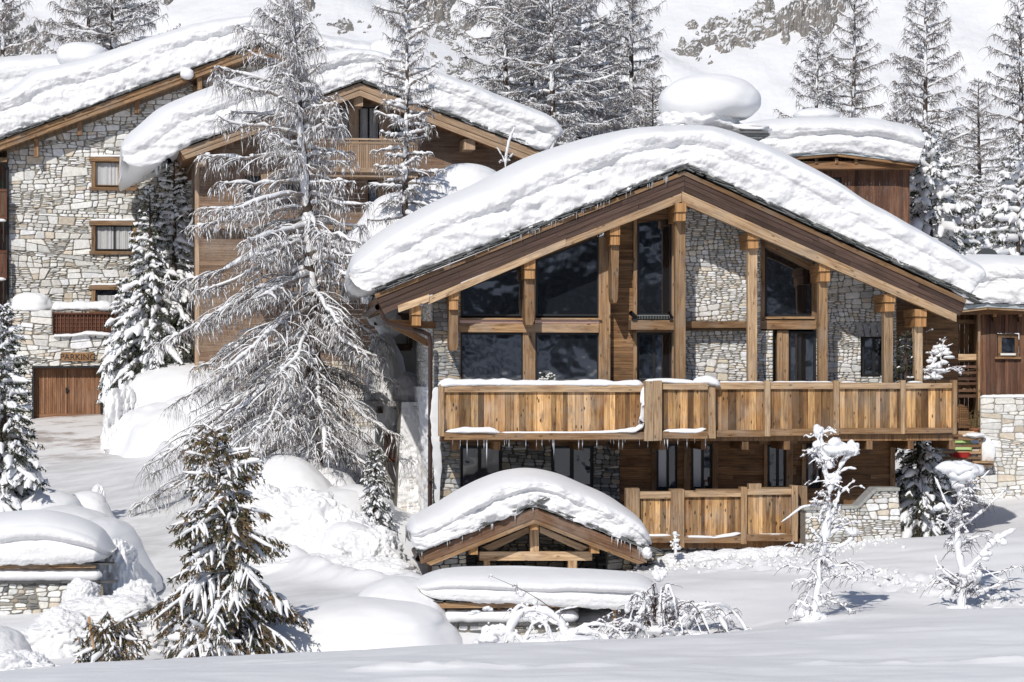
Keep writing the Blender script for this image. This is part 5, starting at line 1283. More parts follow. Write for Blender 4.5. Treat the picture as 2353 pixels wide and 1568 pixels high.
def seg_dist(x, y, pts):
    best = np.full(np.shape(x), 1e9); 
    for (a, b) in zip(pts[:-1], pts[1:]):
        dx, dy = b[0]-a[0], b[1]-a[1]; t = np.clip(((x-a[0])*dx+(y-a[1])*dy)/(dx*dx+dy*dy), 0, 1)
        best = np.minimum(best, np.hypot(x-a[0]-t*dx, y-a[1]-t*dy))
    return best
GX = lambda px, Y: (px-CX)*Y/F
road = [(GX(160, 90), 90), (GX(155, 84), 84), (GX(170, 77), 77), (GX(215, 70), 70), (GX(290, 63), 63), (GX(370, 58), 58), (GX(520, 54.5), 54.5), (GX(800, 51.5), 51.5)]
roadw = 1.75
track1 = [(GX(1480, 57), 57), (GX(1640, 56), 56), (GX(1850, 54.5), 54.5), (GX(2050, 52.5), 52.5), (GX(2353, 50.5), 50.5), (GX(2700, 49), 49)]
track2 = [(GX(1700, 57), 57), (GX(1850, 55.5), 55.5), (GX(2100, 52.2), 52.2), (GX(2353, 50), 50)]
line1 = [(-30, 36.9), (-8, 36.6), (0, 37.5), (2, 38.0), (7, 38.2), (30, 39)]
def relief(x, y):
    dr = seg_dist(x, y, road); m = 1/(1+np.exp((dr-roadw)*3.2))
    z = .10*fbm(x*.25, y*.35, oct=3, seed=201)*(1-m)+.035*fbm(x*.9, y*1.6, oct=3, seed=202)*(1-m)
    z = z+.02*fbm(x*3, y*3, oct=4, seed=203)*m
    # wind ripples in the open foreground
    z = z+.028*fbm(x*.5+y*.3, y*2.3, oct=4, seed=204)*np.clip((50-y)/6, 0, 1)
    t = np.maximum(np.clip(1-(seg_dist(x, y, track1)-.35)/.6, 0, 1), np.clip(1-(seg_dist(x, y, track2)-.15)/.3, 0, 1)*.8)
    up = np.clip(1-seg_dist(x, y, [(GX(1500, 58), 58.2), (GX(1650, 57.5), 57.5), (GX(1850, 58.2), 58.2)])/1.3, 0, 1)
    t = np.maximum(t, up)
    z = z+t*(.13*np.abs(fbm(x*3.6, y*4.2, oct=3, seed=205))*2-.03+.07*fbm(x*4.4, y*4.6, oct=2, seed=206))
    l1 = np.clip(1-seg_dist(x, y, line1)/.16, 0, 1); z = z+l1*(.075+.09*fbm(x*2.5, y*2.5, oct=3, seed=207))*np.clip(fbm(x*.35, y*0, oct=2, seed=208)*2+.7, 0, 1)
    # shoulders of ploughed snow along the drive
    sh = np.exp(-((dr-roadw-.75)/.42)**2)*np.clip((y-50)/6, 0, 1)*np.clip((83.5-y)/3, 0, 1)
    z = z+sh*(.34+.3*fbm(x*1.4, y*1.4, oct=4, seed=209))
    return z, m
def gz(x, y):
    a, b = np.array([float(x)]), np.array([float(y)]); return float((ground(a, b)+relief(a, b)[0])[0])
xs = np.r_[-260, -180, -120, -80, -55, -40, -32, -26, np.arange(-21, 21.01, .11), 26, 32, 40, 55, 80, 120, 180, 260]
ys = np.r_[-120, -80, -50, -30, -15, 0, 10, 18, 24, 28, np.arange(31, 60, .105), np.arange(60, 92, .2), np.arange(92, 130, 2), 140, 155, 175, 200]
XX, YY = np.meshgrid(xs, ys, indexing='ij')
far = np.clip((np.abs(XX)-40)/60, 0, 1)
ZZ = ground(np.clip(XX, -45, 45), np.clip(YY, -5, 180)); ZZ = np.where(YY < 0, -2.3-.02*YY*0, ZZ)
rz, rm = relief(XX, YY); ZZ = ZZ+rz
idx = np.arange(XX.size).reshape(XX.shape)
Q = np.stack([idx[:-1, :-1], idx[1:, :-1], idx[1:, 1:], idx[:-1, 1:]], -1).reshape(-1, 4)
wet = rm*np.clip((YY-75.5)/4, 0, 1)
tone = np.stack([rm, wet, 0*rm, 0*rm+1], -1).reshape(-1, 4)
g = fastmesh('ground', np.stack([XX, YY, ZZ], -1).reshape(-1, 3), Q, M_GROUND, tone=tone); tag(g, kind='structure', label='snow-covered ground with the packed driveway climbing to the garage')

# mountain side behind the hamlet
mx = np.linspace(-110, 130, 420); my = np.r_[np.arange(150, 330, .9), np.arange(330, 620, 6)]
MX, MY = np.meshgrid(mx, my, indexing='ij')
def mount(x, y):
    z = 2+(y-165)*.60+.10*x*np.clip((y-170)/60, 0, 1)
    z = z+3.6*fbm((x+y*.8)*.03, y*.012, oct=4, seed=301)+1.5*ridged((x+y*.7)*.05, y*.018, oct=4, seed=302)+.14*fbm((x+y*.5)*.22, y*.06, oct=3, seed=303)
    return z
MZ = mount(MX, MY); idx = np.arange(MX.size).reshape(MX.shape)
Q = np.stack([idx[:-1, :-1], idx[1:, :-1], idx[1:, 1:], idx[:-1, 1:]], -1).reshape(-1, 4)
mo = fastmesh('mountain_slope', np.stack([MX, MY, MZ], -1).reshape(-1, 3), Q, M_MOUNT); tag(mo, kind='structure', label='steep sunlit snow slope rising behind the houses')
# opposite side of the valley (seen only in the window glass)
ox = np.linspace(-500, 500, 60); oy = np.linspace(-520, -140, 30); OX, OY = np.meshgrid(ox, oy, indexing='ij')
OZ = -8+(-140-OY)*.42+22*fbm(OX*.006, OY*.008, oct=5, seed=311)+3*ridged(OX*.03, OY*.03, oct=3, seed=312)
idx = np.arange(OX.size).reshape(OX.shape); Q = np.stack([idx[:-1, :-1], idx[1:, :-1], idx[1:, 1:], idx[:-1, 1:]], -1).reshape(-1, 4)
oo = fastmesh('valley_side', np.stack([OX, OY, OZ], -1).reshape(-1, 3), Q, M_VALLEY); tag(oo, kind='structure', label='snowy mountain side across the valley, behind the viewer')

# rocks standing out of the slope: (centre px, py, half width px, half height px, tilt, seed, threshold, label)
def on_mount(px, py):
    k = (px-CX)/F; q = (HZ-py)/F; lo, hi = 150.0, 600.0
    yy = np.linspace(160, 420, 2000); f = mount(k*yy, yy)-q*yy; i = np.argmax(f > 0); return k*yy[i], yy[i]
def rock(px, py, rw_, rh, shear, seed, thr, label, amp=2.2, N=110):
    a = np.linspace(-1, 1, N); A_, B_ = np.meshgrid(a, a, indexing='ij')
    cx, cy = on_mount(px, py); sx = rw_*cy/F
    cx1, cy1 = on_mount(px, py-rh); sy = max(1.0, cy1-cy) if py-rh > -250 else rh*cy/F/.45
    x = cx+A_*sx+B_*sx*shear; y = cy+B_*sy
    mask = .72-np.sqrt(A_**2+B_**2); n = fbm(A_*2.2+seed, B_*2.2, oct=5, seed=seed)
    h = (mask*.9+n*1.1-thr)
    r = ridged(A_*4+seed, B_*4, oct=5, seed=seed+1)
    lift = np.clip(h, -.6, .5)*amp*.7+np.clip(h, 0, .5)*r*amp*.55
    q = fbm(x*.9, y*.9, oct=3, seed=seed+5); lift = lift+np.where(h > 0, np.round(q*4)/4*.55, 0)
    z = mount(x, y)+lift-.25; y = y-np.clip(lift, 0, 9)*.35
    idx = np.arange(x.size).reshape(x.shape); Q = np.stack([idx[:-1, :-1], idx[1:, :-1], idx[1:, 1:], idx[:-1, 1:]], -1).reshape(-1, 4)
    o = fastmesh('rock_outcrop', np.stack([x-cx, y-cy, z-mount(cx, cy)], -1).reshape(-1, 3), Q, M_ROCK, smooth=False, loc=(cx, cy, float(mount(cx, cy))))
    tag(o, label, 'rock', 'rocks on the mountain slope')
rock(1858, 12, 105, 75, .3, 401, .17, 'large tan rock face at the very top of the snow slope, right of centre', 3.0)
rock(1755, 60, 135, 85, .5, 402, .23, 'broad snow-flecked grey rock patch just below and left of the tan rock face', 1.5, 150)
rock(1650, 58, 80, 36, .3, 403, .3, 'thin strip of dark rock left of the broad grey rock patch', 1.1)
rock(1590, 120, 75, 44, .5, 409, .25, 'small flecks of rock low on the slope, right of the big bare larches', 1.1)
rock(985, 30, 85, 95, .1, 404, .15, 'tan and grey rock behind the top of the narrow larch in the middle', 2.4)
rock(1090, 85, 140, 100, .5, 405, .15, 'scattered grey boulders on the slope between the middle larch and the bare larch group', 1.5, 150)
rock(1180, 40, 90, 60, .3, 410, .35, 'brown rocks seen through the crowns of the bare larch group', 1.5)
rock(1050, 150, 80, 40, .2, 411, .3, 'low dark boulder above the snowy roof of the middle chalet', 1.1)
rock(790, 75, 60, 32, .2, 406, .2, 'small brown rocks just above the ridge of the stone house roof snow', 1.0)
rock(715, 15, 50, 45, .2, 412, .45, 'rock flecks behind the top of the big larch', 1.4)
rock(40, 78, 85, 65, .1, 407, .1, 'upright brown rock stack at the far left above the snowy roof', 2.4)
rock(385, 5, 40, 30, .1, 408, .5, 'brown rock at the top left behind the bare larch pair', 1.6)

# ================================================================== LOW SNOW-CAPPED SHELTERS
def shelter(px0, px1, Y, ang, base, y_cap, y_beam, y_shelf, y_wall, y_bot, rows, name, label, seed, pal, depth=1.7, wall_x=None):
    fr = Frame((px0+px1)/2, Y, ang, base); r = fr.root(name, label, 'shelter')
    snow_roof(fr, r, rows, depth, d0=-.1, seed=seed, N=260, amp=.28, dtop=1.1, Href=.6, back_drop=.15)
    mb = MB(); bx(fr, mb, px0, px1, y_beam[0], y_beam[1], 0, .12, 0, (.5, .6, .2), 'x', .006); 
    mb.build('eave_beam', M_BEAM, r, fr)
    slates(fr, r, [((px0-4, y_beam[0]-1), (px1+4, y_beam[0]-1))], seed, cnt=1, proud=.04)
    mb = MB(); z = fr.Z((px0+px1)/2, y_beam[0], 0); mb.box(fr.U(px0, 0), fr.U(px1, 0), .1, depth, z-.06, z-.01); mb.build('roof', M_SIDE, r, fr)
    mb = MB(); n = 4
    for i in range(n):
        x = px0+8+(px1-px0-20)*i/(n-1); mb = MB(); bx(fr, mb, x, x+8, y_beam[1], y_wall, .12, .22, 0, None, 'z'); mb.build('post', M_BEAM, r, fr)
    wx0, wx1 = wall_x or (px0-5, px1+5)
    mb = MB(); masonry(mb, [quad(fr, [(wx0, y_wall), (wx1, y_wall), (wx1, y_bot), (wx0, y_bot)], .02)], [], .02, COURSED, pal, seed+1, back=.35)
    mb.build('stone_wall', [M_STONE, M_MORTAR], r, fr)
    mb = MB(); zz_ = fr.Z((px0+px1)/2, y_wall, 0); rr = random.Random(seed)
    u = fr.U(wx0, 0)
    while u < fr.U(wx1, 0):
        l = rr.uniform(.3, .6); c = rr.uniform(.06, .14); mb.box(u, u+l-.01, -.06-rr.uniform(0, .04), .3, zz_+.003, zz_+.035+rr.uniform(0, .012), 0, (c, c, c)); u += l
    mb.build('coping', M_SLATE, r, fr)
    ym = (y_shelf[0]+y_shelf[1])/2; rad = (y_wall-y_shelf[0])/2*Y/F
    snow_strip(fr, None, [fr.at(wx0, ym, .2), fr.at((wx0+wx1)/2, ym, .2), fr.at(wx1, ym, .2)], [rad*1.0, rad*1.05, rad*.95], h=1.0, seed=seed+2, root=r, name='shelf_snow', lump=.12, flat=.9)
    mb = MB(); u0, u1 = fr.U(wx0+2, .5), fr.U(wx1, .5)
    A = np.zeros((60, 12, 3)); uu = np.linspace(u0, u1, 60)
    for j in range(12):
        t = j/11; A[:, j, 0] = uu; A[:, j, 1] = .45+t*.6; A[:, j, 2] = zz_+.10+t*.42+.05*fbm(uu*1.2, uu*0+t*2, oct=3, seed=seed)
    mb.grid(A); mb.build('drifted_snow', M_SNOW, r, fr, smooth=True)
    return fr, r
rows = [(-120, 1302, -140, 1200), (-60, 1300, -70, 1186), (0, 1300, 0, 1178), (60, 1299, 50, 1175), (110, 1298, 100, 1174), (150, 1296, 148, 1180), (185, 1295, 200, 1196), (210, 1294, 232, 1215), (226, 1290, 248, 1236), (240, 1287, 256, 1252), (252, 1278, 260, 1262), (260, 1270, 262, 1266)]
shelter(-80, 220, 52.5, 4, -4.9, 1295, (1298, 1307), (1306, 1340), 1341, 1460, rows, 'wall_shelter', 'low roofed stone wall under a thick pillow of snow at the lower left edge', 501, PAL_WHITE+PAL_GREY, wall_x=(-90, 236))
rows = [(960, 1354, 957, 1347), (970, 1366, 957, 1338), (985, 1374, 966, 1328), (1000, 1378, 985, 1318), (1030, 1380, 1020, 1308), (1080, 1384, 1080, 1305), (1150, 1386, 1150, 1306), (1230, 1390, 1230, 1308), (1310, 1396, 1310, 1310), (1380, 1400, 1380, 1312), (1450, 1402, 1455, 1318), (1480, 1402, 1490, 1330), (1498, 1398, 1508, 1345), (1508, 1388, 1513, 1360), (1513, 1376, 1515, 1370)]
shelter(1002, 1420, 50, 2.5, -5.2, 1390, (1384, 1397), (1400, 1436), 1437, 1520, rows, 'wall_shelter', 'low roofed stone wall under a long snow slab, in front of the porch', 511, PAL_WHITE+PAL_GREY, wall_x=(1014, 1330))

# ================================================================== DRIFTS AND PLOUGHED HEAPS
def heap(name, label, cat, parts, mat=None, group='heaps of ploughed snow'):
    """parts: (px, py, Y, rx, ry, rz, kwargs)"""
    lst = []
    for (px, py, Y, rx, ry, rz_, kw) in parts:
        x, _, z = P(px, py, Y); lst.append(blob((x, Y, z), (rx, ry, rz_), **kw))
    px, py, Y = parts[0][:3]; x, _, z = P(px, py, Y); loc = (x, Y, gz(x, Y))
    o = blobs(name, lst, mat or M_SNOW, loc=loc); tag(o, label, cat, group); return o
sm = lambda s, n=50, **k: dict(dict(seed=s, n=n, rough=.12, freq=.9, detail=.015, skirt=.7), **k)
ro = lambda s, n=60, **k: dict(dict(seed=s, n=int(n*1.4), rough=.30, freq=1.7, detail=.13, crumb=.07, skirt=.5), **k)
heap('snow_bank', 'big smooth snow bank with a crusted edge, right of the garage door', 'snow bank',
     [(410, 985, 79.2, 1.75, 2.3, .95, sm(601, 60, skew=.06, skirt=.5, rough=.26, detail=.04)), (430, 900, 82, 1.9, 2.5, .9, sm(602, skirt=.1)), (285, 985, 80.5, .6, 2.0, 1.3, ro(603, skew=.1, skirt=.05)), (500, 965, 79.0, 1.9, 2, .95, sm(604, skirt=.15)), (560, 1000, 77, 1.6, 1.6, .7, sm(608, skirt=.2)), (262, 1010, 79.8, .32, 1.2, .7, ro(609, skirt=.1)), (300, 1030, 78.2, .7, .5, .22, ro(607, skirt=.1)), (400, 1044, 77.2, .9, .5, .2, ro(606, skirt=.1))])
heap('snow_mound', 'tall smooth snow mound between the brownish conifer and the larch, with a pointed peak', 'snow mound',
     [(655, 1130, 63.5, 1.15, 1.3, .82, sm(611)), (690, 1092, 64.5, .62, .8, .42, sm(612)), (602, 1110, 64, .75, 1.0, .55, sm(613)), (698, 1068, 64.3, .10, .12, .20, sm(618, 20)), (740, 1112, 64.5, .75, .9, .40, sm(619))])
heap('snow_mound', 'smooth domed snow block with a broken lower edge right of the tall snow mound', 'snow mound',
     [(760, 1170, 62, 1.1, 1.1, .50, sm(614)), (820, 1152, 62.5, .8, 1.0, .40, sm(615))])
heap('ploughed_snow_wall', 'rough ploughed wall of broken snow right of the brownish conifer', 'snow heap',
     [(680, 1230, 60, 1.3, 1.0, 1.05, ro(621, 80)), (620, 1300, 58.5, .9, .9, .6, ro(622, 60)), (770, 1260, 59.6, 1.2, .9, .85, ro(623, 80)), (720, 1330, 57.6, 1.5, .8, .5, ro(624, 60)), (610, 1200, 61, .6, .8, .8, ro(625, 60))], M_SNOWR)
heap('ploughed_snow_wall', 'rounded heap of snow boulders between the ploughed wall and the stone buttress', 'snow heap',
     [(845, 1275, 58.6, .75, .8, .62, ro(631, 70)), (800, 1240, 59, .6, .7, .40, sm(632)), (870, 1330, 57, .85, .8, .45, ro(633, 60)), (905, 1340, 56.6, .7, .7, .35, sm(634)), (780, 1340, 56.8, .8, .7, .4, ro(635))], M_SNOWR)
heap('snow_drift', 'smooth rounded drift at the left end of the long snow-capped wall', 'snow drift',
     [(850, 1445, 49.8, 1.55, 1.7, .62, sm(641, 60, rough=.10)), (700, 1440, 50, 1.3, 1.5, .36, sm(642, 50, rough=.1)), (925, 1400, 50.8, .95, 1.3, .62, sm(643, 50, rough=.08)), (960, 1425, 50.2, .55, .8, .52, sm(644, 50, rough=.08))], group='smooth snow drifts')
heap('snow_drift', 'smooth drift behind the snow-capped wall at the left edge', 'snow drift',
     [(235, 1240, 56.5, .75, 1.4, .50, sm(651)), (150, 1205, 58.5, 1.0, 1.4, .42, sm(652)), (268, 1290, 54.8, .42, .9, .50, ro(653, crumb=.05)), (95, 1170, 61, .9, 1.2, .45, sm(654))], group='smooth snow drifts')
heap('snow_heap', 'crumbly heap of shovelled snow below the wall at the lower left', 'snow heap',
     [(250, 1420, 49.2, .95, .8, .42, ro(661, 70)), (140, 1450, 48.2, .62, .6, .36, ro(662, 60, crumb=.06)), (310, 1400, 50.4, .55, .7, .52, ro(663, 60)), (190, 1365, 51, .32, .4, .28, ro(664, 40))], M_SNOWR)
heap('snow_heap', 'crumbly snow lumps in the bottom left corner of the foreground', 'snow heap',
     [(30, 1545, 44.5, .75, .6, .34, ro(671, 70)), (115, 1562, 43.5, .45, .5, .17, ro(672, 50)), (-20, 1480, 46.5, .6, .7, .35, sm(673)), (180, 1545, 44, .25, .3, .10, ro(674, 40))], M_SNOWR)
heap('snow_heap', 'short upright shard of snow at the left edge of the driveway', 'snow heap',
     [(225, 1140, 63, .16, .2, .26, ro(681, 40, crumb=.05)), (200, 1160, 62.5, .5, .6, .32, sm(682))])
heap('snow_heap', 'row of small shovelled snow lumps along the foot of the terrace', 'snow heap',
     [(1560+i*58, 1284-i*4, 57.4, .42, .3, .12, ro(690+i, 36)) for i in range(5)], M_SNOWR)
_r = np.random.default_rng(77); _n = 900
_x = _r.uniform(GX(1480, 57), GX(2060, 57), _n); _y = 57.2+_r.normal(0, .55, _n); _k = _n//2; _x[:_k] = _r.uniform(2.5, 9.8, _k); _y[:_k] = np.interp(_x[:_k], [q[0] for q in track1], [q[1] for q in track1])+_r.normal(0, .45, _k); _s = _r.uniform(.015, .065, (_n, 1))**1.0
_z = np.array(ground(_x, _y)+relief(_x, _y)[0])
CLUMPS = (np.stack([_x, _y, _z+_s[:, 0]*.3], -1), _s*np.array([[1.2, 1, .8]]))
heap('snow_dome', 'smooth snow-buried hump between the middle chalet and the nearest roof', 'snow mound',
     [(1075, 425, 76, 1.1, 1.5, .58, sm(701)), (1000, 440, 75.5, .9, 1.2, .42, sm(702)), (950, 480, 75, 1.2, 1.2, .5, sm(703)), (1050, 520, 75, 1.6, 1.5, 1.0, sm(704))])
# marker disc poking out of the snow
t = bpy.data.objects.new('ski_marker', None); COL.objects.link(t); t.location = P(704, 1075, 63.8); tag(t, 'small red and blue marker disc on a dark pole sticking out of the snow mound', 'marker')
mb = MB(); mb.beam((.02, 0, -.5), (.02, 0, .22), .03, .03); mb.build('pole', M_BLACK, t)
mb = MB(); aa = np.linspace(.15*math.pi, 1.0*math.pi, 14); mb.prism([(.11*math.cos(a), .09*math.sin(a)) for a in aa]+[(.05*math.cos(a), .035*math.sin(a)) for a in aa[::-1]][:1], -.02, .0); mb.build('red_half', flat('marker_red', (.6, .03, .02), .4), t)
mb = MB(); aa = np.linspace(1.05*math.pi, 1.95*math.pi, 10); mb.prism([(.05*math.cos(a), .06*math.sin(a)-.01) for a in aa], -.02, .0); mb.build('blue_half', flat('marker_blue', (.02, .10, .55), .4), t)
# wooden stake
t = bpy.data.objects.new('wooden_stake', None); COL.objects.link(t); t.location = P(208, 1465, 45.6); tag(t, 'bare leaning wooden stake beside the small drooping conifer', 'stake')
mb = MB(); mb.beam((.06, 0, -.2), (-.03, 0, .36), .05, .03); mb.build('stake_pole', M_BEAM, t)
# ================================================================== TREES
def tubes(Pt, Rd, sides=3, seed=0):
    """Pt (N,K,3), Rd (N,K) -> verts, quads"""
    N, Kk = Pt.shape[:2]
    if N == 0: return np.zeros((0, 3)), np.zeros((0, 4), int)
    T = np.gradient(Pt, axis=1); T /= np.linalg.norm(T, axis=2, keepdims=True)+1e-9
    ref = np.where(np.abs(T.mean(1)[:, 2:3]) > .85, np.array([[1., 0, 0]]), np.array([[0, 0, 1.]]))[:, None]
    A = np.cross(T, np.repeat(ref, Kk, 1)); A /= np.linalg.norm(A, axis=2, keepdims=True)+1e-9
    B = np.cross(A, T)
    a = np.linspace(0, 2*np.pi, sides, endpoint=False)+.5
    V = Pt[:, :, None]+(A[:, :, None]*np.cos(a)[None, None, :, None]+B[:, :, None]*np.sin(a)[None, None, :, None])*Rd[:, :, None, None]
    idx = np.arange(N*Kk*sides).reshape(N, Kk, sides); nx = np.roll(idx, -1, axis=2)
    Q = np.stack([idx[:, :-1], nx[:, :-1], nx[:, 1:], idx[:, 1:]], -1).reshape(-1, 4)
    return V.reshape(-1, 3), Q
def join(lst):
    Vs, Qs, o = [], [], 0
    for V, Q in lst:
        if len(V): Vs.append(V); Qs.append(Q+o); o += len(V)
    return np.concatenate(Vs), np.concatenate(Qs)
def interp_rows(Pt, s):
    """sample each polyline i at parameter s[i] in 0..1"""
    K1 = Pt.shape[1]-1; f = np.clip(s*K1, 0, K1-1e-6); i = f.astype(int); t = (f-i)[:, None]; r = np.arange(len(Pt))
    return Pt[r, i]*(1-t)+Pt[r, i+1]*t
ICO_V = None
def lumps(C, S, rng):
    """small irregular snow clumps: C centres (N,3), S (N,3) sizes"""
    n = len(C)
    ph = np.array([[0, 0, -1.]]+[[math.cos(a)*.85, math.sin(a)*.85, -.3] for a in np.arange(5)*2*math.pi/5]+[[math.cos(a)*.75, math.sin(a)*.75, .5] for a in (np.arange(5)+.5)*2*math.pi/5]+[[0, 0, 1.]])
    V = C[:, None]+ph[None]*S[:, None]*(1+rng.uniform(-.25, .25, (n, 12, 1)))
    f = []
    for k in range(5):
        a, b = 1+k, 1+(k+1) % 5; c, d = 6+k, 6+(k+1) % 5
        f += [(0, b, a, a), (a, b, c, c), (b, d, c, c), (c, d, 11, 11)]
    f = np.array(f); Q = (np.arange(n)[:, None, None]*12+f[None]).reshape(-1, 4)
    return V.reshape(-1, 3), Q
def fixtri(Q): return Q
def larch(H, Rr, seed, twr=1.0, tws=1.0, tn=1.0, nb=70, droop=.55, twig=.40, dens=1.0, snow=1.0, r0=.16, base=.10, env=None, lift=.35, hang=1.0, lean=0.0, trunk_snow=True, sub=1.0, asym=0.0):
    rng = np.random.default_rng(seed)
    tk = np.linspace(0, 1, 26); tx = lean*tk**2*H+.05*np.sin(tk*9+seed)*tk; ty = .05*np.cos(tk*7+seed)*tk
    trunk = np.stack([tx, ty, tk*H], -1); tr = r0*(1-tk)**.8+.012
    TV = tubes(trunk[None], tr[None], 10)
    t = base+(1-base)*(np.maximum(0, np.arange(nb)+rng.uniform(-.4, .4, nb))/nb)**.92; t = np.clip(t, base, .985)
    env = env or (lambda q: (1-q)**.75*(.55+.45*np.minimum(1, (q+.02)/.18)))
    L = Rr*env(t)*rng.uniform(.72, 1.15, nb)+.12
    az = np.arange(nb)*2.39996+rng.uniform(-.5, .5, nb)
    L = L*(1-asym*np.cos(az))
    Kk = 10; s = np.linspace(0, 1, Kk)
    a0 = (-.25+lift*2.2*t**1.5)+rng.uniform(-.15, .15, nb)
    wig = rng.normal(0, .02, (nb, Kk)).cumsum(1)
    rad = s[None]*L[:, None]; ang = az[:, None]+wig*1.6
    zb = np.stack([np.interp(t, tk, trunk[:, k]) for k in range(3)], -1)
    zz = L[:, None]*(a0[:, None]*s[None]-droop*(1-.6*t[:, None])*s[None]**2*.9+.22*s[None]**4)+wig*L[:, None]*.6
    Bp = np.stack([zb[:, None, 0]+np.cos(ang)*rad, zb[:, None, 1]+np.sin(ang)*rad, zb[:, None, 2]+zz], -1)
    Br = (.012+.030*(L/Rr)[:, None]*r0/.16)*(1-s[None])**.8+.006
    wood = [tubes(Bp, Br, 5)]
    # side shoots
    n2 = np.maximum(3, (L*7.5*dens*sub).astype(int)); bi = np.repeat(np.arange(nb), n2); m = len(bi)
    sp = rng.uniform(.12, 1.0, m); st = interp_rows(Bp[bi], sp); side = rng.choice([-1, 1], m)
    da = az[bi]+side*rng.uniform(.35, 1.1, m); l2 = (L[bi]*.40*(1.12-sp)+.10)*rng.uniform(.5, 1.2, m)
    K2 = 6; s2 = np.linspace(0, 1, K2); w2 = rng.normal(0, .03, (m, K2)).cumsum(1)
    P2 = np.stack([st[:, None, 0]+np.cos(da[:, None]+w2)*s2*l2[:, None], st[:, None, 1]+np.sin(da[:, None]+w2)*s2*l2[:, None],
                   st[:, None, 2]+l2[:, None]*((a0[bi]*.4+.1)[:, None]*s2-.55*s2**2*hang)+w2*l2[:, None]], -1)
    R2 = np.repeat((.010*(1-s2)+.004)[None], m, 0)*rng.uniform(.7, 1.2, (m, 1))*(.5+.5*twr)
    wood.append(tubes(P2, R2, 3))
    # hanging twigs
    n3 = int(m*3.6*dens*tn); ci = rng.integers(0, m, n3); q3 = rng.uniform(.1, 1, n3); o3 = interp_rows(P2[ci], q3)
    nb3 = int(nb*14*dens*tn); bi3 = rng.choice(nb, nb3, p=L/L.sum()); o4 = interp_rows(Bp[bi3], rng.uniform(.15, 1, nb3))
    O = np.r_[o3, o4]; k = len(O); l3 = twig*rng.uniform(.25, 1.3, k); K3 = 4; s3 = np.linspace(0, 1, K3)
    dx = rng.normal(0, .35, k); dy = rng.normal(0, .35, k); up = rng.uniform(-.35, .4, k)*(1-hang*.8)
    P3 = np.stack([O[:, None, 0]+(dx*l3)[:, None]*s3**.7, O[:, None, 1]+(dy*l3)[:, None]*s3**.7, O[:, None, 2]+l3[:, None]*(up[:, None]*s3-hang*s3**1.4)+rng.normal(0, .01, (k, K3))], -1)
    R3 = np.repeat((.0065*(1-s3)+.0035)[None], k, 0)*twr
    wood.append(tubes(P3, R3, 3))
    # snow lying on limbs, shoots and twigs
    sn = []
    if snow > 0:
        w = np.clip(.75+.9*rng.normal(0, .45, (nb, Kk)), .15, 1.7); e = np.minimum(1, np.minimum(s[None]*8+.4, (1-s[None])*5+.15))
        Rs = (Br*1.05+.020*snow)*w*e; Ps = Bp.copy(); Ps[..., 2] += Br*.8+Rs*.55
        sn.append(tubes(Ps, Rs, 6))
        kp = rng.random(m) < .72*snow; w2_ = np.clip(.8+rng.normal(0, .5, (kp.sum(), K2)), .1, 1.8)
        Rs2 = (.009+.010*snow)*(.5+.5*twr)*w2_*np.minimum(1, (1-s2)*4+.2)[None]; Ps2 = P2[kp].copy(); Ps2[..., 2] += .008+Rs2*.5
        sn.append(tubes(Ps2, Rs2, 4))
        kp = rng.random(k) < .42*snow*tws; kk = kp.sum(); a_ = rng.uniform(0, .6, kk); b_ = a_+rng.uniform(.15, .4, kk)
        Pa = np.stack([interp_rows(P3[kp], a_+(b_-a_)*f) for f in (0, .35, .7, 1)], 1); Pa[..., 2] += .01; Pa[..., 1] -= .008
        Ra = np.array([.3, 1, .85, .25])[None]*rng.uniform(.007, .020, (kk, 1))*(.4+.6*twr)
        sn.append(tubes(Pa, Ra, 4))
        nl = int(nb*5*snow); j = rng.choice(nb, nl, p=L/L.sum()); c = interp_rows(Bp[j], rng.uniform(.1, .95, nl)); c[:, 2] += .04
        sz = rng.uniform(.035, .085, (nl, 1))*np.array([[1.2, 1.2, .75]]); sn.append(lumps(c, sz, rng))
    if trunk_snow:
        tt = np.linspace(.02, .97, 90); c = np.stack([np.interp(tt, tk, trunk[:, i]) for i in range(3)], -1); rr = np.interp(tt, tk, tr)
        c[:, 1] -= rr*.35; c[:, 0] -= rr*.15; ww = np.clip(.72+.35*rng.normal(0, 1, 90), .15, 1.15)
        sn.append(tubes(c[None], (rr*.92*ww+.008)[None], 8))
    return TV, join(wood), (join(sn) if sn else None)
def tree_obj(name, label, cat, parts, loc, group=None, rot=0, mats=(None, None, None)):
    r = bpy.data.objects.new(name, None); COL.objects.link(r); r.location = loc; r.rotation_euler = (0, 0, rot); r.empty_display_size = .5
    tag(r, label, cat, group)
    for nm, g_, mt in parts:
        if g_ is None: continue
        if len(g_) == 3: fastmesh(nm, g_[0], g_[1], mt, tone=g_[2], parent=r, smooth=False)
        else: fastmesh(nm, g_[0], g_[1], mt, parent=r)
    return r
def copy_tree(src, label, loc, rot, sc, group=None):
    r = src.copy(); COL.objects.link(r); r.location = loc; r.rotation_euler = (0, 0, rot); r.scale = (sc[0], sc[0], sc[1]) if hasattr(sc, '__len__') else (sc, sc, sc)
    r['label'] = label
    if group: r['group'] = group
    for ch in src.children:
        c = ch.copy(); COL.objects.link(c); c.parent = r
    return r
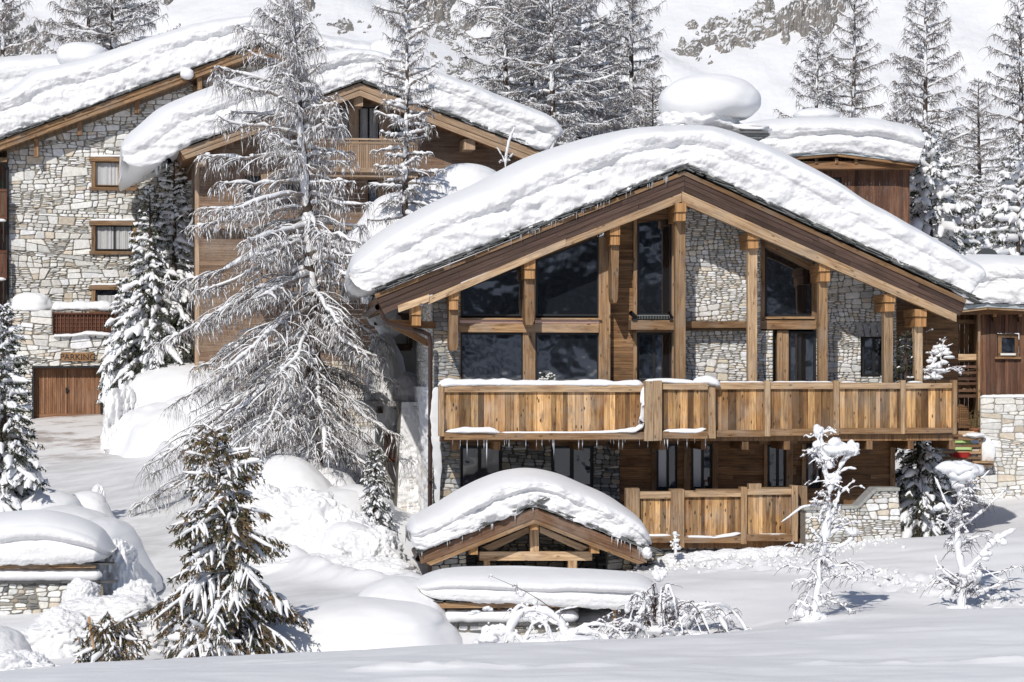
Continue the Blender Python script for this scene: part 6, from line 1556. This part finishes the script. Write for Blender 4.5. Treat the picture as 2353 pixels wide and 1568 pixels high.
def spruce(H, Rr, seed, nb=90, droop=.35, snow=1.0, r0=.10, base=.03, needle=.075, dens=1.0, env=None, openn=0.0, tip=.12, side=.42, snow_r=.055, hang=0.15, lean=0.0):
    rng = np.random.default_rng(seed)
    tk = np.linspace(0, 1, 14); trunk = np.stack([.02*np.sin(tk*7+seed)*H*.1+lean*tk*H, 0*tk, tk*H], -1); tr = r0*(1-tk)**.9+.008
    TV = tubes(trunk[None], tr[None], 8)
    t = base+(1-base)*(np.maximum(0, np.arange(nb)+rng.uniform(-.5, .5, nb))/nb)**.95; t = np.clip(t, base, .985)
    env = env or (lambda q: (1-q)**.85)
    L = (Rr*env(t)*rng.uniform(.65, 1.15, nb))+.10
    if openn: L = L*np.where(rng.random(nb) < openn, rng.uniform(.4, .75, nb), 1)
    az = np.arange(nb)*2.39996+rng.uniform(-.6, .6, nb); Kk = 7; s = np.linspace(0, 1, Kk)
    wig = rng.normal(0, .03, (nb, Kk)).cumsum(1); a0 = .10+.5*t**2+rng.uniform(-.12, .12, nb)
    zb = np.stack([np.interp(t, tk, trunk[:, k]) for k in range(3)], -1)
    dr = droop*(1.25-t)
    Bp = np.stack([zb[:, None, 0]+np.cos(az[:, None]+wig)*s*L[:, None], zb[:, None, 1]+np.sin(az[:, None]+wig)*s*L[:, None], zb[:, None, 2]+L[:, None]*(a0[:, None]*s-dr[:, None]*2.0*s**1.6+tip*s**5)], -1)
    Br = .014*(1-s[None])*np.sqrt(L)[:, None]+.005; wood = [tubes(Bp, Br, 4)]
    n2 = np.maximum(4, (L*15*dens).astype(int)); bi = np.repeat(np.arange(nb), n2); m = len(bi)
    sp = rng.uniform(.12, 1, m)**.85; st = interp_rows(Bp[bi], sp); sd = rng.choice([-1, 1], m); da = az[bi]+sd*rng.uniform(.5, 1.15, m)
    l2 = (L[bi]*side*(1.1-sp)+.07)*rng.uniform(.6, 1.15, m); K2 = 4; s2 = np.linspace(0, 1, K2)
    P2 = np.stack([st[:, None, 0]+np.cos(da)[:, None]*s2*l2[:, None], st[:, None, 1]+np.sin(da)[:, None]*s2*l2[:, None], st[:, None, 2]+l2[:, None]*(-.15*s2-(dr[bi][:, None]*1.1+hang)*s2**1.6)], -1)
    wood.append(tubes(P2, np.repeat((.006*(1-s2)+.003)[None], m, 0), 3))
    # needle sprays: narrow blades set around each shoot
    tot = l2/needle*5.0*dens; nn = np.maximum(3, tot.astype(int)); ci = np.repeat(np.arange(m), nn); k = len(ci)
    q = rng.uniform(0, 1.03, k); o = interp_rows(P2[ci], np.clip(q, 0, 1)); d = P2[ci, -1]-P2[ci, 0]; d /= np.linalg.norm(d, axis=1, keepdims=True)+1e-9
    v = rng.normal(0, 1, (k, 3)); v[:, 2] -= .25+hang; dirn = d*.9+v*.55; dirn /= np.linalg.norm(dirn, axis=1, keepdims=True)
    wv = np.cross(dirn, rng.normal(0, 1, (k, 3))); wv /= np.linalg.norm(wv, axis=1, keepdims=True)+1e-9
    ln = needle*rng.uniform(.6, 1.4, (k, 1)); wd = needle*.16*rng.uniform(.7, 1.3, (k, 1))
    NV = np.stack([o-wv*wd*.5, o+dirn*ln*.5-wv*wd, o+dirn*ln, o+dirn*ln*.5+wv*wd], 1).reshape(-1, 3); NQ = np.arange(k*4).reshape(-1, 4)
    hue = np.clip(rng.normal(.40, .28, m)[ci]+rng.normal(0, .12, k)+.25*fbm(o[:, 0]*2, o[:, 1]*2, o[:, 2]*2, oct=2, seed=seed), 0, 1)
    tone = np.repeat(np.stack([hue, hue, hue, 0*hue+1], -1), 4, axis=0)
    sn = []
    if snow > 0:
        pat = .5+.9*fbm(st[:, 0]*1.5, st[:, 1]*1.5, st[:, 2]*1.5, oct=2, seed=seed+3)
        kp = rng.random(m) < np.clip(pat*snow, .08, .97); j = kp.sum()
        w = np.clip(.85+.5*rng.normal(0, 1, (j, K2)), .12, 1.9)*np.array([.75, 1.1, 1.0, .35])[None]
        Rs = snow_r*w*np.clip(l2[kp]/.25, .45, 1.35)[:, None]; Ps = P2[kp].copy(); Ps[..., 2] += Rs*.45+.012
        V_, Q_2 = tubes(Ps, Rs, 6); sn.append((V_, Q_2))
        w = np.clip(.9+.35*rng.normal(0, 1, (nb, Kk)), .25, 1.5)*np.array([.5, .9, 1, 1, 1, .8, .3])[None]
        Rs = snow_r*1.15*w*np.clip(L/.6, .4, 1.3)[:, None]; Ps = Bp.copy(); Ps[..., 2] += Rs*.5+.01; sel = rng.random(nb) < .9*snow
        sn.append(tubes(Ps[sel], Rs[sel], 7))
    return TV, join(wood), (NV, NQ, tone), (join(sn) if sn else None)
def put_spruce(label, H, Rr, loc, seed, group=None, name='spruce', need=None, rot=0, **kw):
    TV, wd, nd, sn = spruce(H, Rr, seed, **kw)
    return tree_obj(name, label, 'tree' if H > 1.2 else 'shrub', [('trunk', TV, M_BARK), ('branches', wd, M_TWIG), ('needles', nd, need or M_NEED), ('snow_load', sn, M_SNOWT)], loc, group, rot)
def put_larch(label, H, Rr, loc, seed, group=None, rot=0, name='larch', twm=None, **kw):
    TV, wd, sn = larch(H, Rr, seed, **kw)
    return tree_obj(name, label, 'tree', [('trunk', TV, M_BARK), ('branches', wd, twm or M_TWIG), ('snow_load', sn, M_SNOWT)], loc, group, rot)
def base_at(px, Y, dz=-.15):
    x = GX(px, Y); return (x, Y, gz(x, Y)+dz)
def height_to(loc, py): return (HZ-py)*loc[1]/F-loc[2]

_V, _Q = lumps(*CLUMPS, np.random.default_rng(3)); tag(fastmesh('snow_clumps', _V, _Q, M_SNOWR), 'small clumps of broken snow scattered below the terrace', 'snow clumps', kind='stuff')
# the big weeping larch
b = base_at(722, 66); 
put_larch('huge weeping larch loaded with snow, the widest tree, in front of the middle chalet', height_to(b, 5), 3.35, b, 4, twm=M_TWIGF, asym=.36, nb=118, droop=.75, twig=.52, dens=1.4, tn=1.15, twr=.62, snow=1.2, tws=2.3, sub=.9, r0=.24, base=.09, lift=.42, hang=1.0, lean=-.045,
          env=lambda q: (.86+.14*np.sin(np.minimum(q, .3)/.3*1.57))*(1-q)**.62+.03)
b = base_at(932, 73)
put_larch('narrow snowy larch in front of the middle chalet roof, right of the weeping larch', height_to(b, -60), 1.15, b, 7, twm=M_TWIGF, nb=105, droop=.5, twig=.34, dens=1.15, tn=.75, twr=.85, snow=1.0, tws=1.7, r0=.15, base=.22, lift=.40, hang=.8, lean=.0,
          env=lambda q: .95-.35*q)
# bare larches behind the roofs
kw = dict(nb=80, droop=.30, twig=.42, dens=1.25, tn=.95, twr=1.15, tws=1.8, snow=1.2, r0=.2, base=.06, lift=.42, hang=.65)
g_ = 'bare larches behind the roofs'
def far_tree(px, Y, top, wpx, seed, label, baseY=None, **k2):
    b = (GX(px, Y), Y, gz(GX(px, Y), Y)-.2); H_ = height_to(b, top); k2['nb'] = int(k2.get('nb', 80)*1.35); return put_larch(label, H_, 2.05*wpx*Y/F, b, seed, g_, twm=M_TWIGF, **dict(kw, **k2))
t1 = far_tree(1160, 108, -230, 105, 21, 'bare larch with a straight trunk, left of the bare group above the middle roof', nb=95, env=lambda q: (1-q)**.6*.95+.1, lift=.3)
t2 = far_tree(1268, 106, -240, 115, 22, 'bare larch with two upper stems in the middle of the bare group', nb=100, env=lambda q: (1-q)**.55*.95+.12, droop=.4)
t3 = far_tree(1452, 112, -200, 105, 23, 'tall bare larch standing just left of the snow mushroom on the chimney', nb=90, hang=.75)
t4 = far_tree(1877, 118, 60, 100, 24, 'shorter conical bare larch above the flat-roofed back chalet', nb=80, env=lambda q: (1-q)**.8+.03)
t5 = far_tree(1962, 120, -60, 75, 25, 'dark slim larch with a bare lower trunk, right of the conical bare larch', nb=85, snow=.6, env=lambda q: (1-q)**.6*.9)
t6 = far_tree(2125, 104, -50, 112, 26, 'tall snowy larch above the snow-laden spruce on the right', nb=95, snow=.95)
t7 = far_tree(2345, 100, -40, 100, 27, 'snowy larch cut by the right edge of the picture', nb=95, snow=.95, droop=.5)
def cp(src, px, Y, scr, scz, rot, label):
    copy_tree(src, label, (GX(px, Y), Y, gz(GX(px, Y), Y)-.2), rot, (scr, scz), g_)
cp(t1, 1225, 114, .9, 1.0, 2.1, 'thin bare larch seen between the two big ones of the bare group')
cp(t3, 1330, 110, .95, 1.0, 1.0, 'bare larch at the right of the bare group, crown merging with its neighbour')
cp(t2, 1395, 122, .8, .80, 4.0, 'paler bare larch behind, between the bare group and the tall one by the mushroom')
cp(t4, 1065, 124, .75, .78, .7, 'small bare larch low on the slope left of the bare group')
cp(t4, 1640, 124, .5, .62, 2.7, 'thin young bare larch peeping out behind the snow mushroom')
cp(t1, 205, 112, 1.0, 1.05, 2.9, 'left one of the bare larch pair above the stone house chimney')
cp(t2, 258, 110, 1.0, 1.04, 1.6, 'right one of the bare larch pair above the stone house chimney')
cp(t5, 5, 112, 1.2, 1.0, .5, 'bare larch cut by the left edge of the picture')
cp(t4, 650, 130, 1.0, 1.22, 5.0, 'bare larch half hidden behind the top of the big weeping larch')
cp(t6, 1500, 104, .8, .72, 3.3, 'lower bushy larch right behind the ridge of the nearest roof')
cp(t5, 2250, 118, .9, .72, 3.0, 'small distant larch between the two tall larches at the right')
cp(t3, 2060, 100, .62, .60, 2.0, 'slender larch left of the tall snowy larch at the right')

# spruces behind the right-hand roofs
g2 = 'snow-laden spruces behind the right roofs'
def sp_at(px, Y, top, wpx, seed, label, grp=None, dz=-.15, foot=None, **k2):
    b = P(px, foot, Y) if foot else base_at(px, Y, dz); return put_spruce(label, height_to(b, top), wpx*Y/F, b, seed, grp, **k2)
sp_at(2140, 90, 285, 250, 31, 'broad snow-laden spruce behind the right slope of the nearest roof', g2, nb=120, snow=1.0, snow_r=.085, needle=.12, dens=.75, r0=.16)
sp_at(2040, 92, 395, 120, 32, 'small snowy spruce at the left foot of the broad one', g2, nb=80, snow=.9, snow_r=.07, needle=.11, dens=.8)
sp_at(2340, 88, 320, 220, 33, 'snow-laden spruce at the right edge above the boarded house', g2, nb=110, snow=1.0, snow_r=.085, needle=.12, dens=.75, r0=.16)
sp_at(2240, 94, 400, 150, 34, 'spruce filling the gap between the two broad ones', g2, nb=90, snow=.95, snow_r=.08, needle=.12, dens=.75)
# left spruces in front of the stone house
sp_at(400, 82.5, 322, 108, 41, 'tall snowy spruce between the stone house and the big larch', foot=890, nb=130, snow=.75, snow_r=.062, needle=.10, dens=.9, droop=.42, r0=.14)
sp_at(345, 82, 425, 112, 42, 'darker snowy spruce just left of the tallest one, against the stone wall', foot=885, nb=125, snow=.6, snow_r=.065, needle=.10, dens=1.0, droop=.42, r0=.14)
sp_at(285, 82.5, 640, 75, 43, 'low drooping spruce at the left foot of the pair, beside the garage', foot=880, nb=90, snow=1.1, snow_r=.07, needle=.10, dens=.8, droop=.55)
# spruce at the left edge
sp_at(8, 60.5, 700, 140, 44, 'green snow-flecked spruce cut by the left edge of the picture', nb=150, snow=.78, snow_r=.055, needle=.08, dens=1.0, droop=.33, r0=.12, env=lambda q: (1-q)**.8+.02)
# brownish foreground conifer
b = (GX(556, 47.6), 47.6, P(556, 1515, 47.6)[2]); 
put_spruce('bare-gapped brown and olive conifer with drooping sprays standing in the left foreground', height_to(b, 985), 1.52, b, 51, name='conifer', need=M_NEEDB, nb=150, droop=.36, snow=.85, r0=.075, needle=.095, dens=1.1, side=.36, snow_r=.030, openn=.45, tip=.05, hang=.4, lean=-.12,
           env=lambda q: np.where(q < .12, .85, 1.12*(1-q)**.5)*(.92+.2*np.sin(q*23)))
b = (GX(255, 45.8), 45.8, P(250, 1515, 45.8)[2])
put_spruce('low olive conifer almost buried in snow at the foot of the foreground conifer', .62, .80, b, 52, name='conifer_shrub', need=M_NEEDB, nb=30, droop=.30, snow=.5, needle=.085, dens=1.2, side=.35, snow_r=.035, hang=.7, env=lambda q: 1.0-.5*q)
b = (GX(470, 46.6), 46.6, P(470, 1522, 46.6)[2])
put_spruce('bent lower boughs heaped with snow at the foot of the foreground conifer', .55, .85, b, 53, name='conifer_shrub', need=M_NEEDB, nb=34, droop=.35, snow=.8, needle=.08, dens=1.1, side=.35, snow_r=.05, hang=.9, env=lambda q: 1.0-.5*q)
sp_at(862, 60.6, 1035, 52, 55, 'small snowy spruce in front of the annex, left of the buttress', nb=90, snow=1.0, snow_r=.045, needle=.065, dens=1.0, droop=.4)
sp_at(2112, 62.5, 880, 125, 56, 'dark shaded spruce beside the right corner of the chalet', nb=120, snow=.55, snow_r=.065, needle=.085, dens=1.1, droop=.4, r0=.12)
# potted spruce on the balcony
q = M.at(2081, 905, .7); bl = (M.o[0]+q[0]*M.c-q[1]*M.s, M.o[1]+q[0]*M.s+q[1]*M.c, q[2])
put_spruce('small green potted spruce on the balcony between the last two posts', 1.45, .42, bl, 57, name='potted_spruce', nb=46, droop=.05, snow=.12, needle=.05, dens=1.2, snow_r=.03, tip=.1)

# snow-plastered birches and shrubs
def branchy(segs, seed, snow_k=1.0, twigs=60, tw_len=.35, tw_mat=None, sides=9, hang=.8, thin=1.0):
    """segs: list of (points (x,y,z) local, radius start, radius end, snow radius)"""
    rng = np.random.default_rng(seed); wood = []; snow = []; allp = []
    for pts, ra, rb, sr in segs:
        p = np.array(pts, float); n = 18; t = np.linspace(0, 1, n); tt = np.linspace(0, 1, len(p))
        c = np.stack([np.interp(t, tt, p[:, k]) for k in range(3)], -1)
        for _ in range(2): c[1:-1] = (c[:-2]+2*c[1:-1]+c[2:])/4
        r = ra+(rb-ra)*t; wood.append(tubes(c[None], r[None], 7)); allp.append(c)
        sr *= thin
        if sr > 0:
            m = 44; t2 = np.linspace(0, 1, m); c2 = np.stack([np.interp(t2, t, c[:, k]) for k in range(3)], -1)
            w = np.clip(1+.55*fbm(t2*7+seed, t2*0+len(snow)*3.3, oct=3, seed=seed)*1.6, .15, 1.9)*np.minimum(1, np.minimum(t2, 1-t2)*9+.25)
            rs = (np.interp(t2, t, r)*.9+sr)*w; c2[:, 2] += rs*.25; c2[:, 1] -= rs*.3
            V, Qx = tubes(c2[None], rs[None], sides); V = V+sr*.9*np.stack([fbm(V[:, 0]*11, V[:, 1]*11+k*7, V[:, 2]*11, oct=3, seed=seed+k) for k in range(3)], -1); snow.append((V, Qx)); nl = int(10*np.linalg.norm(c[-1]-c[0])); jj = rng.integers(3, 40, nl); snow.append(lumps(c2[jj]+rng.normal(0, sr*.7, (nl, 3)), sr*rng.uniform(.4, 1.0, (nl, 1))*np.ones((1, 3)), rng))
    A_ = np.concatenate(allp); k = twigs; o = A_[rng.integers(int(len(A_)*.15), len(A_), k)]; l = tw_len*rng.uniform(.3, 1.4, k)
    az = rng.uniform(0, 2*np.pi, k); s = np.linspace(0, 1, 7); w = rng.normal(0, .05, (k, 7)).cumsum(1)
    hz = rng.uniform(.3, 1.0, k)
    T_ = np.stack([o[:, None, 0]+np.cos(az)[:, None]*l[:, None]*s*hz[:, None]+w*.3, o[:, None, 1]+np.sin(az)[:, None]*l[:, None]*s*hz[:, None], o[:, None, 2]+l[:, None]*(.45*s-hang*s**2)+w*.3], -1)
    wood.append(tubes(T_, np.repeat((.006*(1-s)+.0028)[None], k, 0), 3))
    sel = rng.random(k) < .4*snow_k; j = sel.sum()
    if j:
        a0 = rng.uniform(.1, .6, j); C_ = interp_rows(T_[sel], a0); C_[:, 2] += .01; snow.append(lumps(C_, rng.uniform(.012, .042, (j, 1))*np.array([[1, 1, .8]]), rng)); Ts = T_[sel][:, :5].copy(); Ts[..., 2] += .008; snow.append(tubes(Ts, np.clip(.010+.006*rng.normal(0, 1, (j, 5)), .002, .02), 4))
    return join(wood), join(snow)
def side_twigs(base, pts, n, seed, l0=.25, l1=.6):
    """short crooked snow-caked branches along a trunk polyline"""
    g = np.random.default_rng(seed); p = np.array(pts, float); out = []
    for i in range(n):
        t = g.uniform(.12, .97)*(len(p)-1); k = int(min(t, len(p)-2)); c = p[k]*(1-t+k)+p[k+1]*(t-k)
        a = g.uniform(0, 2*np.pi); L = g.uniform(l0, l1)*(1.1-.5*t/len(p)); d = np.array([np.cos(a), .6*np.sin(a), g.uniform(.1, .8)])
        q = [c]
        for s_ in range(3): d = d+g.normal(0, .35, 3)*[1, 1, .8]; d[2] -= .12; d /= np.linalg.norm(d); q.append(q[-1]+d*L/3)
        out.append((q, .010, .003, g.choice([.012, .02, .03, .04])))
    return out
def put_branchy(label, name, cat, loc, segs, seed, extra=None, **kw):
    wd, sn = branchy(segs, seed, **kw)
    if extra: sn = join([sn]+extra)
    return tree_obj(name, label, cat, [('branches', wd, M_TWIGD), ('snow_load', sn, M_SNOWT)], loc)
def lp(Y, bpx, bpy): 
    return lambda px, py, dy=0.0: ((px-bpx)*Y/F, dy, (bpy-py)*Y/F)
Y = 47.5; q = lp(Y, 1868, 1425)
segs = [([q(1868, 1430), q(1876, 1370), q(1884, 1300), q(1893, 1240), q(1906, 1180), q(1905, 1130), q(1897, 1080), q(1886, 1030), q(1880, 985)], .05, .02, .062),
        ([q(1900, 1140), q(1925, 1085), q(1945, 1050), q(1962, 1030), q(1975, 1022)], .03, .012, .06), ([q(1893, 1030), q(1920, 1025, -.1), q(1950, 1035, -.1), q(1972, 1045, -.1)], .02, .01, .12),
        ([q(1895, 1235), q(1930, 1215, .1), q(1960, 1200, .2), q(1985, 1205, .3)], .022, .006, .02), ([q(1900, 1170), q(1870, 1160), q(1842, 1165), q(1810, 1190), q(1795, 1200)], .018, .004, .012),
        ([q(1908, 1165), q(1935, 1130), q(1955, 1110), q(1965, 1105)], .015, .005, .02), ([q(1905, 1110), q(1930, 1085), q(1950, 1075), q(1968, 1078)], .015, .005, .022),
        ([q(1884, 1300), q(1920, 1260), q(1945, 1250), q(1962, 1232)], .02, .006, .03), ([q(1882, 1320), q(1920, 1300), q(1960, 1300), q(1985, 1320)], .018, .004, .02),
        ([q(1878, 1350), q(1900, 1330), q(1940, 1320), q(1978, 1338)], .018, .004, .015), ([q(1870, 1400), q(1850, 1390), q(1835, 1380), q(1822, 1420)], .022, .008, .03),
        ([q(1876, 1395), q(1900, 1378), q(1935, 1390), q(1965, 1412)], .022, .006, .028), ([q(1886, 1290), q(1872, 1330), q(1855, 1370), q(1830, 1415)], .014, .004, .006),
        ([q(1905, 1200), q(1925, 1150), q(1930, 1120)], .02, .008, .03)]
def sb(q, px, py, r, seed, n=22, dy=0, **k):
    c = q(px, py, dy)
    
    g = np.random.default_rng(seed); m = 7 if max(r) < .15 else 13; L_ = []
    for i in range(m):
        o = g.normal(0, 1, 3); o /= np.linalg.norm(o)+1e-6; t = g.uniform(.2, .72); f = g.uniform(.38, .62)
        L_.append(blob((c[0]+o[0]*r[0]*t, c[1]+o[1]*r[1]*t, c[2]+o[2]*r[2]*t), (r[0]*f, r[1]*f, r[2]*f*1.1), seed*13+i, 12, rough=.35, freq=1.6, detail=.12))
    return join(L_)
ex = [sb(q, 1880, 992, (.12, .12, .13), 801), sb(q, 1925, 1035, (.33, .2, .13), 802, 30, -.05), sb(q, 1962, 1028, (.13, .12, .12), 803), sb(q, 1878, 1028, (.14, .14, .12), 804), sb(q, 1900, 1062, (.15, .15, .12), 805), sb(q, 1915, 1100, (.16, .14, .10), 806), sb(q, 1955, 1222, (.14, .12, .09), 807), sb(q, 1868, 1418, (.26, .3, .12), 808), sb(q, 1836, 1410, (.12, .15, .10), 809)]
segs += side_twigs(None, segs[0][0], 34, 5)
put_branchy('taller of the two snow-plastered young birches in front of the chalet terrace', 'birch', 'tree', P(1868, 1425, Y), segs, 61, ex, twigs=420, tw_len=.36, snow_k=1.6, thin=.62)
Y = 50.0; q = lp(Y, 2205, 1412)
segs = [([q(2205, 1418), q(2215, 1360), q(2208, 1300), q(2198, 1250), q(2198, 1200), q(2208, 1150), q(2214, 1105)], .045, .02, .05), ([q(2212, 1150), q(2240, 1115), q(2275, 1080)], .018, .006, .012),
        ([q(2210, 1320), q(2245, 1290), q(2265, 1260), q(2300, 1235), q(2335, 1215)], .028, .008, .055), ([q(2206, 1340), q(2175, 1320), q(2155, 1300), q(2148, 1275)], .02, .006, .03),
        ([q(2212, 1360), q(2180, 1345), q(2150, 1325)], .02, .006, .028), ([q(2200, 1190), q(2175, 1160), q(2160, 1125), q(2148, 1095)], .02, .008, .03), ([q(2200, 1215), q(2240, 1190), q(2285, 1150), q(2315, 1120)], .018, .005, .02),
        ([q(2210, 1375), q(2240, 1365), q(2290, 1345), q(2320, 1340)], .018, .005, .03), ([q(2230, 1330), q(2270, 1320), q(2320, 1310), q(2350, 1300)], .014, .004, .01), ([q(2204, 1250), q(2240, 1235), q(2280, 1225)], .014, .004, .012), ([q(2240, 1290), q(2290, 1330), q(2330, 1345)], .012, .004, .02)]
ex = [sb(q, 2210, 1086, (.44, .3, .20), 811, 34, exp=.8), sb(q, 2208, 1125, (.12, .12, .22), 819), sb(q, 2205, 1108, (.2, .18, .13), 812), sb(q, 2228, 1325, (.24, .2, .17), 813), sb(q, 2262, 1275, (.18, .15, .11), 814), sb(q, 2300, 1240, (.13, .1, .1), 815), sb(q, 2205, 1405, (.28, .3, .14), 816), sb(q, 2160, 1165, (.12, .1, .09), 817), sb(q, 2290, 1405, (.2, .2, .09), 818)]
segs += side_twigs(None, segs[0][0], 30, 6, .25, .7)
put_branchy('shorter snow-plastered birch with a flat snow cap, nearest the right edge', 'birch', 'tree', P(2205, 1412, Y), segs, 62, ex, twigs=420, tw_len=.42, snow_k=1.6, thin=.62)
# willow shrub in front of the long snow-capped wall
Y = 48.2; q = lp(Y, 1510, 1475); rg_ = np.random.default_rng(63); segs = []
for i in range(34):
    a = rg_.uniform(-1, 1); r_ = rg_.uniform(50, 190); h_ = rg_.uniform(70, 175)*(1-.35*abs(a)); x1 = 1510+a*r_
    segs.append(([q(1510+a*12, 1480), q(1510+a*r_*.35, 1480-h_*.75, rg_.uniform(-.3, .3)), q(1510+a*r_*.75, 1480-h_, rg_.uniform(-.5, .5)), q(x1, 1480-h_*.72, rg_.uniform(-.5, .5)), q(x1+a*25, 1480-h_*.25, rg_.uniform(-.6, .4))], .012, .004, rg_.choice([0, .012, .022, .03])))
ex = [sb(q, 1518, 1322, (.14, .14, .12), 821), sb(q, 1500, 1455, (.5, .4, .14), 822, 30), sb(q, 1600, 1462, (.35, .4, .10), 823), sb(q, 1450, 1460, (.3, .3, .10), 824), sb(q, 1445, 1398, (.10, .1, .10), 825)]
put_branchy('rounded bare shrub of thin arching stems clotted with snow, in front of the chalet', 'willow_shrub', 'shrub', P(1510, 1475, Y), segs, 63, ex, twigs=520, tw_len=.34)
Y = 47.4; q = lp(Y, 1210, 1478); segs = []
for (x0, x1, h_, sr) in ((1155, 1305, 85, .05), (1160, 1270, 70, .035), (1200, 1310, 62, .03), (1100, 1180, 42, .05), (1105, 1200, 30, .04), (1270, 1400, 34, .04), (1300, 1440, 50, .03), (1165, 1230, 95, .012)):
    segs.append(([q(x0, 1482), q(x0+(x1-x0)*.2, 1482-h_*.8), q((x0+x1)/2, 1482-h_), q(x0+(x1-x0)*.85, 1482-h_*.75), q(x1, 1482-h_*.1)], .016, .006, sr))
segs += [([q(1300, 1430), q(1250, 1385), q(1200, 1355), q(1130, 1325)], .010, .003, .0), ([q(1290, 1440), q(1230, 1410), q(1170, 1400)], .008, .003, .012), ([q(1240, 1440), q(1290, 1400), q(1330, 1395)], .008, .003, .012)]
ex = [sb(q, 1196, 1363, (.09, .08, .07), 831), sb(q, 1230, 1385, (.05, .05, .06), 832), sb(q, 1120, 1397, (.10, .08, .06), 833), sb(q, 1090, 1408, (.12, .1, .05), 834), sb(q, 1330, 1470, (.4, .4, .12), 835), sb(q, 1240, 1478, (.4, .3, .10), 836), sb(q, 1120, 1474, (.25, .3, .10), 837)]
put_branchy('bowed shrub stems arching under thick snow in front of the long low wall', 'bowed_shrub', 'shrub', P(1210, 1478, Y), segs, 64, ex, twigs=90, tw_len=.25)
Y = 49.0; q = lp(Y, 1600, 1465); segs = []
for i in range(12):
    a = rg_.uniform(0, 1); segs.append(([q(1560+a*20, 1470), q(1590+a*20, 1410-a*20, rg_.uniform(-.3, .3)), q(1630+a*15, 1395-a*10, rg_.uniform(-.3, .3)), q(1660+a*20, 1420, rg_.uniform(-.3, .3)), q(1672+a*15, 1455)], .010, .004, rg_.choice([0, .02, .03])))
put_branchy('small fan of arching snow-tipped stems right of the rounded shrub', 'willow_shrub', 'shrub', P(1600, 1465, Y), segs, 65, None, twigs=90, tw_len=.3)
Y = 70.0; q = lp(Y, 1163, 400); segs = [([q(1160, 410), q(1162, 370), q(1165, 345), q(1172, 310), q(1185, 285)], .02, .005, .03), ([q(1163, 375), q(1150, 350), q(1140, 335)], .01, .004, .012), ([q(1164, 370), q(1180, 350)], .01, .004, .02)]
b = P(1163, 400, 74.0)
segs.append(([q(1163, 400), q(1164, 700), q(1165, 900)], .03, .03, 0))
put_branchy('thin snowy sapling peeping over the left slope of the nearest roof', 'sapling', 'tree', P(1163, 400, 74.0), segs, 66, None, twigs=30, tw_len=.4)
# shrub on the balcony at the right
q3 = M.at(2150, 870, .5); bl = (M.o[0]+q3[0]*M.c-q3[1]*M.s, M.o[1]+q3[0]*M.s+q3[1]*M.c, q3[2]); q = lambda x, z, dy=0: (x, dy, z)
segs = [([q(0, -.1), q(-.1, .4), q(-.25, .95), q(-.22, 1.35)], .012, .004, .0), ([q(0, 0), q(.15, .3), q(.1, .6), q(.2, .9)], .012, .004, .015), ([q(0, 0), q(-.1, .3), q(0, .5), q(.2, .6)], .012, .004, .03), ([q(0, 0), q(.3, .25), q(.5, .2), q(.6, .1)], .012, .004, .02), ([q(0, 0), q(-.3, .2), q(-.3, .15)], .012, .004, .04)]
rg5 = np.random.default_rng(5); ex = [blob((rg5.uniform(-.3, .45)*(1-h_*.6), rg5.uniform(-.1, .1), h_), (rg5.uniform(.05, .15), .08, rg5.uniform(.03, .06)), 840+i, 14, .45, 2, detail=.15) for i, h_ in enumerate(rg5.uniform(-.02, .75, 22))]
put_branchy('snow-clotted twiggy shrub in the balcony corner beside the last post', 'balcony_shrub', 'shrub', bl, segs, 67, ex, twigs=110, tw_len=.5, hang=.3)
# white flowers behind the balcony rail
q3 = M.at(1255, 885, .3); bl = (M.o[0]+q3[0]*M.c-q3[1]*M.s, M.o[1]+q3[0]*M.s+q3[1]*M.c, q3[2])
t = bpy.data.objects.new('flower_bouquet', None); COL.objects.link(t); t.location = bl; tag(t, 'small bunch of white flowers just above the snowy balcony rail', 'flowers')
rr = random.Random(9); mb = MB()
for i in range(16): mb.beam((0, 0, 0), (rr.uniform(-.16, .2), rr.uniform(-.1, .1), rr.uniform(.1, .28)), .006, .006)
mb.build('stems', flat('leaf_green', (.05, .09, .03)), t)
blobs('blossoms', [blob((rr.uniform(-.17, .2), rr.uniform(-.08, .08), rr.uniform(.12, .30)), (.03, .03, .022), 850+i, 8, .3, 2) for i in range(18)], flat('petal_white', (.75, .75, .70)), t)
# twiggy dead stems beside the terrace
q = lp(56.8, 1553, 1275); segs = [([q(1553, 1278), q(1552, 1250), q(1550, 1225)], .012, .005, .02), ([q(1552, 1262), q(1544, 1245)], .008, .004, .012), ([q(1552, 1255), q(1562, 1240)], .008, .004, .012)]
put_branchy('tiny snow-dotted evergreen sprig at the foot of the terrace corner post', 'sprig', 'shrub', P(1553, 1275, 56.8), segs, 68, [blob((-.02, 0, .46), (.05, .05, .05), 861, 12, .3, 2), blob((.0, 0, .3), (.07, .06, .05), 862, 12, .3, 2), blob((.04, 0, .15), (.08, .06, .05), 863, 12, .3, 2)], twigs=40, tw_len=.14)
for o in bpy.data.objects:
    if o.parent is None and o.get('label') and len(o['label'].split()) > 16: print('LONG', o['label'])
